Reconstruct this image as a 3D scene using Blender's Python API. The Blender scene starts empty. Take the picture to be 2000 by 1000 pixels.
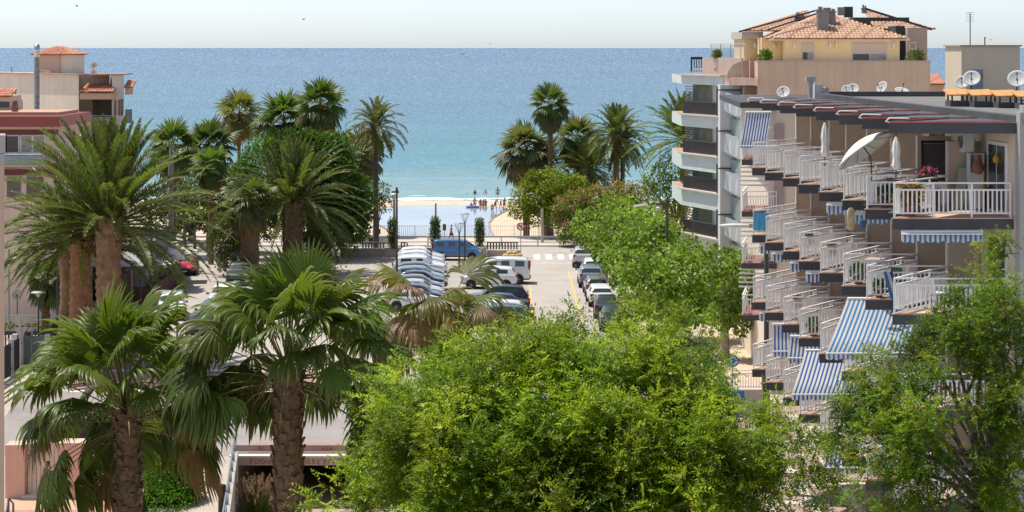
import bpy, math, random
import numpy as np
from mathutils import Vector
F, H, HY, CX = 3800.0, 18.4, 93.0, 1000.0        # focal length in photo pixels, eye height, horizon row, centre column
rad = math.radians
S = bpy.context.scene
COL = S.collection

def P(px, py, D):
    return ((px-CX)/F*D, D, H-(py-HY)/F*D)
def G(px, py, z=0.0):
    D = F*(H-z)/(py-HY)
    return ((px-CX)/F*D, D, z)
def X(px, D): return (px-CX)/F*D
def Z(py, D): return H-(py-HY)/F*D

# ---------------------------------------------------------------- objects
def tag(o, label=None, cat=None, group=None, kind=None):
    if label: o['label'] = label
    if cat: o['category'] = cat
    if group: o['group'] = group
    if kind: o['kind'] = kind
    return o
def thing(name, label, cat, loc=(0, 0, 0), rz=0.0, group=None):
    o = bpy.data.objects.new(name, None)
    o.empty_display_size = .3
    COL.objects.link(o)
    o.location = loc
    o.rotation_euler = (0, 0, rz)
    return tag(o, label, cat, group)
def link(name, me, parent=None, loc=None):
    o = bpy.data.objects.new(name, me)
    COL.objects.link(o)
    if parent: o.parent = parent
    if loc is not None: o.location = loc
    return o

class MB:
    """collects shapes and links them as one mesh object"""
    def __init__(s): s.v = []; s.f = []; s.m = []; s.sm = []
    def add(s, vs, fs, mi=0, smooth=False):
        b = len(s.v)
        s.v.extend([tuple(map(float, p)) for p in vs])
        for f in fs:
            s.f.append([b+i for i in f]); s.m.append(mi); s.sm.append(smooth)
        return s
    def box(s, x0, x1, y0, y1, z0, z1, mi=0):
        v = [(x0,y0,z0),(x1,y0,z0),(x1,y1,z0),(x0,y1,z0),(x0,y0,z1),(x1,y0,z1),(x1,y1,z1),(x0,y1,z1)]
        return s.add(v, [(0,3,2,1),(4,5,6,7),(0,1,5,4),(1,2,6,5),(2,3,7,6),(3,0,4,7)], mi)
    def cbox(s, cx, cy, z0, lx, ly, lz, rz=0.0, mi=0):
        c, n = math.cos(rz), math.sin(rz)
        def r(x, y, z): return (cx+x*c-y*n, cy+x*n+y*c, z)
        a, b = lx/2, ly/2
        v = [r(-a,-b,z0),r(a,-b,z0),r(a,b,z0),r(-a,b,z0),r(-a,-b,z0+lz),r(a,-b,z0+lz),r(a,b,z0+lz),r(-a,b,z0+lz)]
        return s.add(v, [(0,3,2,1),(4,5,6,7),(0,1,5,4),(1,2,6,5),(2,3,7,6),(3,0,4,7)], mi)
    def quad(s, a, b, c, d, mi=0): return s.add([a,b,c,d], [(0,1,2,3)], mi)
    def poly(s, pts, mi=0): return s.add(pts, [tuple(range(len(pts)))], mi)
    def prism(s, poly, z0, z1, mi=0, top=None, bot=None):
        n = len(poly)
        area = sum(poly[i][0]*poly[(i+1)%n][1]-poly[(i+1)%n][0]*poly[i][1] for i in range(n))
        if area < 0: poly = poly[::-1]
        lo = [(p[0],p[1],z0) for p in poly]; hi = [(p[0],p[1],z1) for p in poly]
        s.add(lo+hi, [(i,(i+1)%n,n+(i+1)%n,n+i) for i in range(n)], mi)
        s.add(hi, [tuple(range(n))], mi if top is None else top)
        s.add(lo, [tuple(range(n))[::-1]], mi if bot is None else bot)
        return s
    def wall(s, a, b, z0, z1, t=.15, mi=0):
        """upright slab from a to b in plan"""
        dx, dy = b[0]-a[0], b[1]-a[1]; L = math.hypot(dx, dy)
        return s.cbox((a[0]+b[0])/2, (a[1]+b[1])/2, z0, L, t, z1-z0, math.atan2(dy, dx), mi)
    def tube(s, pts, r, n=6, mi=0, caps=True, smooth=True):
        pts = [np.array(p, float) for p in pts]
        k = len(pts)
        rs = [r]*k if np.isscalar(r) else list(r)
        rings = []
        up = None
        for i in range(k):
            d = pts[min(i+1, k-1)]-pts[max(i-1, 0)]
            d = d/(np.linalg.norm(d)+1e-9)
            if up is None:
                up = np.array([0,0,1.]) if abs(d[2]) < .9 else np.array([1.,0,0])
            a = np.cross(d, up); a /= np.linalg.norm(a)+1e-9
            b = np.cross(d, a); up = -b if np.dot(-b, up) > np.dot(b, up) else b
            rings.append([pts[i]+rs[i]*(math.cos(2*math.pi*j/n)*a+math.sin(2*math.pi*j/n)*b) for j in range(n)])
        v = [p for R in rings for p in R]
        fs = [(i*n+j, i*n+(j+1)%n, (i+1)*n+(j+1)%n, (i+1)*n+j) for i in range(k-1) for j in range(n)]
        s.add(v, fs, mi, smooth)
        if caps: s.add(rings[0], [tuple(range(n))], mi); s.add(rings[-1], [tuple(range(n))[::-1]], mi)
        return s
    def bar(s, a, b, w=.04, h=None, mi=0):
        """square bar between two points"""
        a = np.array(a, float); b = np.array(b, float); d = b-a; d /= np.linalg.norm(d)+1e-9
        u = np.array([0,0,1.]) if abs(d[2]) < .95 else np.array([1.,0,0])
        x = np.cross(d, u); x /= np.linalg.norm(x); y = np.cross(x, d)
        h = w if h is None else h
        q = [(-1,-1),(1,-1),(1,1),(-1,1)]
        v = [p+x*w/2*i+y*h/2*j for p in (a, b) for i, j in q]
        return s.add(v, [(0,1,5,4),(1,2,6,5),(2,3,7,6),(3,0,4,7),(3,2,1,0),(4,5,6,7)], mi)
    def lathe(s, prof, c=(0,0,0), n=16, mi=0, smooth=True):
        v = [(c[0]+r*math.cos(2*math.pi*j/n), c[1]+r*math.sin(2*math.pi*j/n), c[2]+z) for r, z in prof for j in range(n)]
        k = len(prof)
        fs = [(i*n+j, i*n+(j+1)%n, (i+1)*n+(j+1)%n, (i+1)*n+j) for i in range(k-1) for j in range(n)]
        s.add(v, fs, mi, smooth)
        s.add(v[:n], [tuple(range(n))[::-1]], mi); s.add(v[-n:], [tuple(range(n))], mi)
        return s
    def disc(s, c, nrm, r, t=.03, n=20, mi=0, mi2=None):
        c = np.array(c, float); d = np.array(nrm, float); d /= np.linalg.norm(d)
        u = np.array([0,0,1.]) if abs(d[2]) < .9 else np.array([1.,0,0])
        a = np.cross(d, u); a /= np.linalg.norm(a); b = np.cross(d, a)
        R = [[c+d*k*t/2+r*(math.cos(2*math.pi*j/n)*a+math.sin(2*math.pi*j/n)*b) for j in range(n)] for k in (-1, 1)]
        s.add(R[0]+R[1], [(j,(j+1)%n,n+(j+1)%n,n+j) for j in range(n)], mi)
        s.add(R[1], [tuple(range(n))], mi if mi2 is None else mi2); s.add(R[0], [tuple(range(n))[::-1]], mi)
        return s
    def dome(s, c, nrm, r, depth, n=20, k=5, mi=0):
        """shallow dish bulging against nrm"""
        c = np.array(c, float); d = np.array(nrm, float); d /= np.linalg.norm(d)
        u = np.array([0,0,1.]) if abs(d[2]) < .9 else np.array([1.,0,0])
        a = np.cross(d, u); a /= np.linalg.norm(a); b = np.cross(d, a)
        v = [c-d*depth]
        for i in range(1, k+1):
            q = i/k
            v += [c-d*depth*(1-q*q)+r*q*(math.cos(2*math.pi*j/n)*a+math.sin(2*math.pi*j/n)*b) for j in range(n)]
        fs = [(0, 1+j, 1+(j+1)%n) for j in range(n)]
        fs += [(1+i*n+j, 1+(i+1)*n+j, 1+(i+1)*n+(j+1)%n, 1+i*n+(j+1)%n) for i in range(k-1) for j in range(n)]
        return s.add(v, fs, mi, True)
    def build(s, name, mats, parent=None, label=None, cat=None, group=None, kind=None, loc=None, bevel=0):
        me = bpy.data.meshes.new(name)
        me.from_pydata(s.v, [], s.f)
        mats = mats if isinstance(mats, (list, tuple)) else [mats]
        for m in mats: me.materials.append(m)
        me.polygons.foreach_set('material_index', s.m)
        me.polygons.foreach_set('use_smooth', s.sm)
        me.update()
        o = link(name, me, parent, loc)
        if bevel:
            b = o.modifiers.new('bevel', 'BEVEL'); b.width = bevel; b.segments = 2; b.limit_method = 'ANGLE'
        return tag(o, label, cat, group, kind)

def np_mesh(name, V, FC, mats, col=None, parent=None, midx=None, smooth=False):
    """mesh from numpy arrays: V (n,3), FC (m,4), col (n,3) per vertex"""
    me = bpy.data.meshes.new(name)
    V = np.ascontiguousarray(V, np.float32); FC = np.ascontiguousarray(FC, np.int32)
    k = FC.shape[1]
    me.vertices.add(len(V)); me.vertices.foreach_set('co', V.ravel())
    me.loops.add(FC.size); me.loops.foreach_set('vertex_index', FC.ravel())
    me.polygons.add(len(FC)); me.polygons.foreach_set('loop_start', np.arange(0, FC.size, k, dtype=np.int32))
    if midx is not None: me.polygons.foreach_set('material_index', np.ascontiguousarray(midx, np.int32))
    if smooth: me.polygons.foreach_set('use_smooth', np.ones(len(FC), bool))
    for m in (mats if isinstance(mats, (list, tuple)) else [mats]): me.materials.append(m)
    me.update(calc_edges=True)
    if col is not None:
        a = me.color_attributes.new('col', 'FLOAT_COLOR', 'POINT')
        c = np.ones((len(V), 4), np.float32); c[:, :3] = np.clip(col, 0, 1)
        a.data.foreach_set('color', c.ravel())
    return link(name, me, parent)

# ---------------------------------------------------------------- materials
def ncol(c): return (c[0], c[1], c[2], 1.0)
MATS = {}
def M(name, rgb, rough=.7, var=.12, scale=2.0, bump=0.0, metal=0.0, spec=.4, streak=0.0, bscale=None, dark=None, coat=0.0, patch=0.0, pscale=.18):
    """procedural principled: mottled colour, optional rain streaks and bump"""
    if name in MATS: return MATS[name]
    m = bpy.data.materials.new(name); m.use_nodes = True
    nt = m.node_tree; N = nt.nodes; L = nt.links
    b = N['Principled BSDF']
    b.inputs['Roughness'].default_value = rough; b.inputs['Metallic'].default_value = metal
    b.inputs['Specular IOR Level'].default_value = spec
    if coat: b.inputs['Coat Weight'].default_value = coat; b.inputs['Coat Roughness'].default_value = .05
    tc = N.new('ShaderNodeTexCoord')
    nz = N.new('ShaderNodeTexNoise'); nz.inputs['Scale'].default_value = scale; nz.inputs['Detail'].default_value = 6
    nz.inputs['Roughness'].default_value = .62
    L.new(tc.outputs['Object'], nz.inputs['Vector'])
    mx = N.new('ShaderNodeMix'); mx.data_type = 'RGBA'
    lo = dark if dark else tuple(c*(1-var) for c in rgb)
    mx.inputs['A'].default_value = ncol(lo); mx.inputs['B'].default_value = ncol([min(1, c*(1+var)) for c in rgb])
    mr = N.new('ShaderNodeMapRange'); mr.inputs['From Min'].default_value = .3; mr.inputs['From Max'].default_value = .7
    L.new(nz.outputs['Fac'], mr.inputs['Value']); L.new(mr.outputs['Result'], mx.inputs['Factor'])
    out = mx.outputs['Result']
    if streak:
        mp = N.new('ShaderNodeMapping'); mp.inputs['Scale'].default_value = (2.2, 2.2, .12)
        L.new(tc.outputs['Object'], mp.inputs['Vector'])
        n2 = N.new('ShaderNodeTexNoise'); n2.inputs['Scale'].default_value = 1.5; n2.inputs['Detail'].default_value = 5
        L.new(mp.outputs['Vector'], n2.inputs['Vector'])
        r2 = N.new('ShaderNodeMapRange'); r2.inputs['From Min'].default_value = .45; r2.inputs['From Max'].default_value = .8
        r2.inputs['To Max'].default_value = streak
        L.new(n2.outputs['Fac'], r2.inputs['Value'])
        m2 = N.new('ShaderNodeMix'); m2.data_type = 'RGBA'
        m2.inputs['B'].default_value = ncol([c*.45 for c in rgb])
        L.new(r2.outputs['Result'], m2.inputs['Factor']); L.new(out, m2.inputs['A']); out = m2.outputs['Result']
    if patch:      # worn and oil-stained patches
        for sc_, lo_, amt in ((pscale, .50, patch), (pscale*5, .58, patch*.8), (pscale*22, .60, patch*.6)):
            n4 = N.new('ShaderNodeTexNoise'); n4.inputs['Scale'].default_value = sc_; n4.inputs['Detail'].default_value = 5; n4.inputs['Roughness'].default_value = .7
            L.new(tc.outputs['Object'], n4.inputs['Vector'])
            r4 = N.new('ShaderNodeMapRange'); r4.inputs['From Min'].default_value = lo_; r4.inputs['From Max'].default_value = lo_+.14; r4.inputs['To Max'].default_value = amt
            L.new(n4.outputs['Fac'], r4.inputs['Value'])
            m4 = N.new('ShaderNodeMix'); m4.data_type = 'RGBA'; m4.inputs['B'].default_value = ncol([c*.5 for c in rgb])
            L.new(r4.outputs['Result'], m4.inputs['Factor']); L.new(out, m4.inputs['A']); out = m4.outputs['Result']
    L.new(out, b.inputs['Base Color'])
    if bump:
        n3 = N.new('ShaderNodeTexNoise'); n3.inputs['Scale'].default_value = bscale or scale*6; n3.inputs['Detail'].default_value = 4
        L.new(tc.outputs['Object'], n3.inputs['Vector'])
        bp = N.new('ShaderNodeBump'); bp.inputs['Strength'].default_value = bump; bp.inputs['Distance'].default_value = .05
        L.new(n3.outputs['Fac'], bp.inputs['Height']); L.new(bp.outputs['Normal'], b.inputs['Normal'])
    MATS[name] = m
    return m

def foliage(name, rough=.42, trans=.35, spec=.5, tint=(1.25, 1.3, .45)):
    """leaf colour from the 'col' attribute, thin translucent sheet"""
    m = bpy.data.materials.new(name); m.use_nodes = True
    nt = m.node_tree; N = nt.nodes; L = nt.links
    b = N['Principled BSDF']; out = N['Material Output']
    b.inputs['Roughness'].default_value = rough; b.inputs['Specular IOR Level'].default_value = spec
    at = N.new('ShaderNodeAttribute'); at.attribute_name = 'col'
    L.new(at.outputs['Color'], b.inputs['Base Color'])
    if trans:
        tr = N.new('ShaderNodeBsdfTranslucent')
        mu = N.new('ShaderNodeMix'); mu.data_type = 'RGBA'; mu.blend_type = 'MULTIPLY'; mu.inputs['Factor'].default_value = 1
        mu.inputs['B'].default_value = ncol(tint)
        mu.clamp_result = False
        L.new(at.outputs['Color'], mu.inputs['A']); L.new(mu.outputs['Result'], tr.inputs['Color'])
        ms = N.new('ShaderNodeMixShader'); ms.inputs['Fac'].default_value = trans
        L.new(b.outputs['BSDF'], ms.inputs[1]); L.new(tr.outputs['BSDF'], ms.inputs[2]); L.new(ms.outputs['Shader'], out.inputs['Surface'])
    MATS[name] = m
    return m

def stripes(name, axis, period, ca, cb, duty=.5, rough=.8, trans=.25):
    """woven striped cloth, stripes across one uv axis"""
    m = bpy.data.materials.new(name); m.use_nodes = True
    N = m.node_tree.nodes; L = m.node_tree.links; b = N['Principled BSDF']; out = N['Material Output']
    b.inputs['Roughness'].default_value = rough; b.inputs['Specular IOR Level'].default_value = .1
    at = N.new('ShaderNodeAttribute'); at.attribute_name = 'col'
    sp = N.new('ShaderNodeSeparateColor'); L.new(at.outputs['Color'], sp.inputs['Color'])
    mm = N.new('ShaderNodeMath'); mm.operation = 'MULTIPLY'; mm.inputs[1].default_value = 1/period
    L.new(sp.outputs['Red'], mm.inputs[0])
    fr = N.new('ShaderNodeMath'); fr.operation = 'FRACT'; L.new(mm.outputs[0], fr.inputs[0])
    gt = N.new('ShaderNodeMath'); gt.operation = 'GREATER_THAN'; gt.inputs[1].default_value = duty; L.new(fr.outputs[0], gt.inputs[0])
    mx = N.new('ShaderNodeMix'); mx.data_type = 'RGBA'
    mx.inputs['A'].default_value = ncol(ca); mx.inputs['B'].default_value = ncol(cb)
    L.new(gt.outputs[0], mx.inputs['Factor']); L.new(mx.outputs['Result'], b.inputs['Base Color'])
    tr = N.new('ShaderNodeBsdfTranslucent'); L.new(mx.outputs['Result'], tr.inputs['Color'])
    ms = N.new('ShaderNodeMixShader'); ms.inputs['Fac'].default_value = trans
    L.new(b.outputs['BSDF'], ms.inputs[1]); L.new(tr.outputs['BSDF'], ms.inputs[2]); L.new(ms.outputs['Shader'], out.inputs['Surface'])
    MATS[name] = m
    return m

white_paint = M('white_paint', (.84, .84, .83), .45, .06, 3)
metal_dark = M('metal_dark', (.06, .062, .065), .45, .2, 4)
metal_grey = M('metal_grey', (.32, .33, .34), .4, .15, 4)
black = M('black_rubber', (.018, .018, .02), .7, .2, 4)
glass_dark = M('window_glass', (.035, .045, .05), .06, .2, 1, spec=.8)
glass_car = M('car_glass', (.03, .042, .045), .05, .2, 1, spec=1.0)
cream = M('cream_render', (.80, .68, .55), .85, .07, .7, bump=.15, streak=.28)
pink_wall = M('pink_render', (.70, .47, .36), .85, .06, .8, bump=.15, streak=.22)
tan_wall = M('tan_render', (.68, .50, .36), .85, .06, .6, bump=.12, streak=.30)
yellow_wall = M('yellow_render', (.88, .71, .40), .85, .05, .7, bump=.1, streak=.06)
terracotta = M('terracotta', (.46, .24, .15), .8, .3, 5, bump=.2)
tile_pale = M('tile_pale', (.55, .36, .25), .8, .35, 6, bump=.2)
tile_red = M('tile_red', (.62, .29, .19), .8, .3, 5, bump=.2)
wood_old = M('wood_old', (.10, .085, .07), .9, .35, 5, bump=.4)
concrete = M('concrete', (.44, .41, .37), .9, .14, 1.5, bump=.2, streak=.2)
bark_palm = M('palm_bark', (.165, .108, .062), .95, .5, 6, bump=.9, bscale=18)
bark_red = M('palm_bark_red', (.34, .16, .08), .95, .45, 6, bump=.9, bscale=14)
bark_grey = M('bark_grey', (.15, .13, .11), .95, .45, 5, bump=.8, bscale=20)
bark_plane = M('bark_plane', (.30, .25, .19), .9, .5, 4, bump=.5)
leaf_m = foliage('leaf', .45, .44, .32)
palm_m = foliage('palm_leaf', .40, .38, .42, (1.25, 1.4, .5))
dry_m = foliage('dry_leaf', .6, .3, .3, (1.1, 1, .8))
# ---------------------------------------------------------------- car and figure meshes (evaluated once, early)
def eval_mod(me, mods, skin_r=None, root=0):
    o = bpy.data.objects.new('tmp', me); COL.objects.link(o)
    for ty, kw in mods:
        m = o.modifiers.new(ty, ty)
        for k, v in kw.items(): setattr(m, k, v)
        if ty == 'SKIN':
            for i, r in enumerate(skin_r): me.skin_vertices[0].data[i].radius = (r, r) if np.isscalar(r) else r
            me.skin_vertices[0].data[root].use_root = True
    dg = bpy.context.evaluated_depsgraph_get(); dg.update()
    r = bpy.data.meshes.new_from_object(o.evaluated_get(dg), depsgraph=dg)
    bpy.data.objects.remove(o); bpy.data.meshes.remove(me)
    return r
def split_by_mat(me, names):
    """one mesh per material index"""
    co = np.empty(len(me.vertices)*3, np.float32); me.vertices.foreach_get('co', co); co = co.reshape(-1, 3)
    out = {}
    for k, nm in enumerate(names):
        fs = [list(p.vertices) for p in me.polygons if p.material_index == k]
        if not fs: continue
        used = sorted({i for f in fs for i in f}); mp = {u: j for j, u in enumerate(used)}
        m = bpy.data.meshes.new(nm); m.from_pydata([tuple(co[u]) for u in used], [], [[mp[i] for i in f] for f in fs])
        m.polygons.foreach_set('use_smooth', [True]*len(fs)); m.update(); out[nm] = m
    return out
# stations: x, z_low, z_belt, z_top, half width, half width at top, kind of the segment that follows (b body, r rear glass, s side glass, p pillar, w windscreen)
CARS = {
 'hatch': [(-2.02,.42,.72,.76,.70,.62,'b'),(-2.0,.26,.88,.94,.84,.74,'b'),(-1.92,.22,.93,1.00,.87,.76,'r'),(-1.58,.20,.95,1.36,.88,.60,'p'),(-1.46,.20,.95,1.42,.88,.60,'s'),(-.35,.20,.94,1.49,.88,.62,'p'),(-.25,.20,.94,1.49,.88,.62,'s'),(.35,.20,.93,1.45,.88,.61,'p'),(.42,.20,.93,1.42,.88,.61,'w'),(1.08,.20,.91,.98,.88,.74,'b'),(1.2,.20,.90,.94,.88,.74,'b'),(1.78,.22,.78,.82,.85,.72,'b'),(1.98,.30,.62,.66,.74,.62,'b'),(2.03,.40,.55,.58,.62,.5,'b')],
 'suv':   [(-2.15,.50,.85,.88,.74,.66,'b'),(-2.12,.34,1.02,1.08,.88,.78,'b'),(-2.05,.30,1.06,1.14,.91,.80,'r'),(-1.76,.28,1.08,1.56,.92,.66,'p'),(-1.64,.28,1.08,1.62,.92,.67,'s'),(-.4,.28,1.06,1.68,.92,.68,'p'),(-.3,.28,1.06,1.68,.92,.68,'s'),(.42,.28,1.05,1.64,.92,.67,'p'),(.5,.28,1.05,1.60,.92,.67,'w'),(1.12,.28,1.03,1.12,.92,.80,'b'),(1.25,.28,1.02,1.08,.92,.80,'b'),(1.95,.30,.94,1.0,.89,.78,'b'),(2.14,.40,.76,.8,.80,.68,'b'),(2.18,.5,.68,.7,.66,.5,'b')],
 'sedan': [(-2.25,.42,.74,.78,.70,.62,'b'),(-2.22,.26,.90,.95,.84,.76,'b'),(-1.75,.22,.94,1.0,.88,.78,'b'),(-1.62,.22,.94,1.02,.88,.76,'r'),(-1.02,.20,.94,1.38,.88,.60,'p'),(-.92,.20,.94,1.41,.88,.60,'s'),(-.2,.20,.93,1.45,.88,.62,'p'),(-.1,.20,.93,1.45,.88,.62,'s'),(.5,.20,.92,1.41,.88,.61,'p'),(.57,.20,.92,1.38,.88,.61,'w'),(1.22,.20,.90,.96,.88,.74,'b'),(1.34,.20,.89,.93,.88,.74,'b'),(1.98,.22,.78,.82,.85,.72,'b'),(2.2,.30,.62,.66,.74,.62,'b'),(2.25,.40,.55,.58,.62,.5,'b')],
 'van':   [(-2.12,.45,.95,.98,.80,.72,'b'),(-2.1,.30,1.08,1.14,.88,.80,'b'),(-2.05,.26,1.10,1.25,.90,.80,'r'),(-1.98,.26,1.10,1.70,.90,.72,'p'),(-1.88,.26,1.10,1.78,.90,.72,'s'),(-.95,.26,1.10,1.82,.90,.73,'p'),(-.82,.26,1.10,1.82,.90,.73,'s'),(.0,.26,1.09,1.81,.90,.73,'p'),(.1,.26,1.09,1.80,.90,.73,'s'),(.72,.26,1.08,1.74,.90,.71,'p'),(.8,.26,1.08,1.68,.90,.71,'w'),(1.45,.26,1.06,1.14,.90,.78,'b'),(1.58,.26,1.05,1.09,.90,.78,'b'),(1.95,.28,.88,.92,.87,.76,'b'),(2.1,.38,.70,.74,.78,.66,'b'),(2.14,.48,.6,.63,.62,.5,'b')],
 'panel_van': [(-2.45,.45,1.2,1.3,.86,.80,'b'),(-2.42,.32,1.3,1.4,.95,.84,'b'),(-2.4,.30,1.32,2.05,.97,.82,'b'),(-2.25,.30,1.32,2.22,.97,.80,'b'),(-1.0,.30,1.32,2.26,.97,.82,'b'),(.3,.30,1.32,2.26,.97,.82,'b'),(.45,.30,1.32,2.25,.97,.82,'s'),(1.05,.30,1.3,2.16,.96,.80,'p'),(1.13,.30,1.3,2.08,.96,.80,'w'),(1.75,.30,1.24,1.34,.95,.84,'b'),(1.88,.30,1.2,1.26,.94,.82,'b'),(2.3,.34,1.0,1.04,.9,.8,'b'),(2.44,.42,.8,.84,.8,.68,'b'),(2.47,.5,.68,.7,.64,.5,'b')],
}
CAR_MESH = {}
for kd, st in CARS.items():
    ring = []
    for x, zl, zb, zt, hw, ht, sg in st:
        cab = zt-zb > .15
        half = [(0, zl), (.84*hw, zl), (.985*hw, zl+.14), (hw, zl+.30 if zb-zl > .5 else (zl+zb)/2), (.985*hw, zb-.05), (.95*hw, zb), (.93*hw if cab else .9*hw, zb+(.04 if cab else .2*(zt-zb))),
                ((ht+.05) if cab else ht+.03, zt-.10 if cab else zb+.6*(zt-zb)), (ht, zt-.035 if cab else zt-.01), (ht*.86, zt), (0, zt+.012)]
        ring.append([(x, y, z) for y, z in half]+[(x, -y, z) for y, z in half[-2:0:-1]])
    n = len(ring[0]); V = [p for R in ring for p in R]; FS, MI = [], []
    for i in range(len(st)-1):
        sg = st[i][6]
        for j in range(n):
            jj = j if j < 10 else n-1-j        # mirrored half index
            FS.append((i*n+j, (i+1)*n+j, (i+1)*n+(j+1)%n, i*n+(j+1)%n))
            mi = 0
            if sg == 's' and jj == 6: mi = 1
            if sg in 'rw' and jj in (8, 9): mi = 1
            if jj in (0, 1): mi = 2
            MI.append(mi)
    FS.append(tuple(range(n))); FS.append(tuple(range((len(st)-1)*n, len(st)*n))[::-1]); MI += [0, 0]
    me = bpy.data.meshes.new('cage'); me.from_pydata(V, [], FS)
    for k in range(3): me.materials.append(None)
    me.polygons.foreach_set('material_index', MI); me.update()
    ev = eval_mod(me, [('SUBSURF', dict(levels=2, render_levels=2))])
    CAR_MESH[kd] = split_by_mat(ev, ['body', 'windows', 'sill_trim']); bpy.data.meshes.remove(ev)

def fig_mesh(name, J, E, root=0):
    """J: list of (x,y,z,r); E edges"""
    me = bpy.data.meshes.new('fig'); me.from_pydata([j[:3] for j in J], E, [])
    o = bpy.data.objects.new('t', me); COL.objects.link(o); o.modifiers.new('SKIN', 'SKIN')   # makes the skin layer
    bpy.data.objects.remove(o)
    if not me.skin_vertices:
        import bmesh
        bm = bmesh.new(); bm.from_mesh(me); bm.verts.layers.skin.verify(); bm.to_mesh(me); bm.free()
    ev = eval_mod(me, [('SKIN', dict(branch_smoothing=.6, use_smooth_shade=True)), ('SUBSURF', dict(levels=1, render_levels=1))], [j[3] for j in J], root)
    ev.name = name
    return ev
def figure(pose):
    """joints of a 1.70 m person facing -Y"""
    lean = {'stand': 0, 'walk': .03, 'wade': .05, 'bend': .55, 'sit': .12}[pose]
    hipz = .92 if pose != 'sit' else .14
    J, E = [], []
    def add(p, r, par=None):
        J.append((p[0], p[1], p[2], r))
        if par is not None: E.append((par, len(J)-1))
        return len(J)-1
    c, s = math.cos(lean), math.sin(lean)
    def up(h, f=0): return (0, -s*h-c*f, hipz+c*h-s*f)
    pel = add((0, 0, hipz), .135); wa = add(up(.20), .115, pel); ch = add(up(.40), .14, wa); nk = add(up(.56), .06, ch)
    hd0 = add(up(.63, .02), .075, nk); hd = add(up(.70, .03), .10, hd0); ht = add(up(.78, .02), .075, hd)
    sw = {'stand': .02, 'walk': .28, 'wade': .15, 'bend': .2, 'sit': .0}[pose]
    for sx in (-1, 1):
        sh = add((sx*.17, up(.49)[1], up(.49)[2]), .062, ch)
        a = sw*sx
        if pose == 'bend': el = add((sx*.2, up(.42)[1]-.12, up(.42)[2]-.24), .042, sh); wr = add((sx*.17, up(.40)[1]-.26, up(.4)[2]-.44), .03, el)
        elif pose == 'sit': el = add((sx*.25, up(.3)[1]-.05, up(.22)[2]), .042, sh); wr = add((sx*.2, -.26, hipz+.16), .03, el)
        else: el = add((sx*.25, up(.25)[1]+a*.5, up(.22)[2]), .042, sh); wr = add((sx*.27, up(.25)[1]+a*.7-.10, up(-.02)[2]), .03, el)
        w_ = np.array(J[wr][:3]); d = w_-np.array(J[el][:3]); d /= np.linalg.norm(d)
        pm = add(w_+d*.07, .032, wr)
        for k, (o_, l) in enumerate(((-.024, .07), (-.008, .085), (.008, .08), (.024, .062))): f1 = add(w_+d*.11+np.array([o_*.5, o_, 0]), .010, pm); add(w_+d*(.11+l)+np.array([o_*.5, o_-.01, 0]), .008, f1)
        th = add(w_+d*.06+np.array([0, -.05, 0]), .011, pm); add(w_+d*.10+np.array([0, -.065, 0]), .009, th)
        hp = add((sx*.09, 0, hipz-.05), .105, pel)
        if pose == 'sit': kn = add((sx*.16, -.40, .42), .062, hp); an = add((sx*.14, -.70, .08), .042, kn); add((sx*.14, -.85, .06), .035, an)
        else: kn = add((sx*.11, -sw*sx*.5-.03, .50), .062, hp); an = add((sx*.11, -sw*sx+.04, .09), .042, kn); to = add((sx*.12, -sw*sx-.14, .035), .034, an)
    return J, E
FIG = {p: fig_mesh('body', *figure(p)) for p in ('stand', 'walk', 'wade', 'bend', 'sit')}
def dress(pose, name, zones):
    """copy of a figure mesh with materials by zone; zones(x,y,z)->slot"""
    me = FIG[pose].copy(); me.name = name
    return me
# ---------------------------------------------------------------- vegetation
def norm(a): return a/(np.linalg.norm(a, axis=-1, keepdims=True)+1e-9)
def jitter_col(rng, n, base, var=.25, yel=.0):
    c = np.array(base)[None]*(1+var*rng.uniform(-1, 1, (n, 1)))
    c = c*(1+.12*rng.uniform(-1, 1, (n, 3)))
    if yel: c += rng.uniform(0, 1, (n, 1))**3*yel*np.array([[.22, .17, -.01]])
    return np.clip(c, .003, 1)

def petiole_curve(base, d0, L, sag, k=6):
    """k points of a stalk that starts along d0 and sinks with its length"""
    n = len(L); p = base.copy(); d = d0.copy(); out = [p.copy()]
    for i in range(k-1):
        d = norm(d+np.array([0, 0, -1.])*(sag/(k-1))[:, None])
        p = p+d*(L/(k-1))[:, None]; out.append(p.copy())
    return np.stack(out, 1), d          # (n,k,3), end direction

def strip_tube(C, w, upv):
    """three-sided stalks along C (n,k,3), widths w (n,k)"""
    n, k, _ = C.shape
    t = norm(np.gradient(C, axis=1))
    s = norm(np.cross(t, upv[:, None, :])); u = np.cross(s, t)
    ring = np.stack([C-s*w[..., None], C+s*w[..., None], C+u*w[..., None]*.9], 2)   # n,k,3,3
    V = ring.reshape(-1, 3)
    idx = np.arange(n*k*3).reshape(n, k, 3)
    F_ = []
    for a, b in ((0, 1), (1, 2), (2, 0)):
        F_.append(np.stack([idx[:, :-1, a], idx[:, :-1, b], idx[:, 1:, b], idx[:, 1:, a]], -1).reshape(-1, 4))
    return V, np.concatenate(F_)

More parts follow.
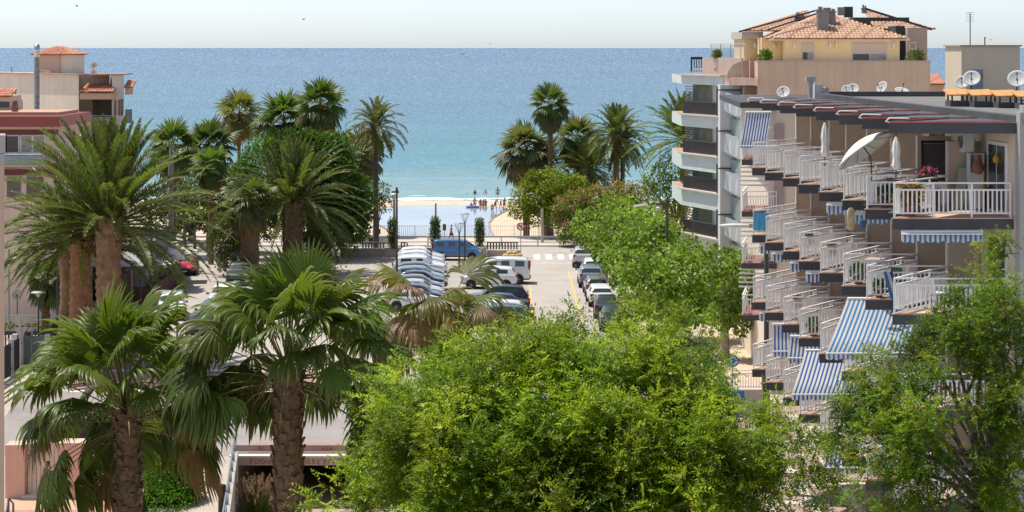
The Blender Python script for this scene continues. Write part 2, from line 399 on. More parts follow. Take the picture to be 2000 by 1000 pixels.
def fan_leaves(rng, base, d0, Lp, R, age, nseg=34, droop=1.0, green=(.055, .10, .022), brown=(.25, .155, .08), dead=None, spread=2.0, m=7, sag0=.25, sag1=.55):
    """fan palm leaves; age 0 new .. 1 old.  returns V,F,col for stalks+blades"""
    n = len(Lp)
    C, d = petiole_curve(base, d0, Lp, sag0+sag1*age)
    side = norm(np.cross(d, np.array([0, 0, 1.])+.15*rng.normal(size=(n, 3))))
    roll = rng.normal(0, .25, n)
    nrm = np.cross(side, d)
    side = norm(side*np.cos(roll)[:, None]+nrm*np.sin(roll)[:, None]); nrm = np.cross(side, d)
    # the blade tips forward over the stalk's end
    tip = -(.15+.5*age)*droop
    f = norm(d*np.cos(tip)[:, None]+nrm*np.sin(tip)[:, None]); nrm = np.cross(side, f)
    phi = np.linspace(-spread, spread, nseg)[None]+rng.normal(0, .02, (n, nseg))
    cup = .22+.28*rng.random(n)          # both halves fold down a little
    dirs = f[:, None]*np.cos(phi)[..., None]+side[:, None]*np.sin(phi)[..., None]-nrm[:, None]*(cup[:, None]*np.abs(np.sin(phi)))[..., None]
    dirs = norm(dirs)
    SL = R[:, None]*(.80+.20*np.cos(phi))*(1+.08*rng.normal(size=(n, nseg)))
    step = SL/(m-1)
    p = np.repeat(C[:, -1][:, None], nseg, 1); pts = [p]; dd = dirs.copy()
    nr = norm(np.repeat(nrm[:, None], nseg, 1)-.0*dd)
    hang = droop*(.14+1.05*age)[:, None]*(1+.35*rng.normal(size=(n, nseg)))
    hang = np.clip(hang, .03, 3)
    for i in range(1, m):
        t = i/(m-1)
        g = hang*max(0, t-.46)*1.9
        dd = norm(dd+np.array([0, 0, -1.])*g[..., None])
        p = p+dd*step[..., None]; pts.append(p)
    Q = np.stack(pts, 2)                                    # n,seg,m,3
    t = np.linspace(0, 1, m)
    dphi = 2*spread/nseg
    w = np.where(t < .62, t*dphi*.58, .62*dphi*.58*(1-(np.clip(t-.62, 0, 1)/.38)**1.4))   # half width / length
    tang = norm(np.gradient(Q, axis=2))
    sd = norm(np.cross(tang, nr[:, :, None]))
    W = (SL[..., None]*w[None, None])[..., None]
    up = np.cross(sd, tang)
    a = Q-sd*W-up*W*.35; b = Q+up*W*.45; c = Q+sd*W-up*W*.35
    V = np.stack([a, b, c], 3)                              # n,seg,m,3,3
    idx = np.arange(n*nseg*m*3).reshape(n, nseg, m, 3)
    Fs = []
    for j in (0, 1):
        Fs.append(np.stack([idx[:, :, :-1, j], idx[:, :, :-1, j+1], idx[:, :, 1:, j+1], idx[:, :, 1:, j]], -1).reshape(-1, 4))
    dead = np.zeros(n) if dead is None else dead
    cg = jitter_col(rng, n, green, .28)
    cg = cg*(1-.25*age[:, None])+np.array([.05, .045, 0])*np.clip(1-age*2.2, 0, 1)[:, None]*.6
    cb = jitter_col(rng, n, brown, .25)
    lc = cg*(1-dead[:, None])+cb*dead[:, None]
    colr = np.broadcast_to(lc[:, None, None, None], V.shape).copy()
    tipk = (np.clip((t-.62)/.38, 0, 1)**1.5)[None, None, :, None, None]*(.45+.5*age)[:, None, None, None, None]
    tipk = tipk*rng.random((n, nseg))[:, :, None, None, None]
    colr = colr*(1-tipk)+tipk*np.array([.26, .19, .07])
    pv, pf = strip_tube(C, np.linspace(.030, .014, C.shape[1])[None]*(R/1.2)[:, None], np.array([0, 0, 1.])[None]+.05*rng.normal(size=(n, 3)))
    pc = np.repeat((np.array([.20, .20, .06])[None]*(1-dead[:, None])+np.array([.34, .22, .11])[None]*dead[:, None])*(1+.2*rng.normal(size=(n, 1))), C.shape[1]*3, 0)
    Vb = V.reshape(-1, 3)
    return np.concatenate([Vb, pv]), np.concatenate(Fs+[pf+len(Vb)]), np.concatenate([colr.reshape(-1, 3), pc])

def clear_front(az, el, rng, lim=32):
    """pruned crown: low leaves on the street side are turned to the flanks"""
    y = np.sin(az); x = np.cos(az)
    hit = (np.degrees(el) < lim) & (y < -.45)
    az = np.where(hit, np.where(x > 0, -.3, np.pi+.3)+.35*rng.normal(size=len(az)), az)
    return az

def fan_crown(rng, n, Lp, R, elo=-70, ehi=86, skew=1.0, nseg=34, droop=1.0, green=(.055, .10, .022), deadfrac=0., spread=2.0, m=7, az0=None, deadlow=.0, sag_age=1.0, clear=False, sag0=.25, sag1=.55):
    u = (np.arange(n)+rng.random(n))/n
    el = np.radians(ehi-(ehi-elo)*u**skew)
    az = np.arange(n)*2.39996+rng.normal(0, .25, n)+(az0 or 0)
    if clear: az = clear_front(az, el, rng)
    age = np.clip(u, 0, 1)*sag_age
    d0 = np.stack([np.cos(el)*np.cos(az), np.cos(el)*np.sin(az), np.sin(el)], -1)
    base = d0*.12+np.stack([0*u, 0*u, -.5*u], -1)
    dead = ((rng.random(n) < deadfrac) | (u > 1-deadlow)).astype(float)*(.7+.3*rng.random(n))
    return fan_leaves(rng, base, d0, Lp*(.8+.4*rng.random(n))*(1-.15*(u < .12)), R*(.85+.3*rng.random(n)), age, nseg, droop, green, dead=dead, spread=spread, m=m, sag0=sag0, sag1=sag1)

def feather_crown(rng, n, L, elo=-35, ehi=84, bend=1.2, nleaf=42, lw=.022, ll=.42, green=(.06, .095, .03), skew=1.0, k=14, wind=(0, 0, 0), tipyel=.15, m=4, clear=False, ldroop=.30, lift=.38):
    """date-palm crown: arched fronds with two rows of leaflets"""
    u = (np.arange(n)+rng.random(n))/n
    el = np.radians(ehi-(ehi-elo)*u**skew); az = np.arange(n)*2.39996+rng.normal(0, .22, n)
    if clear: az = clear_front(az, el, rng, 4)
    FL = L*(.86+.2*rng.random(n))*(1-.12*(u > .92))*(.80+.30*np.clip(u*1.6, 0, 1))
    d = np.stack([np.cos(el)*np.cos(az), np.cos(el)*np.sin(az), np.sin(el)], -1)
    p = d*.18+np.stack([0*u, 0*u, -.35*u], -1)
    pts = [p]; bd = bend*(.75+.5*rng.random(n))*(.55+.6*np.cos(el))
    wv = np.array(wind, float)
    for i in range(1, k):
        t = i/(k-1)
        d = norm(d+np.array([0, 0, -1.])*(bd*2*t/(k-1))[:, None]+wv*(t/(k-1)))
        p = p+d*(FL/(k-1))[:, None]; pts.append(p)
    C = np.stack(pts, 1)
    tang = norm(np.gradient(C, axis=1))
    # leaflets
    tt = np.linspace(.10, .995, nleaf)
    fi = tt*(k-1); i0 = np.minimum(fi.astype(int), k-2); fr = (fi-i0)[None, :, None]
    B = C[:, i0]*(1-fr)+C[:, i0+1]*fr
    T = norm(tang[:, i0]*(1-fr)+tang[:, i0+1]*fr)
    sdv = norm(np.cross(T, np.array([0, 0, 1.])+.2*rng.normal(size=(n, 1, 3))))
    upv = np.cross(sdv, T)
    prof = np.clip(np.sin(np.pi*(tt*.86+.12))**.7, .12, 1)*np.where(tt < .2, .6, 1)
    Vs, Fs, Cs = [], [], []; off = 0
    tm = np.linspace(0, 1, m)
    wprof = np.array([.6, 1., .75, .06]) if m == 4 else np.interp(tm, [0, .3, .7, 1], [.6, 1, .75, .06])
    gc = jitter_col(rng, n, green, .25)
    for sg in (-1, 1):
        ang = np.radians(52-22*tt)[None, :, None]
        dd = norm(T*np.cos(ang)+sdv*sg*np.sin(ang)+upv*(lift+.12*rng.normal(size=(n, nleaf, 1))))
        LL = (ll*L/4.0*prof)[None]*(.85+.3*rng.random((n, nleaf)))
        q = B.copy(); Q = [q]
        for j in range(1, m):
            dd = norm(dd+np.array([0, 0, -1.])*(ldroop*j/(m-1)))
            q = q+dd*(LL/(m-1))[..., None]; Q.append(q)
        Q = np.stack(Q, 2)
        wd = norm(np.cross(norm(np.gradient(Q, axis=2)), upv[:, :, None]+.3*rng.normal(size=(n, nleaf, 1, 3))))
        W = (lw*wprof)[None, None, :, None]*(.8+.4*rng.random((n, nleaf, 1, 1)))
        V = np.stack([Q-wd*W, Q+wd*W], 3)
        idx = np.arange(V.size//3).reshape(n, nleaf, m, 2)+off
        Fs.append(np.stack([idx[:, :, :-1, 0], idx[:, :, :-1, 1], idx[:, :, 1:, 1], idx[:, :, 1:, 0]], -1).reshape(-1, 4))
        c = np.broadcast_to(gc[:, None, None, None], V.shape)*(1+.18*rng.normal(size=(n, nleaf, 1, 1, 1)))
        k2 = (tipyel*rng.random((n, nleaf)))[:, :, None, None, None]*np.linspace(.2, 1, m)[None, None, :, None, None]
        c = c*(1-k2)+k2*np.array([.34, .28, .10])
        Vs.append(V.reshape(-1, 3)); Cs.append(c.reshape(-1, 3)); off += V.size//3
    pv, pf = strip_tube(C, (np.linspace(.055, .010, k)*L/4.2)[None]*np.ones((n, 1)), np.array([0, 0, 1.])[None]+.05*rng.normal(size=(n, 3)))
    Vs.append(pv); Fs.append(pf+off); Cs.append(np.tile(np.array([[.36, .34, .10]]), (len(pv), 1))*(1+.15*rng.normal(size=(len(pv), 1))))
    return np.concatenate(Vs), np.concatenate(Fs), np.concatenate(Cs)

def palm_trunk(h, r0, r1, bulge=1.0, lean=(0, 0), rough=.06, seed=0, stubs=0, n=14, stub_len=.22, boots_from=.0):
    """ringed trunk from z=-h up to 0 with old leaf-base stubs"""
    rng = np.random.default_rng(seed); mb = MB()
    k = max(10, int(h*5)); pts, rs = [], []
    for i in range(k+1):
        t = i/k
        pts.append((lean[0]*(t-1)*abs(t-1), lean[1]*(t-1)*abs(t-1), -h+h*t))
        rs.append((r0+(r1-r0)*t**.8)*(1+rough*((i % 2)*2-1)*.35+rough*rng.normal()*.4)*(1+(bulge-1)*max(0, (t-.86)/.14)))
    mb.tube(pts, rs, n)
    for i in range(stubs):
        t = boots_from+(1-boots_from)*(i+rng.random())/stubs; a = i*2.39996+rng.normal()*.2
        z = -h+h*t; r = (r0+(r1-r0)*t**.8)*(1+(bulge-1)*max(0, (t-.86)/.14))*.93
        cx, cy = lean[0]*(t-1)*abs(t-1), lean[1]*(t-1)*abs(t-1)
        ca, sa = math.cos(a), math.sin(a); w = r*.30*(.7+.6*rng.random()); l = stub_len*(.6+.8*rng.random()); o = .10*(.4+1.0*rng.random())
        def q(u, out, dz): return (cx+ca*(r+out)-sa*u, cy+sa*(r+out)+ca*u, z+dz)
        v = [q(-w, 0, 0), q(w, 0, 0), q(-w*.7, o, l), q(w*.7, o, l), q(-w*.6, o-.05, l*1.02), q(w*.6, o-.05, l*1.02), q(0, .03, 0), q(0, o+.03, l*.95)]
        mb.add(v, [(0,6,7,2),(6,1,3,7),(2,7,3,5,4),(1,5,3),(0,2,4)], 0)
    return mb

def palm(label, crown, px, py, D, ground=0.0, r0=.25, r1=.2, bulge=1.2, lean=(0, 0), stubs=0, seed=0, bark=None, bark2=None, name='palm_tree', group=None, extra=None, crownmat=None, dz=0, stub_len=.22, boots_from=0., rough=.06):
    """palm whose crown heart stands at the photo pixel (px,py) and depth D"""
    x, y, z = P(px, py, D)
    t = thing(name, label, 'palm tree', (x, y, ground), 0, group)
    h = z-ground
    tr = palm_trunk(h, r0, r1, bulge, lean, rough, seed, stubs, stub_len=stub_len, boots_from=boots_from).build('trunk', bark or bark_palm, t); tr.location = (0, 0, h)
    V, Fc, c = crown
    cr = np_mesh('crown', V+np.array([0, 0, h+dz]), Fc, crownmat or palm_m, c, t)
    return t

# ---- broadleaf
def leaf_quads(rng, pos, axis, nrm, L, W, col, fold=.2):
    """pointed leaves: base, two sides, tip"""
    s = norm(np.cross(axis, nrm)); n = np.cross(s, axis)
    L = np.broadcast_to(L, len(pos))[:, None]; W = np.broadcast_to(W, len(pos))[:, None]
    a = pos; b = pos+axis*L*.45+s*W*.5-n*W*fold; c = pos+axis*L; d = pos+axis*L*.45-s*W*.5-n*W*fold
    V = np.stack([a, b, c, d], 1).reshape(-1, 3)
    Fc = np.arange(len(V)).reshape(-1, 4)
    return V, Fc, np.repeat(col, 4, 0)
def rand_dir(rng, n, up=0.0):
    d = rng.normal(size=(n, 3)); d[:, 2] += up
    return norm(d)
def clump_points(rng, clumps, dens, shell=.55, flat=1.0):
    """points through ellipsoid clumps, thicker near the outside; returns pos, outward dir, clump index"""
    Ps, Ds, Is = [], [], []
    for i, (c, r) in enumerate(clumps):
        r = np.array(r if np.ndim(r) else (r, r, r*flat), float)
        n = max(8, int(dens*4*math.pi*(np.prod(r)**(2/3))))
        d = rand_dir(rng, n)
        q = shell+(1-shell)*rng.random(n)**.6
        q *= 1+.10*rng.normal(size=n)
        p = np.array(c)+d*r*q[:, None]
        Ps.append(p); Ds.append(norm(d/r)); Is.append(np.full(n, i))
    return np.concatenate(Ps), np.concatenate(Ds), np.concatenate(Is)
def noise_gap(p, f=1.0, seed=0, thr=-.15):
    """cheap 3-d ripple used to open gaps and make tufts"""
    r = np.random.default_rng(seed); v = np.zeros(len(p))
    for k in range(5):
        w = r.normal(size=3)*f*(1.3**k); v += np.sin(p@w+r.random()*6.28)/(1.15**k)
    return v/2.2
def compound_leaves(rng, pos, d, L, pairs, ll, lw, col, droop=.5):
    """pinnate leaves: pairs of leaflets down a drooping midrib"""
    n = len(pos); L = np.broadcast_to(L, n)
    side = norm(np.cross(d, np.array([0, 0, 1.])+.5*rng.normal(size=(n, 3))))
    p = pos.copy(); dd = d.copy(); Vs, Fs, Cs = [], [], []; off = 0
    def put(pp, ax, c):
        nonlocal off
        up = np.array([0, 0, 1.])+.28*rng.normal(size=(n, 3))
        V, Fc, cc = leaf_quads(rng, pp, ax, up, ll*(.8+.4*rng.random(n)), lw*(.8+.4*rng.random(n)), c)
        Vs.append(V); Fs.append(Fc+off); Cs.append(cc); off += len(V)
    for i in range(pairs):
        dd = norm(dd+np.array([0, 0, -1.])*droop/pairs); p = p+dd*(L/pairs)[:, None]
        s = norm(side-dd*np.sum(side*dd, 1, keepdims=True))
        for sg in (-1, 1):
            put(p, norm(s*sg*.9+dd*.55+.18*rng.normal(size=(n, 3))), col*(1+.12*rng.normal(size=(n, 1))))
    put(p, dd, col)
    return np.concatenate(Vs), np.concatenate(Fs), np.concatenate(Cs)

def limbs(mb, rng, root, targets, r0, r1=.02, n=6, wob=.06, trunk_top=None):
    """curved limbs from the trunk's top to each clump"""
    for t in targets:
        a = np.array(root, float); b = np.array(t, float); L = np.linalg.norm(b-a)
        pts = []
        for i in range(6):
            q = i/5
            m = a*(1-q)+b*q; m = m+np.array([0, 0, .16*L*math.sin(math.pi*q)])*(1 if b[2] > a[2] else .6)
            if 0 < i < 5: m = m+rng.normal(size=3)*wob*L*.35
            pts.append(m)
        mb.tube(pts, list(np.linspace(r0, r1, 6)), n)

def bushy(label, cat, name, clumps_px, D, ground, trunk_px, leaf, dens, cols, trunk_r=.2, seed=0, shell=.5, gapf=.8, gap=-.55, bark=None, up=.4, depth=1.0, group=None, wts=None, yel=0., extra=None, nlimb=8):
    """tree from photo-placed clumps: (px,py,radius_px[,dD]); leaf=(L,W)"""
    rng = np.random.default_rng(seed)
    tx = X(trunk_px, D)
    t = thing(name, label, cat, (tx, D, ground), 0, group)
    cl = []
    for c in clumps_px:
        dD = c[3] if len(c) > 3 else 0
        x, y, z = P(c[0], c[1], D+dD); r = c[2]*(D+dD)/F
        cl.append(((x-tx, y-D, z-ground), (r, r*depth, r*.92)))
    p, d, ix = clump_points(rng, cl, dens, shell)
    g = noise_gap(p, gapf/np.mean([c[1][0] for c in cl])*2.2, seed)
    keep = g > gap+.25*rng.normal(size=len(p))
    keep &= p[:, 2] > .05
    p, d, ix, g = p[keep], d[keep], ix[keep], g[keep]
    p = p+d*(g*.12*np.mean([c[1][0] for c in cl]))[:, None]
    n = len(p)
    base = np.array(cols)[rng.choice(len(cols), n, p=wts)]
    cc = np.repeat(rng.normal(size=(len(cl), 1)), 3, 1)[ix]
    col = np.clip(base*(1+.24*rng.normal(size=(n, 1)))*(1+.20*cc)*(1+.18*noise_gap(p, 1.4, seed+3)[:, None]), .004, 1)
    if yel: col += rng.random((n, 1))**4*yel*np.array([[.3, .22, 0]])
    ax = norm(rand_dir(rng, n)*.9+d*.7+np.array([0, 0, up-.4]))
    nr = norm(d*.6+rand_dir(rng, n)*.7+np.array([0, 0, .7]))
    V, Fc, c4 = leaf_quads(rng, p, ax, nr, leaf[0]*(.7+.6*rng.random(n)), leaf[1]*(.7+.6*rng.random(n)), col)
    np_mesh('crown', V, Fc, leaf_m, c4, t)
    mb = MB()
    zc = min(c[0][2]-c[1][2]*.5 for c in cl); zt = max(.6, min(zc, .45*max(c[0][2] for c in cl)))
    mb.tube([(0, 0, 0), (.03, .02, zt*.5), (0, 0, zt)], [trunk_r*1.25, trunk_r, trunk_r*.9], 10)
    o = sorted(cl, key=lambda c: -c[1][0])[:nlimb]
    limbs(mb, rng, (0, 0, zt*.95), [np.array(c[0]) for c in o], trunk_r*.6)
    mb.build('trunk', bark or bark_grey, t)
    if extra: extra(t, p, d, rng)
    return t
# ---------------------------------------------------------------- light, sky, camera
SUN_EL, SUN_AZ = rad(67), rad(-62)          # azimuth from the view axis, negative = to the left
w = bpy.data.worlds.new('World'); S.world = w; w.use_nodes = True
nt = w.node_tree
sky = nt.nodes.new('ShaderNodeTexSky'); sky.sky_type = 'NISHITA'; sky.sun_disc = False
sky.sun_elevation = SUN_EL; sky.sun_rotation = SUN_AZ; sky.altitude = 20; sky.air_density = .55; sky.dust_density = .64; sky.ozone_density = 2.2
hs = nt.nodes.new('ShaderNodeHueSaturation'); hs.inputs['Saturation'].default_value = .66      # thin summer haze
nt.links.new(sky.outputs['Color'], hs.inputs['Color']); nt.links.new(hs.outputs['Color'], nt.nodes['Background'].inputs['Color'])
nt.nodes['Background'].inputs['Strength'].default_value = .15
sun = bpy.data.lights.new('sun', 'SUN'); sun.energy = 3.9; sun.angle = rad(.53); sun.color = (1, .94, .84)
so = bpy.data.objects.new('sun', sun); COL.objects.link(so)
sd = Vector((math.sin(SUN_AZ)*math.cos(SUN_EL), math.cos(SUN_AZ)*math.cos(SUN_EL), math.sin(SUN_EL)))
so.rotation_euler = sd.to_track_quat('Z', 'Y').to_euler(); so.location = sd*200
cam = bpy.data.cameras.new('camera'); co = bpy.data.objects.new('camera', cam); COL.objects.link(co)
cam.sensor_width = 36; cam.lens = 36*F/2000; cam.shift_y = -(500-HY)/2000; cam.clip_start = .5; cam.clip_end = 200000
co.location = (0, 0, H); co.rotation_euler = (rad(90), 0, 0); S.camera = co
S.view_settings.view_transform = 'Standard'; S.view_settings.look = 'None'; S.view_settings.gamma = 1
S.view_settings.exposure = 0.36
S.render.film_transparent = False
try:
    S.cycles.use_denoising = True; S.cycles.denoiser = 'OPENIMAGEDENOISE'; S.cycles.denoising_input_passes = 'RGB_ALBEDO_NORMAL'
    S.cycles.max_bounces = 8; S.cycles.diffuse_bounces = 3; S.cycles.transmission_bounces = 6; S.cycles.transparent_max_bounces = 6
    S.cycles.caustics_reflective = False; S.cycles.caustics_refractive = False
except Exception: pass

# ---------------------------------------------------------------- ground sheets
def sheet(name, polys, mat, z, kind='structure'):
    mb = MB()
    for p in polys: mb.poly([(a, b, z) for a, b in p])
    return mb.build(name, mat, kind=kind)
asphalt = M('asphalt_pale', (.44, .40, .355), .9, .08, .55, bump=.25, bscale=30, patch=.34)
asphalt2 = M('asphalt_grey', (.40, .365, .325), .9, .10, .5, bump=.25, bscale=30, patch=.38)
paving = M('paving_beige', (.52, .45, .38), .9, .10, .8, bump=.2, bscale=12)
paving_red = M('paving_red', (.40, .225, .185), .9, .14, 1.2, bump=.2, bscale=10)
paving_grey = M('paving_grey', (.46, .41, .36), .9, .12, .9, bump=.2, bscale=14)
paint = M('road_paint', (.72, .71, .68), .8, .10, 2)
paint_yellow = M('road_paint_yellow', (.70, .50, .12), .8, .15, 2)
kerb_m = M('kerb_stone', (.55, .52, .47), .9, .12, 2)
sand = M('sand', (.62, .49, .35), .95, .12, .35, bump=.5, bscale=2.5)
sand_wet = M('sand_wet', (.36, .27, .19), .35, .12, .3)
soil = M('soil', (.20, .155, .11), .95, .3, 1.5, bump=.5)
creek_l = [(-8, -100), (-8, 50), (-11.35, 77), (-12.5, 87.4)]
sheet('ground', [[(-3000, -100)]+creek_l+[(-12.5, 189), (-3000, 189)], [(-12.5, 87.4), (2, 87.4), (2, 189), (-12.5, 189)],
                 [(2, -100), (3000, -100), (3000, 189), (2, 189)]], paving_grey, 0)
sheet('creek_bed', [[(-14, -100), (4, -100), (4, 130), (-14, 130)]], M('creek_sand', (.45, .35, .26), .95, .2, .5, bump=.5, bscale=3), -2.2)
# roads: left street, car park with right street, cross street along the promenade, junction in front
sheet('street', [[(-26.2, 104), (-11.5, 104), (-11.5, 174), (-31, 174)]], asphalt, .004)
sheet('car_park', [[(-11.5, 104), (1.25, 104), (1.25, 169), (-11.5, 169)]], asphalt2, .004)
sheet('side_street', [[(1.25, 104), (8.0, 104), (8.0, 174), (1.25, 174)]], asphalt, .004)
sheet('cross_street', [[(-160, 174), (160, 174), (160, 180.2), (-160, 180.2)]], asphalt, .004)
sheet('junction', [[(-24, 87.6), (14, 87.6), (14, 104), (-26.2, 104)]], M('asphalt_dark', (.32, .295, .27), .9, .10, .5, bump=.25, bscale=30, patch=.3), .004)
sheet('promenade', [[(-160, 180.2), (160, 180.2), (160, 188.9), (-160, 188.9)]], M('promenade_slabs', (.56, .50, .44), .9, .07, .8), .06)
mb = MB()
for x0 in (1.9, 2.95, 4.0, 5.05, 6.1, 7.1): mb.box(x0, x0+.56, 168.9, 173.2, .008, .012)
for x0 in (-29.6, -28.5, -27.4, -26.3, -25.2, -24.1): mb.box(x0, x0+.56, 168.9, 173.2, .008, .012)
for x0 in (1.9, 2.6, 3.3, 4.0, 4.7, 5.4): mb.box(x0, x0+.35, 165.8, 166.0, .008, .012)
for k in range(12): mb.box(-9.9, -5.4, 123.6+k*2.9, 123.72+k*2.9, .008, .012)
mb.build('road_marking', paint, kind='structure')
mb = MB(); mb.box(4.6, 4.72, 118, 160, .008, .012); mb.box(1.35, 1.47, 120, 150, .008, .012); mb.build('kerb_marking', paint_yellow, kind='structure')
# pavements with kerbs
def pavement(poly, top, z=.13, name='pavement'):
    return MB().prism(poly, .0, z, 1, top=0).build(name, [top, kerb_m], kind='structure')
pavement([(8.0, 100), (8.0, 172), (40, 172), (40, 100)], paving)
pavement([(-26.2, 90), (-26.2, 132), (-31.2, 172), (-90, 172), (-90, 90)], paving)
pavement([(-26.0, 112), (-22.2, 112.6), (-21.8, 119), (-26.0, 121)], soil, .14, 'planting_bed')
pavement([(-4.0, 155), (1.2, 155), (1.2, 168), (-4.0, 168)], paving, .12, 'traffic_island')
sheet('brick_crossing', [[(-24, 104.6), (-9, 104.6), (-9, 110.5), (-24, 110.5)], [(-12, 88.2), (2, 88.2), (2, 90.6), (-12, 90.6)]], paving_red, .010)
sheet('crossing_edge', [[(-24, 103.9), (-9, 103.9), (-9, 104.5), (-24, 104.5)], [(-24, 110.6), (-9, 110.6), (-9, 111.1), (-24, 111.1)]], paint, .011)
sheet('terrace', [[(-40, 60), (-14.3, 60), (-14.9, 79.5), (-40, 79.5)]], M('terrace_tiles', (.52, .25, .20), .8, .10, 1.2, bump=.15), .03)
sheet('terrace_border', [[(-40, 77.2), (-16.9, 77.2), (-16.9, 79.3), (-40, 79.3)]], M('terrace_border', (.56, .38, .25), .8, .10, 2), .037)
sheet('path', [[(-14.1, 60), (-11.0, 70), (-11.45, 77), (-12.55, 87.3), (-14.6, 87.3)]], M('path_concrete', (.47, .41, .34), .9, .1, 1.0, bump=.2), .02)
sheet('brick_pavement', [[(8.5, 56), (19.5, 56), (19.5, 100), (8.5, 100)]], M('brick_pavement', (.36, .265, .225), .9, .14, 1.6, bump=.2), .006)
mb = MB()
for k in range(9):
    y0 = 72+k*3.0
    mb.poly([(9.2, y0, .012), (9.2, y0+.55, .012), (18.6, y0+2.1, .012), (18.6, y0+1.55, .012)])
for k in range(5):
    x0 = 10.2+k*1.75
    mb.poly([(x0, 72, .016), (x0+.34, 72, .016), (x0+.34, 98, .016), (x0, 98, .016)])
mb.build('paving_stripe', M('paving_pale', (.58, .52, .42), .9, .1, 2), kind='structure')
sheet('plaza', [[(12, 104), (26, 104), (26, 131), (12, 131)]], M('plaza_sand', (.58, .44, .33), .95, .08, .7), .137)

# ---------------------------------------------------------------- beach, lagoon, sea
rng = np.random.default_rng(5)
nx, ny = 120, 60
gx = np.linspace(-150, 150, nx); gy = np.linspace(188.9, 275, ny)
XX, YY = np.meshgrid(gx, gy)
ZZ = -2.0-.9*np.clip((YY-257.2)/17, 0, 1)+.06*np.sin(XX*.4+YY*.13)*np.clip((256-YY)/20, 0, 1)*(np.abs(XX-(-8)) > 14)
V = np.stack([XX, YY, ZZ], -1).reshape(-1, 3)
i = np.arange(nx*ny).reshape(ny, nx)
FQ = np.stack([i[:-1, :-1], i[:-1, 1:], i[1:, 1:], i[1:, :-1]], -1).reshape(-1, 4)
o = np_mesh('beach', V, FQ, sand, smooth=True); tag(o, kind='structure')
MB().box(-150, 150, 188.6, 188.9, -2.4, .05).build('sea_wall', concrete, label='low concrete sea wall dropping from the promenade to the sand', cat='wall')
water_l = M('lagoon_water', (.33, .36, .37), .06, .28, .06, bump=.05, bscale=1.2, spec=.6)
lag = [(735,408),(790,402),(860,400.8),(925,402),(975,404.5),(990,409),(977,416),(961,425),(953,435),(955,447),(961,458),(964,476),(840,479),(800,471),(776,459),(757,447),(738,437),(728,424)]
mb = MB(); mb.poly([G(a, b, -1.9) for a, b in lag]); mb.build('lagoon', water_l, kind='structure')
mb = MB(); 
cx_, cy_ = -9, 225
mb.poly([((x-cx_)*1.035+cx_, (y-cy_)*1.025+cy_, -1.925) for x, y, z in [G(a, b, -1.9) for a, b in lag]]); mb.build('wet_sand', sand_wet, kind='structure')

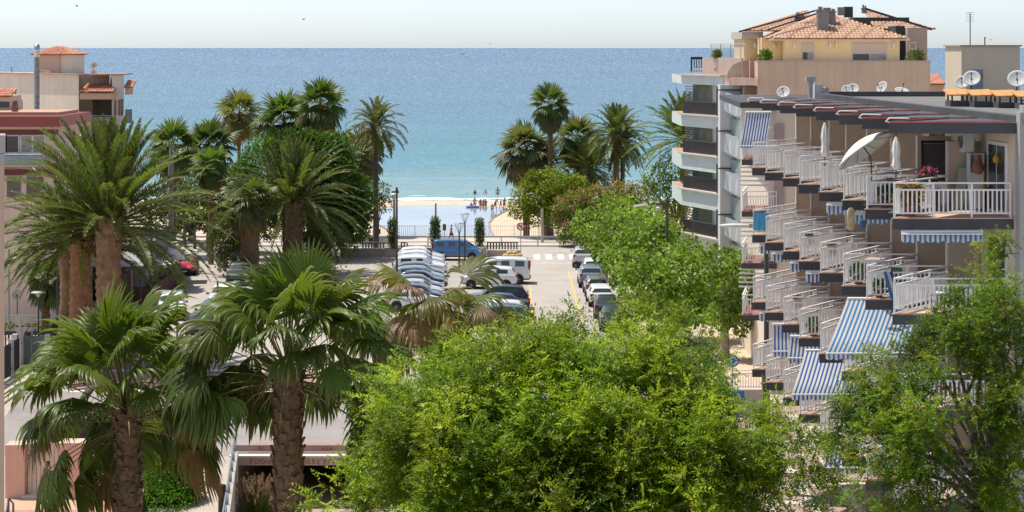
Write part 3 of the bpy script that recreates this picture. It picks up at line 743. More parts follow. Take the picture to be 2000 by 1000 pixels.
def sea_material():
    m = bpy.data.materials.new('sea_water'); m.use_nodes = True
    N = m.node_tree.nodes; L = m.node_tree.links; b = N['Principled BSDF']
    tc = N.new('ShaderNodeTexCoord'); sp = N.new('ShaderNodeSeparateXYZ'); L.new(tc.outputs['Object'], sp.inputs[0])
    lg = N.new('ShaderNodeMath'); lg.operation = 'LOGARITHM'; lg.inputs[1].default_value = 10; L.new(sp.outputs['Y'], lg.inputs[0])
    # swell-sized coordinates that lengthen offshore
    cb = N.new('ShaderNodeCombineXYZ')
    dv = N.new('ShaderNodeMath'); dv.operation = 'DIVIDE'; L.new(sp.outputs['X'], dv.inputs[0]); L.new(sp.outputs['Y'], dv.inputs[1])
    L.new(dv.outputs[0], cb.inputs['X'])
    dy = N.new('ShaderNodeMath'); dy.operation = 'DIVIDE'; dy.inputs[0].default_value = 20.7; L.new(sp.outputs['Y'], dy.inputs[1]); L.new(dy.outputs[0], cb.inputs['Y'])
    def nz(sx, sy, det=3, seed=0):
        mp = N.new('ShaderNodeMapping'); mp.inputs['Scale'].default_value = (sx, sy, 1); mp.inputs['Location'].default_value = (seed, seed*2, 0)
        L.new(cb.outputs[0], mp.inputs['Vector'])
        n = N.new('ShaderNodeTexNoise'); n.inputs['Scale'].default_value = 1; n.inputs['Detail'].default_value = det; n.inputs['Roughness'].default_value = .6
        L.new(mp.outputs[0], n.inputs['Vector']); return n
    mr = N.new('ShaderNodeMapRange'); mr.inputs['From Min'].default_value = 2.40; mr.inputs['From Max'].default_value = 4.4
    n1 = nz(60, 900, 4, 1)
    ad = N.new('ShaderNodeMath'); ad.operation = 'MULTIPLY_ADD'; ad.inputs[1].default_value = .16; L.new(n1.outputs['Fac'], ad.inputs[0])
    sb = N.new('ShaderNodeMath'); sb.operation = 'ADD'; sb.inputs[1].default_value = -.08; L.new(lg.outputs[0], sb.inputs[0]); L.new(sb.outputs[0], ad.inputs[2])
    L.new(ad.outputs[0], mr.inputs['Value'])
    cr = N.new('ShaderNodeValToRGB'); L.new(mr.outputs['Result'], cr.inputs['Fac'])
    e = cr.color_ramp.elements
    e[0].position = 0.0; e[0].color = (.27, .42, .40, 1)
    e[1].position = 1.0; e[1].color = SEA[4]+(1,)
    for p_, c_ in ((.035, SEA[0]), (.075, SEA[1]), (.20, SEA[2]), (.42, SEA[3])):
        k = e.new(p_); k.color = c_+(1,)
    n2 = nz(220, 2600, 3, 5)
    mx = N.new('ShaderNodeMix'); mx.data_type = 'RGBA'; mx.blend_type = 'MULTIPLY'; mx.inputs['Factor'].default_value = 1
    r2 = N.new('ShaderNodeMapRange'); r2.inputs['From Min'].default_value = .25; r2.inputs['From Max'].default_value = .75; r2.inputs['To Min'].default_value = .92; r2.inputs['To Max'].default_value = 1.08
    L.new(n2.outputs['Fac'], r2.inputs['Value'])
    L.new(cr.outputs['Color'], mx.inputs['A']); L.new(r2.outputs['Result'], mx.inputs['B'])
    n6 = nz(5, 260, 4, 23); r6 = N.new('ShaderNodeMapRange'); r6.inputs['From Min'].default_value = .3; r6.inputs['From Max'].default_value = .7; r6.inputs['To Min'].default_value = .92; r6.inputs['To Max'].default_value = 1.08
    L.new(n6.outputs['Fac'], r6.inputs['Value']); m6 = N.new('ShaderNodeMix'); m6.data_type = 'RGBA'; m6.blend_type = 'MULTIPLY'; m6.inputs['Factor'].default_value = 1
    L.new(mx.outputs['Result'], m6.inputs['A']); L.new(r6.outputs['Result'], m6.inputs['B']); mx = m6
    L.new(mx.outputs['Result'], b.inputs['Base Color'])
    b.inputs['Roughness'].default_value = .16; b.inputs['Specular IOR Level'].default_value = .22
    # real wave slopes: tilt the normal by noise
    n3 = nz(900, 9000, 2, 9)
    sc = N.new('ShaderNodeVectorMath'); sc.operation = 'SUBTRACT'; sc.inputs[1].default_value = (.5, .5, .5); L.new(n3.outputs['Color'], sc.inputs[0])
    s2 = N.new('ShaderNodeVectorMath'); s2.operation = 'MULTIPLY'; s2.inputs[1].default_value = (.30, .45, 0); L.new(sc.outputs[0], s2.inputs[0])
    s3 = N.new('ShaderNodeVectorMath'); s3.operation = 'ADD'; s3.inputs[1].default_value = (0, -.12, 1); L.new(s2.outputs[0], s3.inputs[0])
    # scattered steep wavelets
    n4 = nz(700, 5200, 1, 17)
    r4 = N.new('ShaderNodeMapRange'); r4.inputs['From Min'].default_value = .725; r4.inputs['From Max'].default_value = .80; L.new(n4.outputs['Fac'], r4.inputs['Value'])
    v4 = N.new('ShaderNodeVectorMath'); v4.operation = 'SCALE'; v4.inputs[0].default_value = (-.50, -.80, -.1); L.new(r4.outputs['Result'], v4.inputs['Scale'])
    a4 = N.new('ShaderNodeVectorMath'); a4.operation = 'ADD'; L.new(s3.outputs[0], a4.inputs[0]); L.new(v4.outputs[0], a4.inputs[1]); s3 = a4
    s4 = N.new('ShaderNodeVectorMath'); s4.operation = 'NORMALIZE'; L.new(s3.outputs[0], s4.inputs[0])
    L.new(s4.outputs[0], b.inputs['Normal'])
    return m
SEA = [(.20, .34, .34), (.10, .265, .30), (.10, .21, .26), (.10, .19, .262), (.08, .165, .25)]
mb = MB()
ys = [256, 300, 400, 700, 1500, 4000, 15000, 90000]
for a, b in zip(ys[:-1], ys[1:]):
    mb.quad((-.7*a-400, a, -2.3), (.7*a+400, a, -2.3), (.7*b+400, b, -2.3), (-.7*b-400, b, -2.3))
mb.build('sea', sea_material(), kind='structure')
foam = M('foam', (.82, .84, .83), .8, .08, 1.5)
rng = np.random.default_rng(11)
mb = MB()
def foam_band(yc, wmax, x0, x1, thr, seed):
    r = np.random.default_rng(seed); ph = r.random(6)*6.28
    xs = np.arange(x0, x1, .5); prev = None
    for x in xs:
        wv = .5+.5*math.sin(x*.11+ph[0])*math.sin(x*.37+ph[1])+.3*math.sin(x*1.3+ph[2])
        wd = wmax*max(0, wv-thr); c = yc+.9*math.sin(x*.09+ph[3])+.35*math.sin(x*.6+ph[4])
        cur = ((x, c-wd, -2.27), (x, c+wd*.8, -2.26)) if wd > .03 else None
        if prev and cur: mb.add([prev[0], cur[0], cur[1], prev[1]], [(0,1,2,3)])
        prev = cur
foam_band(266.8, 2.3, -120, 120, -.25, 1); foam_band(260.3, 1.0, -120, 120, -.1, 2); foam_band(263.3, 1.1, -120, 120, .45, 3); foam_band(272, .8, -120, 120, .75, 4)
mb.build('surf_foam', foam, kind='stuff')
# ---------------------------------------------------------------- palms near the street
R_ = lambda s: np.random.default_rng(s)
GF = (.112, .165, .026)
def tilt(cr, a):
    V, Fc, c = cr; s, k = math.sin(a), math.cos(a)
    return np.stack([V[:, 0]*k+V[:, 2]*s, V[:, 1], -V[:, 0]*s+V[:, 2]*k], 1), Fc, c
# three fan palms in front
def skirt(t, rng, z, n, r, L, parent_z):
    """dead leaf stubs and old flower stalks hanging at the crown's foot"""
    mb = MB()
    for i in range(n):
        a = rng.random()*6.28; e = rng.uniform(-.2, .9)
        p0 = np.array([r*math.cos(a), r*math.sin(a), z+rng.uniform(-.9, .0)])
        d = np.array([math.cos(a)*math.cos(e), math.sin(a)*math.cos(e), math.sin(e)]); l = L*rng.uniform(.4, 1.2)
        pts = [p0]
        for k in range(5):
            d = d+np.array([0, 0, -.34]); d /= np.linalg.norm(d); pts.append(pts[-1]+d*l/5)
        mb.tube(pts, list(np.linspace(.018, .006, 6)), 4)
    return mb.build('dead_stalks', M('dry_stalk', (.42, .32, .19), .9, .25, 4), t)
t = palm('bushy green fan palm with a shaggy brown trunk in front of the pink gate wall', tilt(fan_crown(R_(21), 62, 2.35, 1.50, -15, 87, .95, 34, 1.25, GF, .05, az0=.3, deadlow=.04, spread=1.9, clear=True, sag0=.12, sag1=.38), rad(-17)), 250, 806, 58, 0, .40, .36, 1.18, stubs=210, seed=3, name='fan_palm', stub_len=.26, boots_from=.05)
skirt(t, R_(4), 8.0, 26, .3, 1.3, 0)
t = palm('large green fan palm with a thick trunk in front of the dark underpass', tilt(fan_crown(R_(34), 66, 2.3, 1.50, -9, 88, .95, 36, 1.25, GF, .04, az0=1.1, deadlow=.03, spread=1.9, clear=True, sag0=.12, sag1=.38), rad(7)), 563, 722, 56, -2.2, .45, .40, 1.15, stubs=240, seed=5, name='fan_palm', stub_len=.28, boots_from=.05)
skirt(t, R_(8), 11.4, 30, .3, 1.4, 0)
t = palm('half withered fan palm with brown folded leaves in front of the parked cars', fan_crown(R_(46), 36, 2.35, 1.5, -5, 70, .85, 30, 3.3, (.14, .155, .035), .52, az0=.4, deadlow=.1, spread=1.5, sag_age=.8, sag0=.1, sag1=.5), 850, 668, 66, 0, .34, .28, 1.1, stubs=80, seed=6, name='fan_palm')
skirt(t, R_(9), 8.4, 14, .25, 1.6, 0)
# date palms on the left pavement
GD = (.11, .145, .036)
palm('biggest date palm with a broad arching crown and a red-brown collar on its thick trunk', feather_crown(R_(51), 140, 6.8, -22, 86, .78, 72, .034, .40, GD, 1.5, tipyel=.25, clear=True, ldroop=.14), 212, 432, 112, 0, .80, .70, 1.22, seed=7, bark=M('bark_canary', (.30, .18, .105), .95, .4, 3, bump=.9, bscale=9), name='date_palm', stubs=46, boots_from=.86, stub_len=.4, rough=.10, group='date palms on the left pavement')
palm('shorter date palm with orange fibre under its crown, just left of the biggest date palm', feather_crown(R_(52), 60, 5.5, -18, 66, .85, 56, .034, .36, GD, 1.1, clear=True, ldroop=.14, tipyel=.2), 158, 470, 114, 0, .72, .62, 1.15, seed=8, bark=M('bark_canary2', (.36, .19, .10), .95, .4, 3, bump=.9, bscale=9), name='date_palm', stubs=36, boots_from=.86, stub_len=.4, rough=.10, group='date palms on the left pavement')
palm('slimmer dark-trunked date palm at the back of the group of three', feather_crown(R_(53), 50, 5.6, -18, 66, .85, 52, .034, .36, (.07, .105, .028), 1.0), 132, 462, 118, 0, .48, .42, 1.15, seed=9, bark=MATS['bark_canary'], name='date_palm', stubs=20, boots_from=.86, rough=.08, group='date palms on the left pavement')
palm('small young fan palm standing behind the hedge-topped balustrade', fan_crown(R_(55), 30, .8, .85, -35, 80, 1.0, 22, .8, (.09, .15, .04)), 88, 545, 124, .13, .30, .26, 1.1, stubs=30, seed=10, name='fan_palm')
# palms in the middle
palm('wide date palm with long feathery fronds behind the green fan palm in the car park', feather_crown(R_(61), 104, 6.3, -24, 88, .82, 60, .036, .38, (.105, .14, .045), 1.1, tipyel=.25, clear=True, ldroop=.15), 572, 395, 158, 0, .85, .8, 1.25, seed=11, name='date_palm', stubs=130, boots_from=.1, stub_len=.3)
palm('stout fan palm with a thick skirt of dry brown leaves beside the wide date palm', fan_crown(R_(62), 60, 1.25, 1.35, -84, 80, .85, 20, 1.1, (.10, .14, .04), .05, deadlow=.40, m=5), 488, 392, 154, 0, .8, .62, 1.1, seed=12, name='fan_palm', stubs=60)
# silhouettes against the sea
def sea_fan(label, px, py, wpx, D, seed, green=(.058, .088, .028), n=40, deadlow=.18, elo=-78, r=.2, gz=.06, droop=.8, stubs=0, bark=None, leanx=0):
    R0 = wpx/2*D/F*.98; green = tuple(c*1.7 for c in green); n = int(n*1.25)
    return palm(label, fan_crown(R_(seed), n, R0*.50, R0*.58, elo, 86, .92, 22, droop, green, .05, deadlow=deadlow, m=5), px, py, D, gz, r*1.25, r, 1.1, (leanx, 0), stubs, seed, bark=bark, name='fan_palm')
sea_fan('slender yellowish fan palm standing alone against the sea, farthest left of the tall ones', 467, 222, 104, 195, 71, (.10, .105, .03), 30, .2, -60, gz=-2, r=.16)
sea_fan('full-crowned fan palm with drooping dark leaves rising behind the dark pine', 555, 240, 136, 190, 72, (.05, .085, .025), 52, .06, -70, gz=-2)
sea_fan('tallest fan palm of the left grove, with dry reddish leaves under a ragged crown', 625, 206, 118, 186, 73, (.055, .09, .024), 44, .28, -84, r=.3, bark=bark_red)
sea_fan('low fan palm tucked behind the right shoulder of the dark pine', 650, 300, 100, 189, 74, (.075, .11, .03), 34, .05, -40, gz=-2)
sea_fan('pale grey-green fan palm between the dark pine and the tall wind-blown date palm', 706, 300, 108, 190, 75, (.085, .10, .05), 44, .12, -75, gz=-2)
sea_fan('fan palm with a green tuft behind the grey lamp mast left of the street', 338, 285, 116, 172, 76, (.08, .12, .035), 44, .16, -70)
sea_fan('dark bushy fan palm left of the slender yellowish fan palm', 408, 285, 120, 176, 77, (.045, .070, .026), 52, .1, -80)
sea_fan('small fan palm with orange leaf bases under the dark bushy fan palm', 412, 325, 84, 165, 78, (.07, .115, .03), 34, .1, -50)
palm('tall wind-blown date palm with a bare dark trunk swollen under its crown', feather_crown(R_(81), 46, 3.3, -52, 80, 1.25, 40, .034, .72, (0.13, 0.145, 0.055), 1.0, wind=(.12, 0, 0), tipyel=.3), 734, 243, 179, 0, .27, .24, 2.1, seed=14, name='date_palm', stubs=40, boots_from=.84, bark=M('bark_dark', (.10, .08, .065), .95, .4, 5, bump=.6))
sea_fan('tall fan palm with a round crown and thin trunk, highest of the right grove', 1075, 205, 92, 192, 82, (.055, .088, .024), 46, .25, -85, gz=-2, r=.22)
sea_fan('wide shaggy grey fan palm at the left end of the right grove', 1028, 295, 128, 196, 83, (.085, .10, .055), 56, .2, -80, gz=-2, r=.3)
sea_fan('fan palm half hidden between the round-crowned palm and the arching date palm', 1128, 270, 104, 197, 84, (.068, .10, .035), 44, .12, -70, gz=-2)
palm('arching date palm with a rough reddish trunk on the right of the right grove', feather_crown(R_(85), 66, 3.7, -46, 84, 1.15, 40, .036, .66, (0.11, 0.15, 0.05), 1.0), 1204, 262, 190, -2, .34, .30, 1.5, seed=15, name='date_palm', stubs=60, boots_from=.3)
palm('dark slim-trunked date palm close against the arching one', feather_crown(R_(86), 40, 2.9, -46, 70, 1.2, 34, .034, .66, (0.085, 0.12, 0.04), 1.0), 1216, 280, 191, -2, .22, .22, 2.2, seed=16, name='date_palm', bark=MATS['bark_dark'], stubs=20, boots_from=.75)
palm('low spreading date palm with orange fruit stalks in the middle of the right grove', feather_crown(R_(87), 72, 4.1, -50, 80, 1.1, 40, .036, .66, (0.12, 0.15, 0.055), 1.0), 1150, 325, 194, -2, .4, .36, 1.3, seed=17, name='date_palm', stubs=40)
palm('squat date palm behind the yellow-green tree of the right grove', feather_crown(R_(88), 60, 3.4, -40, 80, 1.1, 36, .036, .66, (0.125, 0.15, 0.06), 1.0), 1068, 318, 198, -2, .4, .36, 1.3, seed=18, name='date_palm', stubs=40)
palm('date palm whose fronds fan out from behind the white balconies', feather_crown(R_(89), 60, 4.9, -30, 84, .85, 44, .040, .6, (0.13, 0.19, 0.055), 1.0), 1335, 268, 168, .1, .36, .32, 1.2, seed=19, name='date_palm', stubs=30)
# ---------------------------------------------------------------- broadleaf trees and shrubs
PINE = [(.055, .115, .018), (.07, .14, .022), (.09, .16, .026)]
bushy('dense dark green pine with a rounded crown behind the wide date palm', 'tree', 'pine_tree', [(520, 330, 55), (580, 310, 62), (640, 330, 66), (668, 372, 54), (600, 380, 70), (650, 410, 60), (690, 412, 38), (530, 390, 55), (640, 300, 40), (680, 440, 42), (480, 350, 36), (600, 290, 35)], 170, .1, 640, (.40, .17), 46, PINE, .3, 91, .62, 1.0, -.8)
YG = [(.17, .19, .02), (.12, .17, .02), (.22, .20, .025)]
bushy('yellow-green shrub at the foot of the tall wind-blown date palm', 'shrub', 'shrub', [(742, 375, 22), (730, 400, 24), (752, 398, 17), (722, 372, 16)], 192, -2, 738, (.26, .14), 26, YG, .1, 92)
bushy('yellow-green tree with a domed crown standing left of the pink-flowered tree', 'tree', 'broadleaf_tree', [(1040, 385, 42), (1075, 360, 38), (1110, 370, 34), (1075, 395, 46), (1020, 400, 30), (1110, 400, 34), (1045, 350, 22), (1128, 356, 18), (1050, 420, 26)], 188, 0, 1075, (.27, .15), 40, [(.15, .24, .02), (.20, .27, .022), (.28, .27, .03)], .3, 93, .5, .9, -.7)
def blossoms(t, p, d, rng):
    k = (d[:, 2] > .25) & (rng.random(len(p)) < .20)
    q = p[k]+d[k]*.12
    n = len(q)
    V, Fc, c = leaf_quads(rng, np.repeat(q, 3, 0), rand_dir(rng, n*3, .7), rand_dir(rng, n*3, .5), .22, .2, jitter_col(rng, n*3, (.55, .27, .18), .2))
    np_mesh('blossoms', V, Fc, dry_m, c, t)
MIM = [(.14, .22, .025), (.17, .23, .035), (.12, .18, .025)]
bushy('low spreading tree dotted with pink blossoms, in front of the right palm grove', 'tree', 'flowering_tree', [(1120, 405, 36), (1165, 390, 34), (1210, 385, 34), (1245, 388, 26), (1190, 410, 40), (1110, 445, 32), (1150, 430, 36), (1230, 410, 34), (1095, 425, 22)], 180, 0, 1160, (.26, .14), 40, MIM, .22, 94, .5, 1.0, -.7, extra=blossoms)
bushy('small tree of blossoms leaning over the guard rail at the right of the promenade', 'tree', 'flowering_tree', [(1110, 465, 22), (1128, 455, 20), (1140, 472, 20)], 182.5, .06, 1132, (.24, .11), 26, MIM, .1, 95, extra=blossoms)
bushy('airy light green tree standing against the white balconies', 'tree', 'broadleaf_tree', [(1285, 350, 34), (1315, 330, 34), (1300, 385, 40), (1262, 362, 20), (1330, 380, 34), (1322, 425, 34), (1285, 415, 26), (1345, 340, 26)], 166, .1, 1318, (.26, .14), 30, [(.16, .25, .022), (.13, .21, .02), (.20, .26, .03)], .22, 96, .3, 1.0, -.35)
WEEP = [(.10, .13, .045), (.08, .115, .035), (.13, .15, .06)]
def weeper(label, cl, D, tpx, seed):
    rng = R_(seed); tx = X(tpx, D)
    t = thing('pepper_tree', label, 'tree', (tx, D, 0))
    cs = [((X(a, D)-tx, 0, Z(b, D)), r*D/F) for a, b, r in cl]
    p, d, ix = clump_points(rng, cs, 5, .5)
    n = len(p); L = []
    C = [p]; q = p.copy(); dd = norm(d*.6+rand_dir(rng, n)*.3)
    for k in range(5):
        dd = norm(dd+np.array([0, 0, -.5])); q = q+dd*.28; C.append(q.copy())
    Q = np.stack(C, 1).reshape(-1, 3); m = len(Q)
    Q = np.repeat(Q, 4, 0)+.06*rng.normal(size=(m*4, 3))
    col = jitter_col(rng, len(Q), (.105, .135, .045), .3)
    ax = norm(rand_dir(rng, len(Q))*.7+np.array([0, 0, -.9]))
    V, Fc, c = leaf_quads(rng, Q, ax, rand_dir(rng, len(Q), .3), .28, .08, col)
    np_mesh('crown', V, Fc, leaf_m, c, t)
    mb = MB(); mb.tube([(0, 0, 0), (.1, 0, 1.5), (0, 0, 3)], [.2, .16, .12], 8); limbs(mb, rng, (0, 0, 2.8), [c[0] for c in cs], .09); mb.build('trunk', bark_grey, t)
weeper('grey-green weeping tree left of the palm with the brown skirt', [(445, 440, 26), (462, 470, 26), (440, 480, 20), (470, 425, 18)], 157, 455, 101)
weeper('grey-green weeping tree right of the wide date palm', [(610, 470, 30), (640, 455, 26), (600, 440, 26), (655, 480, 18)], 160, 622, 102)
bushy('olive undergrowth bush beneath the palms left of the street', 'shrub', 'shrub', [(330, 365, 30), (372, 385, 34), (400, 365, 24), (352, 400, 26)], 178, .1, 360, (.26, .12), 20, [(.06, .10, .02), (.10, .13, .03)], .15, 103)
bushy('bright green bush in the shade between the palms and the street', 'shrub', 'shrub', [(385, 420, 22), (345, 428, 18), (410, 415, 18)], 176, .1, 380, (.22, .12), 22, [(.12, .19, .02), (.10, .16, .02)], .12, 104)
DG = [(.06, .10, .03), (.08, .13, .03), (.10, .14, .04)]
bushy('dark leafy tree between the slender yellowish palm and the left buildings', 'tree', 'broadleaf_tree', [(300, 395, 34), (340, 380, 36), (385, 370, 36), (425, 385, 34), (320, 430, 34), (365, 425, 34), (415, 430, 32), (455, 410, 26), (440, 350, 24)], 184, .1, 372, (.34, .17), 30, DG, .25, 105, .5, 1.0, -.9)
bushy('low dark tree behind the stout fan palm and its brown skirt', 'tree', 'broadleaf_tree', [(450, 375, 30), (430, 440, 30), (480, 420, 34), (520, 440, 34), (470, 465, 26), (440, 400, 30)], 174, .1, 470, (.30, .15), 30, DG, .2, 106, .5, 1.0, -.9)
# pollarded plane trees on the right pavement
PL = [(.18, .30, .035), (.22, .35, .045), (.13, .235, .03), (.27, .36, .08)]
def plane(label, cl, D, tpx, seed, dens=24):
    return bushy(label, 'tree', 'plane_tree', cl, D, .13, tpx, (.25, .24), dens, PL, .27, seed, .45, 1.1, -.66, bark=bark_plane, depth=1.25, group='plane trees along the right pavement', yel=.10)
plane('nearest plane tree, with a thick forked trunk beside the tall dark lamp post', [(1265, 560, 62), (1320, 530, 66), (1380, 545, 62), (1240, 520, 44), (1425, 570, 40), (1300, 580, 52), (1355, 590, 46), (1385, 600, 36), (1335, 608, 30)], 121, 1272, 111)
plane('plane tree beside the balconies with white railings, right of the thick forked trunk', [(1440, 530, 46), (1462, 560, 42), (1410, 515, 40), (1448, 585, 36), (1482, 590, 30), (1425, 605, 34), (1470, 612, 28), (1445, 628, 28), (1398, 622, 30)], 114, 1415, 112)
plane('second plane tree of the row, over the roofs of the parked cars', [(1220, 500, 50), (1260, 475, 56), (1310, 485, 52), (1212, 532, 34), (1345, 500, 34), (1290, 450, 30)], 132, 1248, 113)
plane('third plane tree of the row, in the middle of the clipped green mass', [(1188, 465, 42), (1225, 445, 46), (1270, 440, 42), (1182, 492, 26), (1310, 455, 30)], 143, 1215, 114)
plane('farthest plane tree, beside the white sport utility car at the crossing', [(1150, 440, 36), (1190, 415, 38), (1225, 412, 32), (1148, 466, 24), (1174, 480, 26), (1255, 425, 24)], 154, 1180, 115)

# ---- big locust tree in front and the feathery tree on the right
def locust(label, cl, D, trunk_px, base_py, seed, dens, cols, L, ll, lw, pairs, gap, gapf=1.0, yel=.3, nlimb=14, depth=.9, shell=.45, tr=.2, twig=0, relief=.22):
    rng = R_(seed); tx = X(trunk_px, D)
    t = thing('locust_tree', label, 'tree', (tx, D, 0))
    cs = []
    for c in cl:
        dD = c[3] if len(c) > 3 else 0
        x, y, z = P(c[0], c[1], D+dD); r = c[2]*(D+dD)/F
        cs.append(((x-tx, y-D, z), (r, r*depth, r*.95)))
    p, d, ix = clump_points(rng, cs, dens, shell)
    g = noise_gap(p, gapf, seed)
    keep = g > gap+.22*rng.normal(size=len(p))
    p, d, ix, g = p[keep], d[keep], ix[keep], g[keep]; p = p+d*(g*relief)[:, None]
    # each point becomes a shoot with several leaves
    k = 4
    n = len(p)*k
    q = np.repeat(p, k, 0)+.07*rng.normal(size=(n, 3)); dd = np.repeat(norm(d+np.array([0, 0, .25])+.35*rng.normal(size=d.shape)), k, 0)
    ld = norm(dd*.75+rand_dir(rng, n)*.85)
    young = np.repeat(((g > .35) & (d[:, 2] > -.1))*rng.random(len(p))**1.6, k)[:, None]
    base = np.array(cols)[np.repeat(rng.choice(len(cols), len(p)), k)]
    tone = 1+.34*noise_gap(q, .8, seed+5)[:, None]
    col = base*tone*(1+.2*rng.normal(size=(n, 1)))
    col = col*(1-yel*young)+yel*young*np.array([.55, .62, .03])
    V, Fc, c = compound_leaves(rng, q, ld, L*(.7+.6*rng.random(n)), pairs, ll, lw, np.clip(col, .01, 1), .55)
    np_mesh('crown', V, Fc, leaf_m, c, t)
    mb = MB(); top = np.mean([c[0] for c in cs], 0); zt = top[2]-2.2
    mb.tube([(0, 0, 0), (.12, 0, zt*.35), (-.05, .1, zt*.7), (0, 0, zt)], [tr*1.2, tr, tr*.85, tr*.75], 10)
    limbs(mb, rng, (0, 0, zt*.97), [np.array(c[0]) for c in cs][:nlimb], tr*.5, .02, 6, .12)
    for i in range(twig):
        a = cs[rng.integers(len(cs))]; b = np.array(a[0])+rand_dir(rng, 1)[0]*np.array(a[1])*.95; m = np.array(a[0])*.6+b*.4+rng.normal(size=3)*.08
        mb.tube([np.array(a[0])*.98, m, b], [.022, .014, .005], 5)
    mb.build('trunk', bark_grey, t)
    return t
LC = [(.135, .225, .015), (.17, .27, .018), (.10, .18, .014), (.24, .32, .022)]
front = [(822, 785, 74, 1), (908, 735, 66, 3), (868, 705, 34, 3), (975, 722, 70, 4), (1060, 690, 66, 4), (1150, 680, 74, 4), (1240, 690, 78, 4), (1330, 690, 72, 3), (1378, 668, 48, 3), (1365, 770, 62, 1), (1500, 872, 60, 0), (1112, 604, 15, 3), (1545, 900, 66, -1),
         (890, 830, 100, -1), (990, 790, 110, -1), (1100, 780, 110, -1), (1210, 790, 110, -1), (1320, 790, 105, -1), (800, 872, 56, 1), (850, 920, 84, -1), (930, 920, 110, -3), (1060, 900, 115, -3), (1190, 900, 115, -3), (1310, 900, 105, -3), (1410, 900, 90, -2), (750, 965, 48, 0), (748, 900, 48, 1), (705, 985, 34, 0), (1480, 970, 80, -2), (900, 1010, 100, -4), (1040, 1020, 110, -4), (1180, 1020, 110, -4), (1320, 1020, 100, -4), (1600, 960, 40, -1)]
locust('broad bright green locust tree filling the foreground between the fan palms and the balconies', front, 46, 1130, 1000, 121, 25, LC, .46, .105, .042, 7, -.16, 1.15, .65, 22, relief=.5)
right = [(1960, 480, 36, 2), (1925, 560, 40, 1), (1970, 600, 46, 0), (1880, 600, 34, 1), (1830, 640, 40, 1), (1890, 660, 52, 0), (1960, 690, 60, 0), (1790, 690, 44, 1), (1840, 740, 60, 0), (1720, 740, 44, 1), (1770, 790, 52, 0), (1690, 800, 44, 1), (1660, 850, 40, 1), (1730, 860, 56, 0), (1810, 850, 58, -1), (1900, 800, 70, -1), (1970, 800, 60, -1), (1880, 910, 60, -1), (1790, 930, 52, 0), (1720, 950, 40, 0), (1960, 930, 60, -1), (1850, 990, 56, -1), (1660, 790, 26, 1), (2010, 540, 40, 1), (2020, 870, 60, 0), (1930, 1010, 60, 0), (1760, 1010, 30, 0)]
locust('feathery loose tree with dark branches at the right edge, in front of the balconies', right, 41, 1945, 1000, 122, 25, [(.11, .21, .016), (.14, .25, .02), (.09, .17, .015), (.24, .27, .024)], .30, .074, .034, 6, -.60, 1.6, .30, 28, 1.0, .15, .12, 90)

# ---- hedges, potted columns, grass
def box_leaves(name, parent, boxes, dens, leaf, cols, rng, mat=leaf_m):
    """leafy skin over boxes (x0,x1,y0,y1,z0,z1)"""
    Ps, Ds = [], []
    for x0, x1, y0, y1, z0, z1 in boxes:
        n = int(dens*((x1-x0)*(y1-y0)+(x1-x0)*(z1-z0)*2+(y1-y0)*(z1-z0)*2))
        f = rng.random((n, 3)); k = rng.integers(0, 5, n)
        f[k == 0, 2] = 1; f[k == 1, 1] = 0; f[k == 2, 1] = 1; f[k == 3, 0] = 0; f[k == 4, 0] = 1
        p = np.array([x0, y0, z0])+f*np.array([x1-x0, y1-y0, z1-z0])
        Ds.append(norm(f-.5+.2*rng.normal(size=(n, 3)))); Ps.append(p+.05*rng.normal(size=(n, 3)))
    p = np.concatenate(Ps); d = np.concatenate(Ds); n = len(p)
    col = np.array(cols)[rng.integers(0, len(cols), n)]*(1+.2*rng.normal(size=(n, 1)))
    V, Fc, c = leaf_quads(rng, p, norm(d*.4+rand_dir(rng, n)+np.array([0, 0, .3])), norm(d+.6*rng.normal(size=(n, 3))), leaf[0]*(.7+.6*rng.random(n)), leaf[1], np.clip(col, .01, 1))
    return np_mesh(name, V, Fc, mat, c, parent)
HG = [(.10, .23, .014), (.13, .28, .02), (.08, .18, .014)]
t = thing('hedge', 'rounded bright green hedge between the path and the shaggy palm trunk', 'hedge', (0, 0, 0))
rng = R_(131)
cs = []
for px, py, r, D in ((325, 935, 62, 79), (335, 960, 58, 79), (300, 960, 50, 79), (320, 1000, 60, 78), (292, 905, 42, 81), (300, 870, 34, 84), (285, 850, 30, 86), (330, 900, 36, 80), (270, 880, 34, 83), (350, 930, 36, 79), (355, 965, 34, 79)):
    x, y, z = P(px, py, D); cs.append(((x, y, z), r*D/F))
p, d, ix = clump_points(rng, cs, 260, .85); k = p[:, 2] > .03; p, d = p[k], d[k]; n = len(p)
col = np.array(HG)[rng.integers(0, 3, n)]*(1+.22*rng.normal(size=(n, 1)))
V, Fc, c = leaf_quads(rng, p, norm(d*.5+rand_dir(rng, n)), norm(d+.6*rng.normal(size=(n, 3))), .13, .07, np.clip(col, .01, 1))
np_mesh('leaves', V, Fc, leaf_m, c, t)
mb = MB()
for q in cs: mb.tube([(q[0][0], q[0][1], 0), (q[0][0], q[0][1], q[0][2])], [.04, .015], 5)
mb.build('stems', bark_grey, t)
t = thing('hedge', 'low trimmed hedge under the grey railing beside the pink gate wall', 'hedge', (0, 0, 0))
box_leaves('leaves', t, [(X(168, 79.9), X(300, 79.9), 79.9, 80.6, .02, 1.15)], 330, (.14, .08), HG, R_(132))
mb = MB()
for k in range(6): mb.tube([(-17.1+k*.45, 80.2, 0), (-17.1+k*.45, 80.25, .9)], [.03, .012], 5)
mb.build('stems', bark_grey, t)
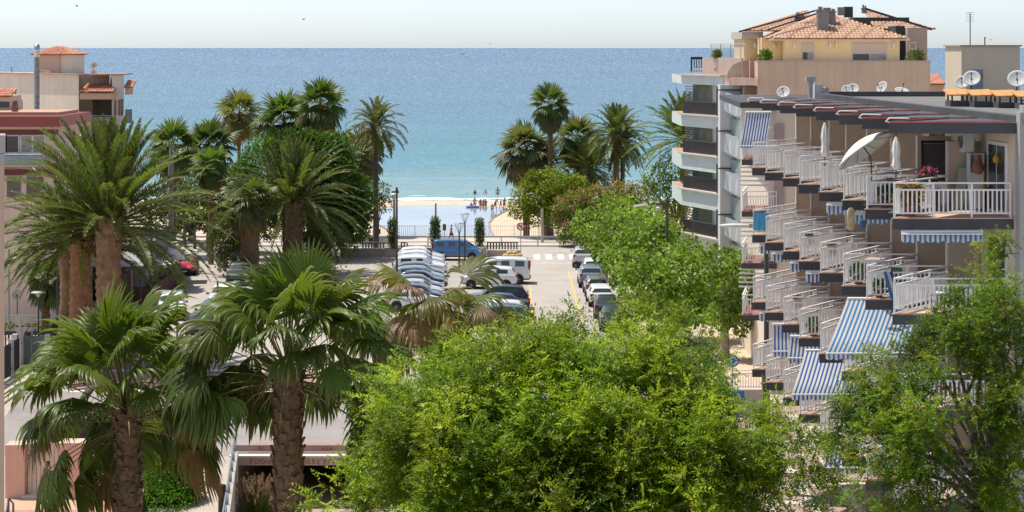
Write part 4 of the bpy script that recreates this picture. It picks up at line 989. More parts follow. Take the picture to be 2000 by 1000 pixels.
def column_shrub(label, px, D, top, wpx, seed):
    rng = R_(seed); x = X(px, D); h = Z(top, D)-.8; wd = wpx*D/F
    t = thing('columnar_shrub', label, 'potted shrub', (x, D, .82), 0, 'columnar shrubs on the planter wall')
    cs = [((0, 0, h*q), (wd/2*(1.05-.35*abs(q-.45)), wd/2, h*.19)) for q in (.14, .3, .46, .62, .78, .9)]
    p, d, ix = clump_points(rng, cs, 95, .6); n = len(p)
    V, Fc, c = leaf_quads(rng, p, norm(rand_dir(rng, n)+np.array([0, 0, .5])), norm(d+.5*rng.normal(size=(n, 3))), .17, .09, jitter_col(rng, n, (.08, .125, .03), .35))
    np_mesh('leaves', V, Fc, leaf_m, c, t)
    MB().tube([(0, 0, 0), (0, 0, h*.7)], [.05, .02], 6).build('stem', bark_grey, t)
column_shrub('columnar shrub on the planter wall beside the twin lamp post', 767, 171, 430, 21, 141)
column_shrub('columnar shrub on the planter wall behind the rear of the blue van', 850, 172, 427, 22, 142)
column_shrub('columnar shrub on the planter wall above the bonnet of the blue van', 937, 172, 430, 21, 143)
# pampas-like grass at the creek
t = thing('grass_tussock', 'tussock of green grass with tan plumes beside the underpass', 'grass tussock', G(505, 1030, -2.2))
rng = R_(151); n = 1100
a = rng.random(n)*6.28; e = np.radians(rng.uniform(45, 88, n)); Lg = rng.uniform(.9, 2.0, n)
p = np.stack([np.cos(a)*.25*rng.random(n), np.sin(a)*.25*rng.random(n), 0*a], -1); d = np.stack([np.cos(a)*np.cos(e), np.sin(a)*np.cos(e), np.sin(e)], -1)
C, _ = petiole_curve(p, d, Lg, np.full(n, .7), 5)
V, Fc = strip_tube(C, np.linspace(.012, .003, 5)[None]*np.ones((n, 1)), np.array([[0, 0, 1.]])+.3*rng.normal(size=(n, 3)))
np_mesh('blades', V, Fc, leaf_m, np.repeat(jitter_col(rng, n, (.16, .20, .045), .3), 15, 0), t)
n = 90; a = rng.random(n)*6.28; e = np.radians(rng.uniform(50, 85, n))
d = np.stack([np.cos(a)*np.cos(e), np.sin(a)*np.cos(e), np.sin(e)], -1); q0 = d*rng.uniform(1.3, 2.0, n)[:, None]
q = np.repeat(q0, 40, 0)+np.repeat(d, 40, 0)*rng.uniform(0, .38, (n*40, 1)); 
V, Fc, c = leaf_quads(rng, q, norm(np.repeat(d, 40, 0)+.5*rng.normal(size=(n*40, 3))), rand_dir(rng, n*40), .11, .022, jitter_col(rng, n*40, (.40, .27, .17), .2))
np_mesh('plumes', V, Fc, dry_m, c, t)
rng = R_(152); n = 5000
pts = np.stack([rng.uniform(X(945, 192), X(1020, 192), n), rng.uniform(190, 196, n), np.full(n, -1.95)], -1)
V, Fc, c = leaf_quads(rng, pts, norm(rand_dir(rng, n)*.5+np.array([0, 0, 1])), rand_dir(rng, n), .55, .10, jitter_col(rng, n, (.16, .20, .05), .3))
o = np_mesh('dune_grass', V, Fc, leaf_m, c); tag(o, kind='stuff')
# ---------------------------------------------------------------- right apartment block with saw-tooth balconies
fascia = M('fascia_dark', (.075, .078, .086), .7, .12, 1.2, streak=.1)
taupe = M('partition_taupe', (.54, .44, .34), .85, .07, 1.0)
facade_c = M('facade_cream', (.74, .64, .51), .85, .06, .7, streak=.08)
gravel = M('roof_gravel', (.19, .185, .18), .95, .22, 2.5, bump=.5, bscale=30)
trim_red = M('trim_red', (.50, .10, .07), .6, .2, 3)
trim_pale = M('trim_pale', (.55, .42, .33), .6, .15, 3)
blue_white = stripes('awning_blue', 0, .0145, (.82, .82, .80), (.08, .28, .60), .54, trans=.4)
navy_white = stripes('awning_navy', 0, .0145, (.82, .82, .80), (.07, .17, .46), .54, trans=.4)
def awning(parent, A, B, off, mat, val=.22, name='awning', label=None, scallop=.24):
    """striped cloth from the roller line A-B, dropping by off, with a scalloped valance"""
    A = np.array(A, float); B = np.array(B, float); off = np.array(off, float); L = np.linalg.norm(B-A)
    n = max(8, int(L/.06)); V, C, FQ = [], [], []
    for i in range(n+1):
        q = i/n; p = A*(1-q)+B*q
        sg = .07*math.sin(math.pi*q)+.012*math.sin(q*L*5)+.008*math.sin(q*L*11+1)
        rows = [p, p+off*.33+np.array([0, .3*sg, -.02-sg]), p+off*.66+np.array([0, .3*sg, -.03-sg]), p+off]
        sc = val*(.72+.28*abs(math.sin(math.pi*q*L/scallop)))
        rows.append(p+off+np.array([.004*math.sin(i*.9), .012*math.sin(i*.7), -sc]))
        for r in rows: V.append(r); C.append((q*L/10, 0, 0))
    for i in range(n):
        for j in range(4):
            a = i*5+j; FQ.append((a, a+5, a+6, a+1))
    o = np_mesh(name, np.array(V), np.array(FQ), mat, np.array(C), parent)
    mb = MB(); mb.tube([A, B], .05, 8); mb.tube([A+off, B+off], .025, 6)
    if np.linalg.norm(off) > .6:
        mb.tube([A+np.array([.03, 0, -.7]), A+off+np.array([.03, 0, 0])], .015, 5); mb.tube([B+np.array([-.03, 0, -.7]), B+off-np.array([.03, 0, 0])], .015, 5)
    f = mb.build('awning_frame', white_paint, o)
    if label: o['label'] = label
    return o
def rail_mesh(pts, z0, top=1.0, gap=.128, mb=None, second=.80, bw=.04):
    mb = mb or MB(); first = True
    for a, b in zip(pts[:-1], pts[1:]):
        a = np.array(a[:2]); b = np.array(b[:2]); L = np.linalg.norm(b-a)
        def at(q, z): p = a*(1-q)+b*q; return (p[0], p[1], z0+z)
        mb.bar(at(0, top), at(1, top), .07, .045)
        mb.bar(at(0, second), at(1, second), .045, .05); mb.bar(at(0, .13), at(1, .13), .04, .045)
        n = max(2, int(L/gap))
        for i in range(1, n): mb.bar(at(i/n, .13), at(i/n, second), bw)
        m = max(1, int(round(L/1.25)))
        for i in range(m+1):
            if i or first: mb.bar(at(i/m, 0), at(i/m, top), .05)
        first = False
    return mb
TPX = [1743, 1690, 1645, 1600, 1560, 1529, 1494, 1469]; TD = [56, 59.2, 62.6, 66.2, 69.8, 73.2, 76.5, 79.6]
T = [(X(a, d), d) for a, d in zip(TPX, TD)]
T.append((T[-1][0]-.15, T[-1][1]+3.3))
LEV = [13.5, 10.75, 8.0, 5.25]
XF = [t[0]+3.5 for t in T]
B = thing('apartment_block', 'cream apartment block whose saw-tooth balconies carry white railings and a flat grey roof', 'apartment block', (12, 68, 0))
def BL(mb): # to the block's local frame
    mb.v = [(x-12, y-68, z) for x, y, z in mb.v]; return mb
rngb = R_(61)
for li, z0 in enumerate(LEV):
    for i in range(8):
        t0, t1 = T[i], T[i+1]
        Mx = (t0[0]+2.3, t1[1])
        poly = [t0, (XF[i]-.02, t0[1]), (XF[i+1]-.02, t1[1]-.02), (Mx[0], t1[1]-.02)]
        slab = BL(MB().prism(poly, z0-.33, z0-.03, 0)).build('balcony', [fascia], B)
        g = [(x+(0.05 if k in (1, 2) else -.045), y-.03 if k < 2 else y) for k, (x, y) in enumerate(poly)]
        BL(MB().prism(g, z0-.028, z0, 0)).build('floor_tiles', M('balcony_tiles', (.62, .43, .32), .75, .12, 5), slab)
        ins = .07
        front_end = (XF[0]-.1, t0[1]+.04) if i == 0 else (T[i-1][0]+2.3, t0[1]+.05)
        rp = [front_end, (t0[0]+ins, t0[1]+.05), (Mx[0]-.05, t1[1]-.08)]
        BL(rail_mesh(rp, z0)).build('railing', white_paint, slab)
        hh = 2.05 if li == 0 else 2.41
        pw = BL(MB().prism([(Mx[0], t1[1]+.0), (XF[i+1]-.03, t1[1]), (XF[i+1]-.03, t1[1]+.12), (Mx[0], t1[1]+.12)], z0+.002, z0+hh)).build('partition_wall', taupe, B)
        BL(MB().box(Mx[0]-.03, Mx[0]+.03, t1[1]-.02, t1[1]+.14, z0+.002, z0+hh+.01)).build('edge_strip', M('strip_pale', (.66, .60, .52), .8, .08, 2), pw)
        # glazed door on the street wall of each bay
        yc = (t0[1]+t1[1])/2-.2; xc = (XF[i]+XF[i+1])/2-.012; s = (XF[i+1]-XF[i])/(t1[1]-t0[1])
        mb = MB()
        mb.cbox(xc, yc, z0+.02, .08, 1.7, 2.1, math.atan2(-s, 1), 0)
        for q in (-.4, .4): mb.cbox(xc-.045+s*q, yc+q, z0+.1, .02, .70, 1.92, math.atan2(-s, 1), 1)
        BL(mb).build('balcony_door', [white_paint if rngb.random() < .6 else M('door_brown', (.16, .10, .07), .6, .15, 3), glass_dark], B)
mb = MB()
mb.prism([(XF[i], T[i][1]) for i in range(9)]+[(XF[i]+.25, T[i][1]) for i in range(8, -1, -1)], 4.9, 15.93)
BL(mb).build('street_wall', facade_c, B)
BL(MB().box(14.5, 26, 55.55, 55.95, 0, 16.55)).build('end_wall', M('end_wall_grey', (.40, .40, .385), .85, .06, .6, streak=.1), B)
BL(MB().prism([(16.0, 56), (34, 56), (34, 83), (15.2, 83)], 0, 4.9)).build('ground_floor_wall', M('ground_cream', (.55, .47, .40), .85, .08, .6), B)
mb = MB(); mb.prism([(XF[0]+.26, 55.96), (34, 55.96), (34, 83), (XF[8]+.26, 83)], 4.91, 15.9, 0); BL(mb).build('core', facade_c, B)
for i in (0, 7): BL(MB().cbox(T[i][0]+.7, T[i][1]+1.0, 0, .3, .3, 4.91)).build('pillar', fascia, B)
# eaves: one dark wedge over each bay
for i in range(8):
    t0, t1 = T[i], T[i+1]; o = .12
    poly = [(t0[0]-o, t0[1]-o), (XF[i]+.3, t0[1]-o), (XF[i+1]+.3, t1[1]-o-.004), (t0[0]+2.3, t1[1]-o-.004)]
    e = BL(MB().prism(poly, 15.93, 16.24-.004*i)).build('eave', [fascia], B)
    mb = MB(); zz = 16.255-.004*i; col = 0
    mb.bar((t0[0]-o, t0[1]-o+.02, zz), (t0[0]+3.4, t0[1]-o+.02, zz+.02), .08, .04, 0)
    mb.bar((t0[0]-o, t0[1]-o+.02, zz+.01), (t0[0]+2.3, t1[1]-o, zz+.03), .05, .03, 1)
    mb.tube([(t0[0]-.1, t0[1]-.1, zz), (t0[0]-.22, t0[1]-.12, zz+.02), (t0[0]-.1, t0[1]-.05, zz+.12), (t0[0]+.5, t0[1]+.1, zz+.1)], .022, 5, 2)
    BL(mb).build('eave_trim', [trim_red if i < 6 else trim_pale, M('trim_rust', (.20, .15, .135), .6, .25, 3), white_paint], e)
mb = MB(); mb.prism([(XF[0]+.35, 56), (40, 56), (40, 88), (XF[8]+.2, 88)], 16.0, 16.2); BL(mb).build('roof', gravel, B)
mb = MB()
mb.wall((XF[0]+.35, 56.05), (XF[8]+.15, 84.5), 16.2, 16.42, .35); BL(mb).build('parapet', M('bitumen', (.09, .09, .095), .85, .25, 1.5, bump=.3), B)
BL(MB().box(13.9, 30, 87.6, 88, 16.2, 16.42)).build('parapet', MATS['bitumen'], B)
BL(MB().box(14.6, 15.1, 55.5, 56.0, 16.2, 16.75, 0)).build('corner_pier', M('pier_grey', (.36, .36, .35), .85, .08, 1), B)
# awnings of the block
def bay_awning(i, px, D, z, wd, off, mat, val=.22, label=None):
    x = X(px, D); o = awning(B, (x-12, D-68, z), (x-12+wd, D-68+.02, z), off, mat, val, label=label); return o
bay_awning(2, 1655, 62.3, 10.36, 2.45, (-1.0, -1.9, -1.45), blue_white, label='big blue striped awning let down in front of the second balcony row')
bay_awning(4, 1573, 69.4, 7.6, 2.5, (-.75, -1.8, -1.25), navy_white, label='navy striped awning let down over the third balcony row')
bay_awning(6, 1508, 76.0, 7.6, .9, (-.05, -.4, -1.0), navy_white)
bay_awning(5, 1543, 72.8, 7.6, 1.9, (-.15, -.4, -.75), navy_white)
bay_awning(3, 1612, 65.9, 4.85, 2.3, (-.2, -.6, -.55), navy_white)
bay_awning(0, 1760, 55.95, 13.1, 2.35, (-.02, -.12, -.05), blue_white, .26)
for i, z in ((2, 13.1), (3, 13.1), (4, 10.36), (5, 10.36), (6, 10.36), (7, 10.36), (7, 7.6)):
    bay_awning(i, TPX[i]+14, TD[i]-.06, z, 1.6, (-.02, -.1, -.05), navy_white if z < 12 else blue_white, .34)
# ---- farther wing
W = thing('apartment_wing', 'narrow far wing with white slatted balconies between the awninged block and the white building', 'apartment block', (14, 104, 0))
def WL(mb): mb.v = [(x-14, y-104, z) for x, y, z in mb.v]; return mb
WL(MB().prism([(14.1, 103.6), (24, 103.6), (24, 120), (14.1, 120)], 0, 15.4)).build('wall', facade_c, W)
for z0 in (12.45, 9.7, 6.95, 4.2):
    s = WL(MB().prism([(12.2, 103.4), (14.08, 103.4), (14.08, 107.4), (12.9, 107.4)], z0-.3, z0-.03)).build('balcony', fascia, W)
    WL(MB().prism([(12.17, 103.36), (14.06, 103.36), (14.06, 107.4), (12.87, 107.4)], z0-.028, z0)).build('floor_tiles', M('tile_brownred', (.32, .12, .09), .8, .2, 4), s)
    WL(rail_mesh([(14.05, 103.45), (12.27, 103.45), (12.95, 107.3)], z0, 1.05)).build('railing', white_paint, s)
    mb = MB()
    for k in range(5): mb.bar((12.3, 105.5, z0+1.25+k*.24), (13.9, 105.2, z0+1.25+k*.24), .03, .09)
    WL(mb).build('sun_slats', white_paint, s)
WL(MB().prism([(12.1, 103.2), (24, 103.2), (24, 120), (12.8, 120)], 15.2, 15.5)).build('eave', fascia, W)
mb = MB()
for k in range(4): mb.bar((12.15, 103.1-.0, 15.55+k*.1), (13.9-k*.2, 103.1, 15.55+k*.1), .06, .05)
WL(mb).build('eave_trim', trim_pale, W)
awning(W, (X(1456, 102.8)-14, -1.2, 15.0), (X(1506, 102.8)-14, -1.2, 15.0), (-.38, -.7, -1.75), navy_white, .14)
for z0 in (12.45, 9.7, 6.95): WL(MB().box(X(1512, 103.5), X(1532, 103.5), 103.5, 103.58, z0+.35, z0+1.9)).build('shutter', M('shutter_mauve', (.42, .32, .31), .7, .08, 4), W)
# ---- things on the roof
def dish(label, px, py, D, rpx, face=(-.25, -.8, .55), zb=16.2, group='satellite dishes on the flat roof', mat=None):
    x, y, z = P(px, py, D); r = rpx*D/F
    t = thing('satellite_dish', label, 'satellite dish', (x, y, zb), 0, group)
    h = z-zb; f = np.array(face)/np.linalg.norm(face)
    d = MB().dome((0, 0, h), f, r, r*.22, 24, 5).build('reflector', mat or M('dish_grey', (.50, .50, .49), .6, .08, 3), t)
    s = d.modifiers.new('thick', 'SOLIDIFY'); s.thickness = .015
    mb = MB(); mb.tube([(0, .1, 0), (0, .1, h*.7), (0, .06, h)], .03, 6); mb.box(-.18, .18, 0, .3, 0, .05); mb.build('mast', metal_dark, t)
    mb = MB(); mb.tube([np.array([0, 0, h-r*.9]), np.array([0, 0, h])+f*r*.9], .014, 5); mb.tube([np.array([0, 0, h])+f*r*.82, np.array([0, 0, h])+f*r*1.05], .035, 6); mb.build('receiver_arm', metal_dark, t)
dish('large grey satellite dish in front of the cream stair block on the roof', 1898, 152, 77, 17)
dish('darker satellite dish half behind the large one at the stair block', 1879, 160, 79, 14)
dish('large satellite dish cut by the right edge of the photo', 1987, 153, 76, 19)
dish('round satellite dish above the pale awning corner, at the far end of the flat roof', 1530, 179, 90, 13)
dish('satellite dish at the left of the pair beside the grey ventilation box', 1654, 175, 92, 11)
dish('whitish satellite dish at the right of the pair beside the grey ventilation box', 1666, 173, 91, 12)
dish('satellite dish alone in front of the tan wall, seen from the side', 1722, 170, 92, 13, (-.7, -.5, .4))
dish('low flat satellite dish at the right end of the tan wall', 1762, 176, 92, 14, (.1, -.4, .9))
t = thing('stair_block', 'cream stair block with a thin overhanging cap on the flat roof', 'roof hut', (X(1935, 80), 81.5, 16.2))
MB().box(-1.2, 1.2, -1.5, 1.5, 0, 2.25).build('wall', M('hut_cream', (.66, .55, .40), .85, .05, .8, streak=.1), t)
MB().box(-1.28, 1.28, -1.58, 1.58, 2.25, 2.31).build('cap', M('hut_cap', (.42, .34, .26), .8, .1, 2), t)
mb = MB(); mb.box(-.85, -.32, -1.52, -1.49, .3, 1.3, 0); mb.box(-.48, -.34, -1.53, -1.5, .9, 1.1, 1); mb.build('notice_board', [M('board_bluegrey', (.22, .27, .33), .5, .1, 4), M('board_red', (.4, .1, .08), .6, .1, 4)], t)
t = thing('aerial', 'thin black television aerial on the roof hut', 'aerial', (X(1906, 80), 81, 18.5))
MB().tube([(0, 0, 0), (0, 0, 1.33)], .022, 6).build('mast', metal_dark, t)
mb = MB()
for k in range(5): mb.bar((-.18, 0, 1.0+k*.09), (.18, .05, 1.0+k*.09), .012)
mb.bar((-.05, -.2, 1.3), (.05, .3, 1.3), .02); mb.build('crossbars', metal_dark, t)
mb = MB(); mb.tube([(0, 0, 0), (0, 0, .3)], .025, 6); mb.box(-.03, .03, -.03, .03, .3, .34); tag(mb.build('vent_pipe', metal_dark, loc=(X(1935, 80), 81, 18.5)), 'short dark vent pipe standing on top of the roof hut', 'vent pipe')
for k, (px, py, lab) in enumerate(((1870, 180, 'leftmost'), (1916, 184, 'second from left'), (1963, 187, 'third from left'), (2005, 196, 'rightmost'))):
    D = 73-k*.9
    t = thing('tile_capped_vent', lab+' of the low roof vents capped with orange tiles', 'roof vent', (X(px, D), D, 16.2), 0, 'orange-capped roof vents')
    MB().box(-.36, .36, -.45, .45, 0, .2).build('base', MATS['bitumen'], t)
    for sx in (-.28, .28):
        for sy in (-.35, .35): MB().box(sx-.03, sx+.03, sy-.03, sy+.03, .2, .42).build('leg', metal_dark, t)
    mb = MB(); mb.add([(-.44, -.55, .40), (.44, -.55, .42), (.44, .55, .60), (-.44, .55, .58), (-.44, -.55, .45), (.44, -.55, .47), (.44, .55, .65), (-.44, .55, .63)], [(0,3,2,1),(4,5,6,7),(0,1,5,4),(1,2,6,5),(2,3,7,6),(3,0,4,7)])
    mb.build('tile_cap', M('cap_orange', (.62, .30, .11), .75, .25, 5), t)
t = thing('chimney_pipe', 'grey square-capped vent pipe at the left end of the flat roof', 'chimney', (X(1583, 86), 86, 16.2))
MB().tube([(0, 0, 0), (0, 0, .75)], .12, 10).build('pipe', metal_grey, t); MB().box(-.2, .2, -.2, .2, .72, .92).build('cap', metal_grey, t)
t = thing('ventilation_unit', 'light grey ventilation box with a round motor beside the vent pipe', 'ventilation unit', (X(1597, 84.5), 84.5, 16.2))
MB().box(-.17, .17, -.25, .25, 0, .62).build('housing', M('vent_grey', (.5, .5, .48), .5, .08, 3), t)
MB().disc((.27, -.1, .28), (.6, -.8, 0), .2, .25, 16).build('motor', metal_grey, t)
# ---- on the balconies
def parasol_open(label, px, py, D, r, n, zb, pole_px, mat):
    c = np.array(P(px, py, D)); n = np.array(n, float); n /= np.linalg.norm(n)
    t = thing('parasol', label, 'parasol', (X(pole_px, D), D, zb))
    o = np.array([X(pole_px, D), D, zb]); q = c-o
    mb = MB(); mb.dome(q, -n, r, r*.36, 24, 6)
    e = mb.build('canopy', mat, t); s = e.modifiers.new('thick', 'SOLIDIFY'); s.thickness = .012
    ap = q+n*r*.34
    MB().tube([(0, 0, 0), (0, 0, q[2]*.72), q*.2+np.array([0, 0, q[2]*.7]), ap], .022, 6).build('pole', metal_dark, t)
    mb = MB(); u = np.cross(n, [0, 0, 1]); u /= np.linalg.norm(u); v = np.cross(n, u)
    for k in range(8):
        a = k*math.pi/4; mb.tube([ap-n*.02, q+n*r*.13+(u*math.cos(a)+v*math.sin(a))*r*.62, q+(u*math.cos(a)+v*math.sin(a))*r*.97+n*.0], .008, 4)
    mb.build('ribs', metal_dark, t)
    mb = MB(); mb.lathe([(.25, 0), (.25, .05), (.05, .1), (.04, .3)]); mb.build('stand', metal_dark, t)
cloth = M('parasol_cloth', (.78, .77, .74), .85, .05, 1.2)
parasol_open('big white parasol tilted over the railing of the top balcony row', 1692, 295, 60.3, 1.02, (-.52, .30, .80), 13.5, 1702, cloth)
def parasol_shut(label, px, ytop, ybot, D, zb, r):
    t = thing('parasol', label, 'parasol', (X(px, D), D, zb)); h0, h1 = Z(ybot, D)-zb, Z(ytop, D)-zb; L = h1-h0
    mb = MB(); n = 14; V = []
    prof = [(.35, 0), (.75, .04), (1, .12), (.75, .35), (.95, .55), (.7, .8), (.25, .97), (.05, 1)]
    v = [(r*a*(1+.28*(j % 2))*math.cos(2*math.pi*j/n), r*a*(1+.28*(j % 2))*math.sin(2*math.pi*j/n), h0+L*b) for a, b in prof for j in range(n)]
    mb.add(v, [(i*n+j, i*n+(j+1)%n, (i+1)*n+(j+1)%n, (i+1)*n+j) for i in range(7) for j in range(n)], 0)
    mb.build('folded_canopy', cloth, t); MB().tube([(0, 0, 0), (0, 0, h1+.08)], .022, 6).build('pole', metal_dark, t)
    MB().lathe([(.22, 0), (.22, .05), (.05, .1)]).build('stand', metal_dark, t)
parasol_shut('folded pale parasol standing right of the big tilted white one', 1750, 266, 332, 57.5, 13.5, .11)
parasol_shut('folded pale parasol on the top row, left of the tilted white one', 1611, 238, 306, 67.0, 13.5, .12)
# balcony furniture of the nearest bay
def leafy_pot(label, cat, x, y, z, r, h, cols, leaf, n, potm, seed, name='potted_plant', flower=None):
    t = thing(name, label, cat, (x, y, z)); rng = R_(seed)
    MB().lathe([(r*.5, 0), (r*.75, h*.36), (r*.78, h*.4), (r*.66, h*.4), (r*.6, h*.34)]).build('pot', potm, t)
    d = rand_dir(rng, n, .6); p = d*r*(.4+.7*rng.random((n, 1)))+np.array([0, 0, h*.66])
    V, Fc, c = leaf_quads(rng, p, norm(d+.6*rng.normal(size=(n, 3))), rand_dir(rng, n), leaf, leaf*.55, jitter_col(rng, n, cols, .3))
    np_mesh('leaves', V, Fc, leaf_m, c, t)
    if flower:
        d = rand_dir(rng, 60, .8); p = d*r*(.8+.4*rng.random((60, 1)))+np.array([0, 0, h*.75]); p = np.repeat(p, 4, 0)+.02*rng.normal(size=(240, 3))
        V, Fc, c = leaf_quads(rng, p, rand_dir(rng, 240), rand_dir(rng, 240), .07, .06, jitter_col(rng, 240, flower, .2)); np_mesh('flowers', V, Fc, dry_m, c, t)
leafy_pot('large round pot with a dry straw-coloured plant behind the nearest railing', 'potted plant', X(1775, 56.6), 56.6, 13.5, .38, .85, (.34, .22, .10), .16, 700, M('pot_red', (.30, .11, .08), .8, .15, 4), 1)
leafy_pot('pot of pink geraniums standing high behind the nearest railing', 'potted plant', X(1812, 58.6), 58.6, 14.15, .26, .5, (.07, .15, .03), .10, 500, M('pot_dark', (.06, .06, .06), .7, .1, 4), 2, flower=(.62, .07, .30))
MB().box(-.35, .35, -.2, .2, 0, .65).build('plant_table', wood_old, loc=(X(1812, 58.6), 58.6, 13.5), label='low dark table under the pot of pink geraniums', cat='table')
t = thing('cabinet', 'tall narrow white cabinet with an open glazed top shelf on the nearest balcony', 'cabinet', (X(1905, 58.7), 58.7, 13.5))
mb = MB(); mb.box(-.22, -.19, -.2, .2, 0, 1.72); mb.box(.19, .22, -.2, .2, 0, 1.72); mb.box(-.19, .19, .17, .2, 0, 1.72); mb.box(-.19, .19, -.2, .17, 1.68, 1.71); mb.box(-.19, .19, -.2, .17, 1.2, 1.23); mb.build('carcass', M('cabinet_white', (.60, .62, .58), .6, .06, 2), t)
for z in (.05, .62): MB().box(-.185, .185, -.215, -.195, z, z+.53).build('drawer', MATS['cabinet_white'], t)
tag(MB().lathe([(.06, 0), (.09, .08), (.05, .2), (.04, .26)]).build('vase', M('vase_green', (.10, .22, .06), .4, .2, 5), loc=(X(1905, 58.7), 58.72, 14.735)), 'small green vase inside the open top shelf of the white cabinet', 'vase')
clay = M('clay_vase', (.27, .115, .075), .7, .15, 4)
tag(MB().lathe([(.08, 0), (.17, .12), (.19, .24), (.13, .36), (.07, .44), (.09, .5), (.10, .56)]).build('wall_jug', clay, loc=(13.92, 58.1, 14.62)), 'reddish clay jug hanging on the wall beside the white cabinet', 'jug')
tag(MB().lathe([(.02, 0), (.10, .06), (.12, .15), (.06, .27), (.02, .3)]).build('wall_lamp', M('lamp_amber', (.55, .30, .05), .5, .2, 4), loc=(14.25, 57.2, 14.98)), 'amber pear-shaped lamp on the wall between the two balcony doors', 'wall lamp')
tag(MB().lathe([(.05, 0), (.12, .07), (.11, .16), (.04, .24)]).build('garden_globe', MATS['lamp_amber'], loc=(X(1922, 58.2), 58.2, 14.05)), 'amber glass globe on a stand beside the white cabinet', 'ornament')
MB().tube([(0, 0, 0), (0, 0, .56)], .03, 6).build('globe_stand', metal_dark, loc=(X(1922, 58.2), 58.2, 13.5), label='dark stand under the amber glass globe', cat='stand')
mb = MB(); mb.add([(-.28, 0, 0), (.02, 0, 0), (.28, .32, 1.25), (-.02, .32, 1.25), (-.28, .05, 0), (.02, .05, 0), (.28, .37, 1.25), (-.02, .37, 1.25)], [(0,1,2,3),(7,6,5,4),(0,4,5,1),(1,5,6,2),(2,6,7,3),(3,7,4,0)])
mb.build('leaning_board', M('board_green', (.36, .39, .30), .7, .08, 2), loc=(X(1878, 58.7), 58.65, 13.5), label='pale green board leaning slantwise against the partition beside the white cabinet', cat='board')
t = thing('folding_screen', 'dark framed screen standing behind the pink geraniums', 'screen', (X(1832, 61.8), 61.8, 13.5))
MB().box(-.46, .46, -.02, .02, .05, 1.85, 0).build('panel', M('screen_grey', (.10, .09, .095), .5, .1, 2), t)
mb = MB(); mb.box(-.54, -.47, -.05, .05, 0, 1.95); mb.box(.47, .52, -.05, .05, 0, 1.95); mb.box(-.47, .47, -.05, .05, 1.87, 1.95); mb.build('frame', black, t)
t = thing('air_conditioner', 'white air conditioner high on the wall under the eave of the nearest balcony', 'air conditioner', (X(1886, 59.0), 59.0, 15.25))
MB().box(-.16, .16, -.4, .1, 0, .58).build('housing', MATS['cabinet_white'], t); MB().disc((-.17, -.15, .3), (-1, 0, 0), .2, .02, 18).build('fan_grille', metal_dark, t)
for k in range(3):
    mb = MB(); mb.bar((0, 0, 0), (-.22-.02*k, .1, .86), .05, .10)
    mb.build('folded_deckchair', M('deckchair_'+('blue', 'pale', 'navy')[k], ((.05, .16, .38), (.6, .58, .52), (.03, .07, .16))[k], .7, .1, 4), loc=(X(1742+k*7, 58.9), 58.75, 10.76), label=('blue', 'pale', 'navy')[k]+' folded deckchair leaning on the partition under the nearest balcony', cat='deckchair')
for nm, lab, px, py, D, m, s in (('float', 'pale long float hung on the partition of the second row', 1662, 428, 62.0, M('float_pale', (.55, .47, .28), .6, .3, 6), (.14, .04, .36)), ('beach_bag', 'small blue beach bag hung on the partition beside the pale float', 1685, 437, 62.0, M('bag_blue', (.05, .16, .32), .6, .1, 4), (.12, .05, .14))):
    x, y, z = P(px, py, D); mb = MB(); mb.lathe([(.3*s[0], -s[2]), (s[0], -s[2]*.8), (s[0]*.9, 0), (s[0], s[2]*.7), (.4*s[0], s[2])], (0, 0, 0), 12)
    mb.v = [(a, b*.35, c) for a, b, c in mb.v]; mb.build(nm, m, loc=(x, y, z), label=lab, cat='beach float' if nm == 'float' else 'bag')
mb = MB(); n = 10
for k in range(n): 
    a0, a1 = k/n, (k+1)/n; mb.quad((a0*.62, .02*math.sin(k*1.7), 0), (a1*.62, .02*math.sin(k*1.7+1.7), 0), (a1*.62, .01*math.sin(k+1), .72), (a0*.62, .01*math.sin(k), .72))
o = mb.build('beach_towel', M('towel_blue', (.10, .42, .72), .9, .1, 5), loc=(T[7][0]+.05, T[7][1]-.03, 10.75+.18), label='bright blue towel hung over the last railing of the second row', cat='towel'); s = o.modifiers.new('thick', 'SOLIDIFY'); s.thickness = .012

# ---- everyday things on the balconies
def chair(label, x, y, z, rz, mt):
    t = thing('plastic_chair', label, 'chair', (x, y, z), rz)
    MB().box(-.22, .22, -.22, .22, .42, .46).build('seat', mt, t); mb = MB(); mb.add([(-.21, .2, .46), (.21, .2, .46), (.19, .29, .88), (-.19, .29, .88), (-.21, .23, .46), (.21, .23, .46), (.19, .32, .88), (-.19, .32, .88)], [(0,1,2,3),(7,6,5,4),(0,4,5,1),(1,5,6,2),(2,6,7,3),(3,7,4,0)]); mb.build('backrest', mt, t)
    for sx in (-.19, .19):
        for sy in (-.19, .19): MB().bar((sx, sy, 0), (sx*.95, sy*.95, .42), .035).build('leg', mt, t)
def table(label, x, y, z, mt):
    t = thing('table', label, 'table', (x, y, z)); MB().lathe([(.38, .70), (.40, .72), (.38, .74)], n=18).build('tabletop', mt, t); MB().tube([(0, 0, 0), (0, 0, .70)], .03, 6).build('stem', mt, t); MB().lathe([(.22, 0), (.2, .03), (.04, .06)], n=12).build('foot', mt, t)
grn = M('chair_green', (.06, .17, .10), .5, .1, 4); brn = M('chair_brown', (.20, .12, .07), .6, .15, 4)
chair('white plastic chair on the nearest balcony of the second row', T[0][0]+1.5, T[0][1]+1.2, LEV[1], 2.2, white_paint); table('round white table on the nearest balcony of the second row', T[0][0]+2.4, T[0][1]+1.0, LEV[1], white_paint)
chair('brown chair beside the folded parasol right of the tilted white one', T[1][0]+1.2, T[1][1]+.9, LEV[0], 1.8, brn); table('dark round table under the tilted white parasol', T[1][0]+1.1, T[1][1]+1.6, LEV[0], metal_dark)
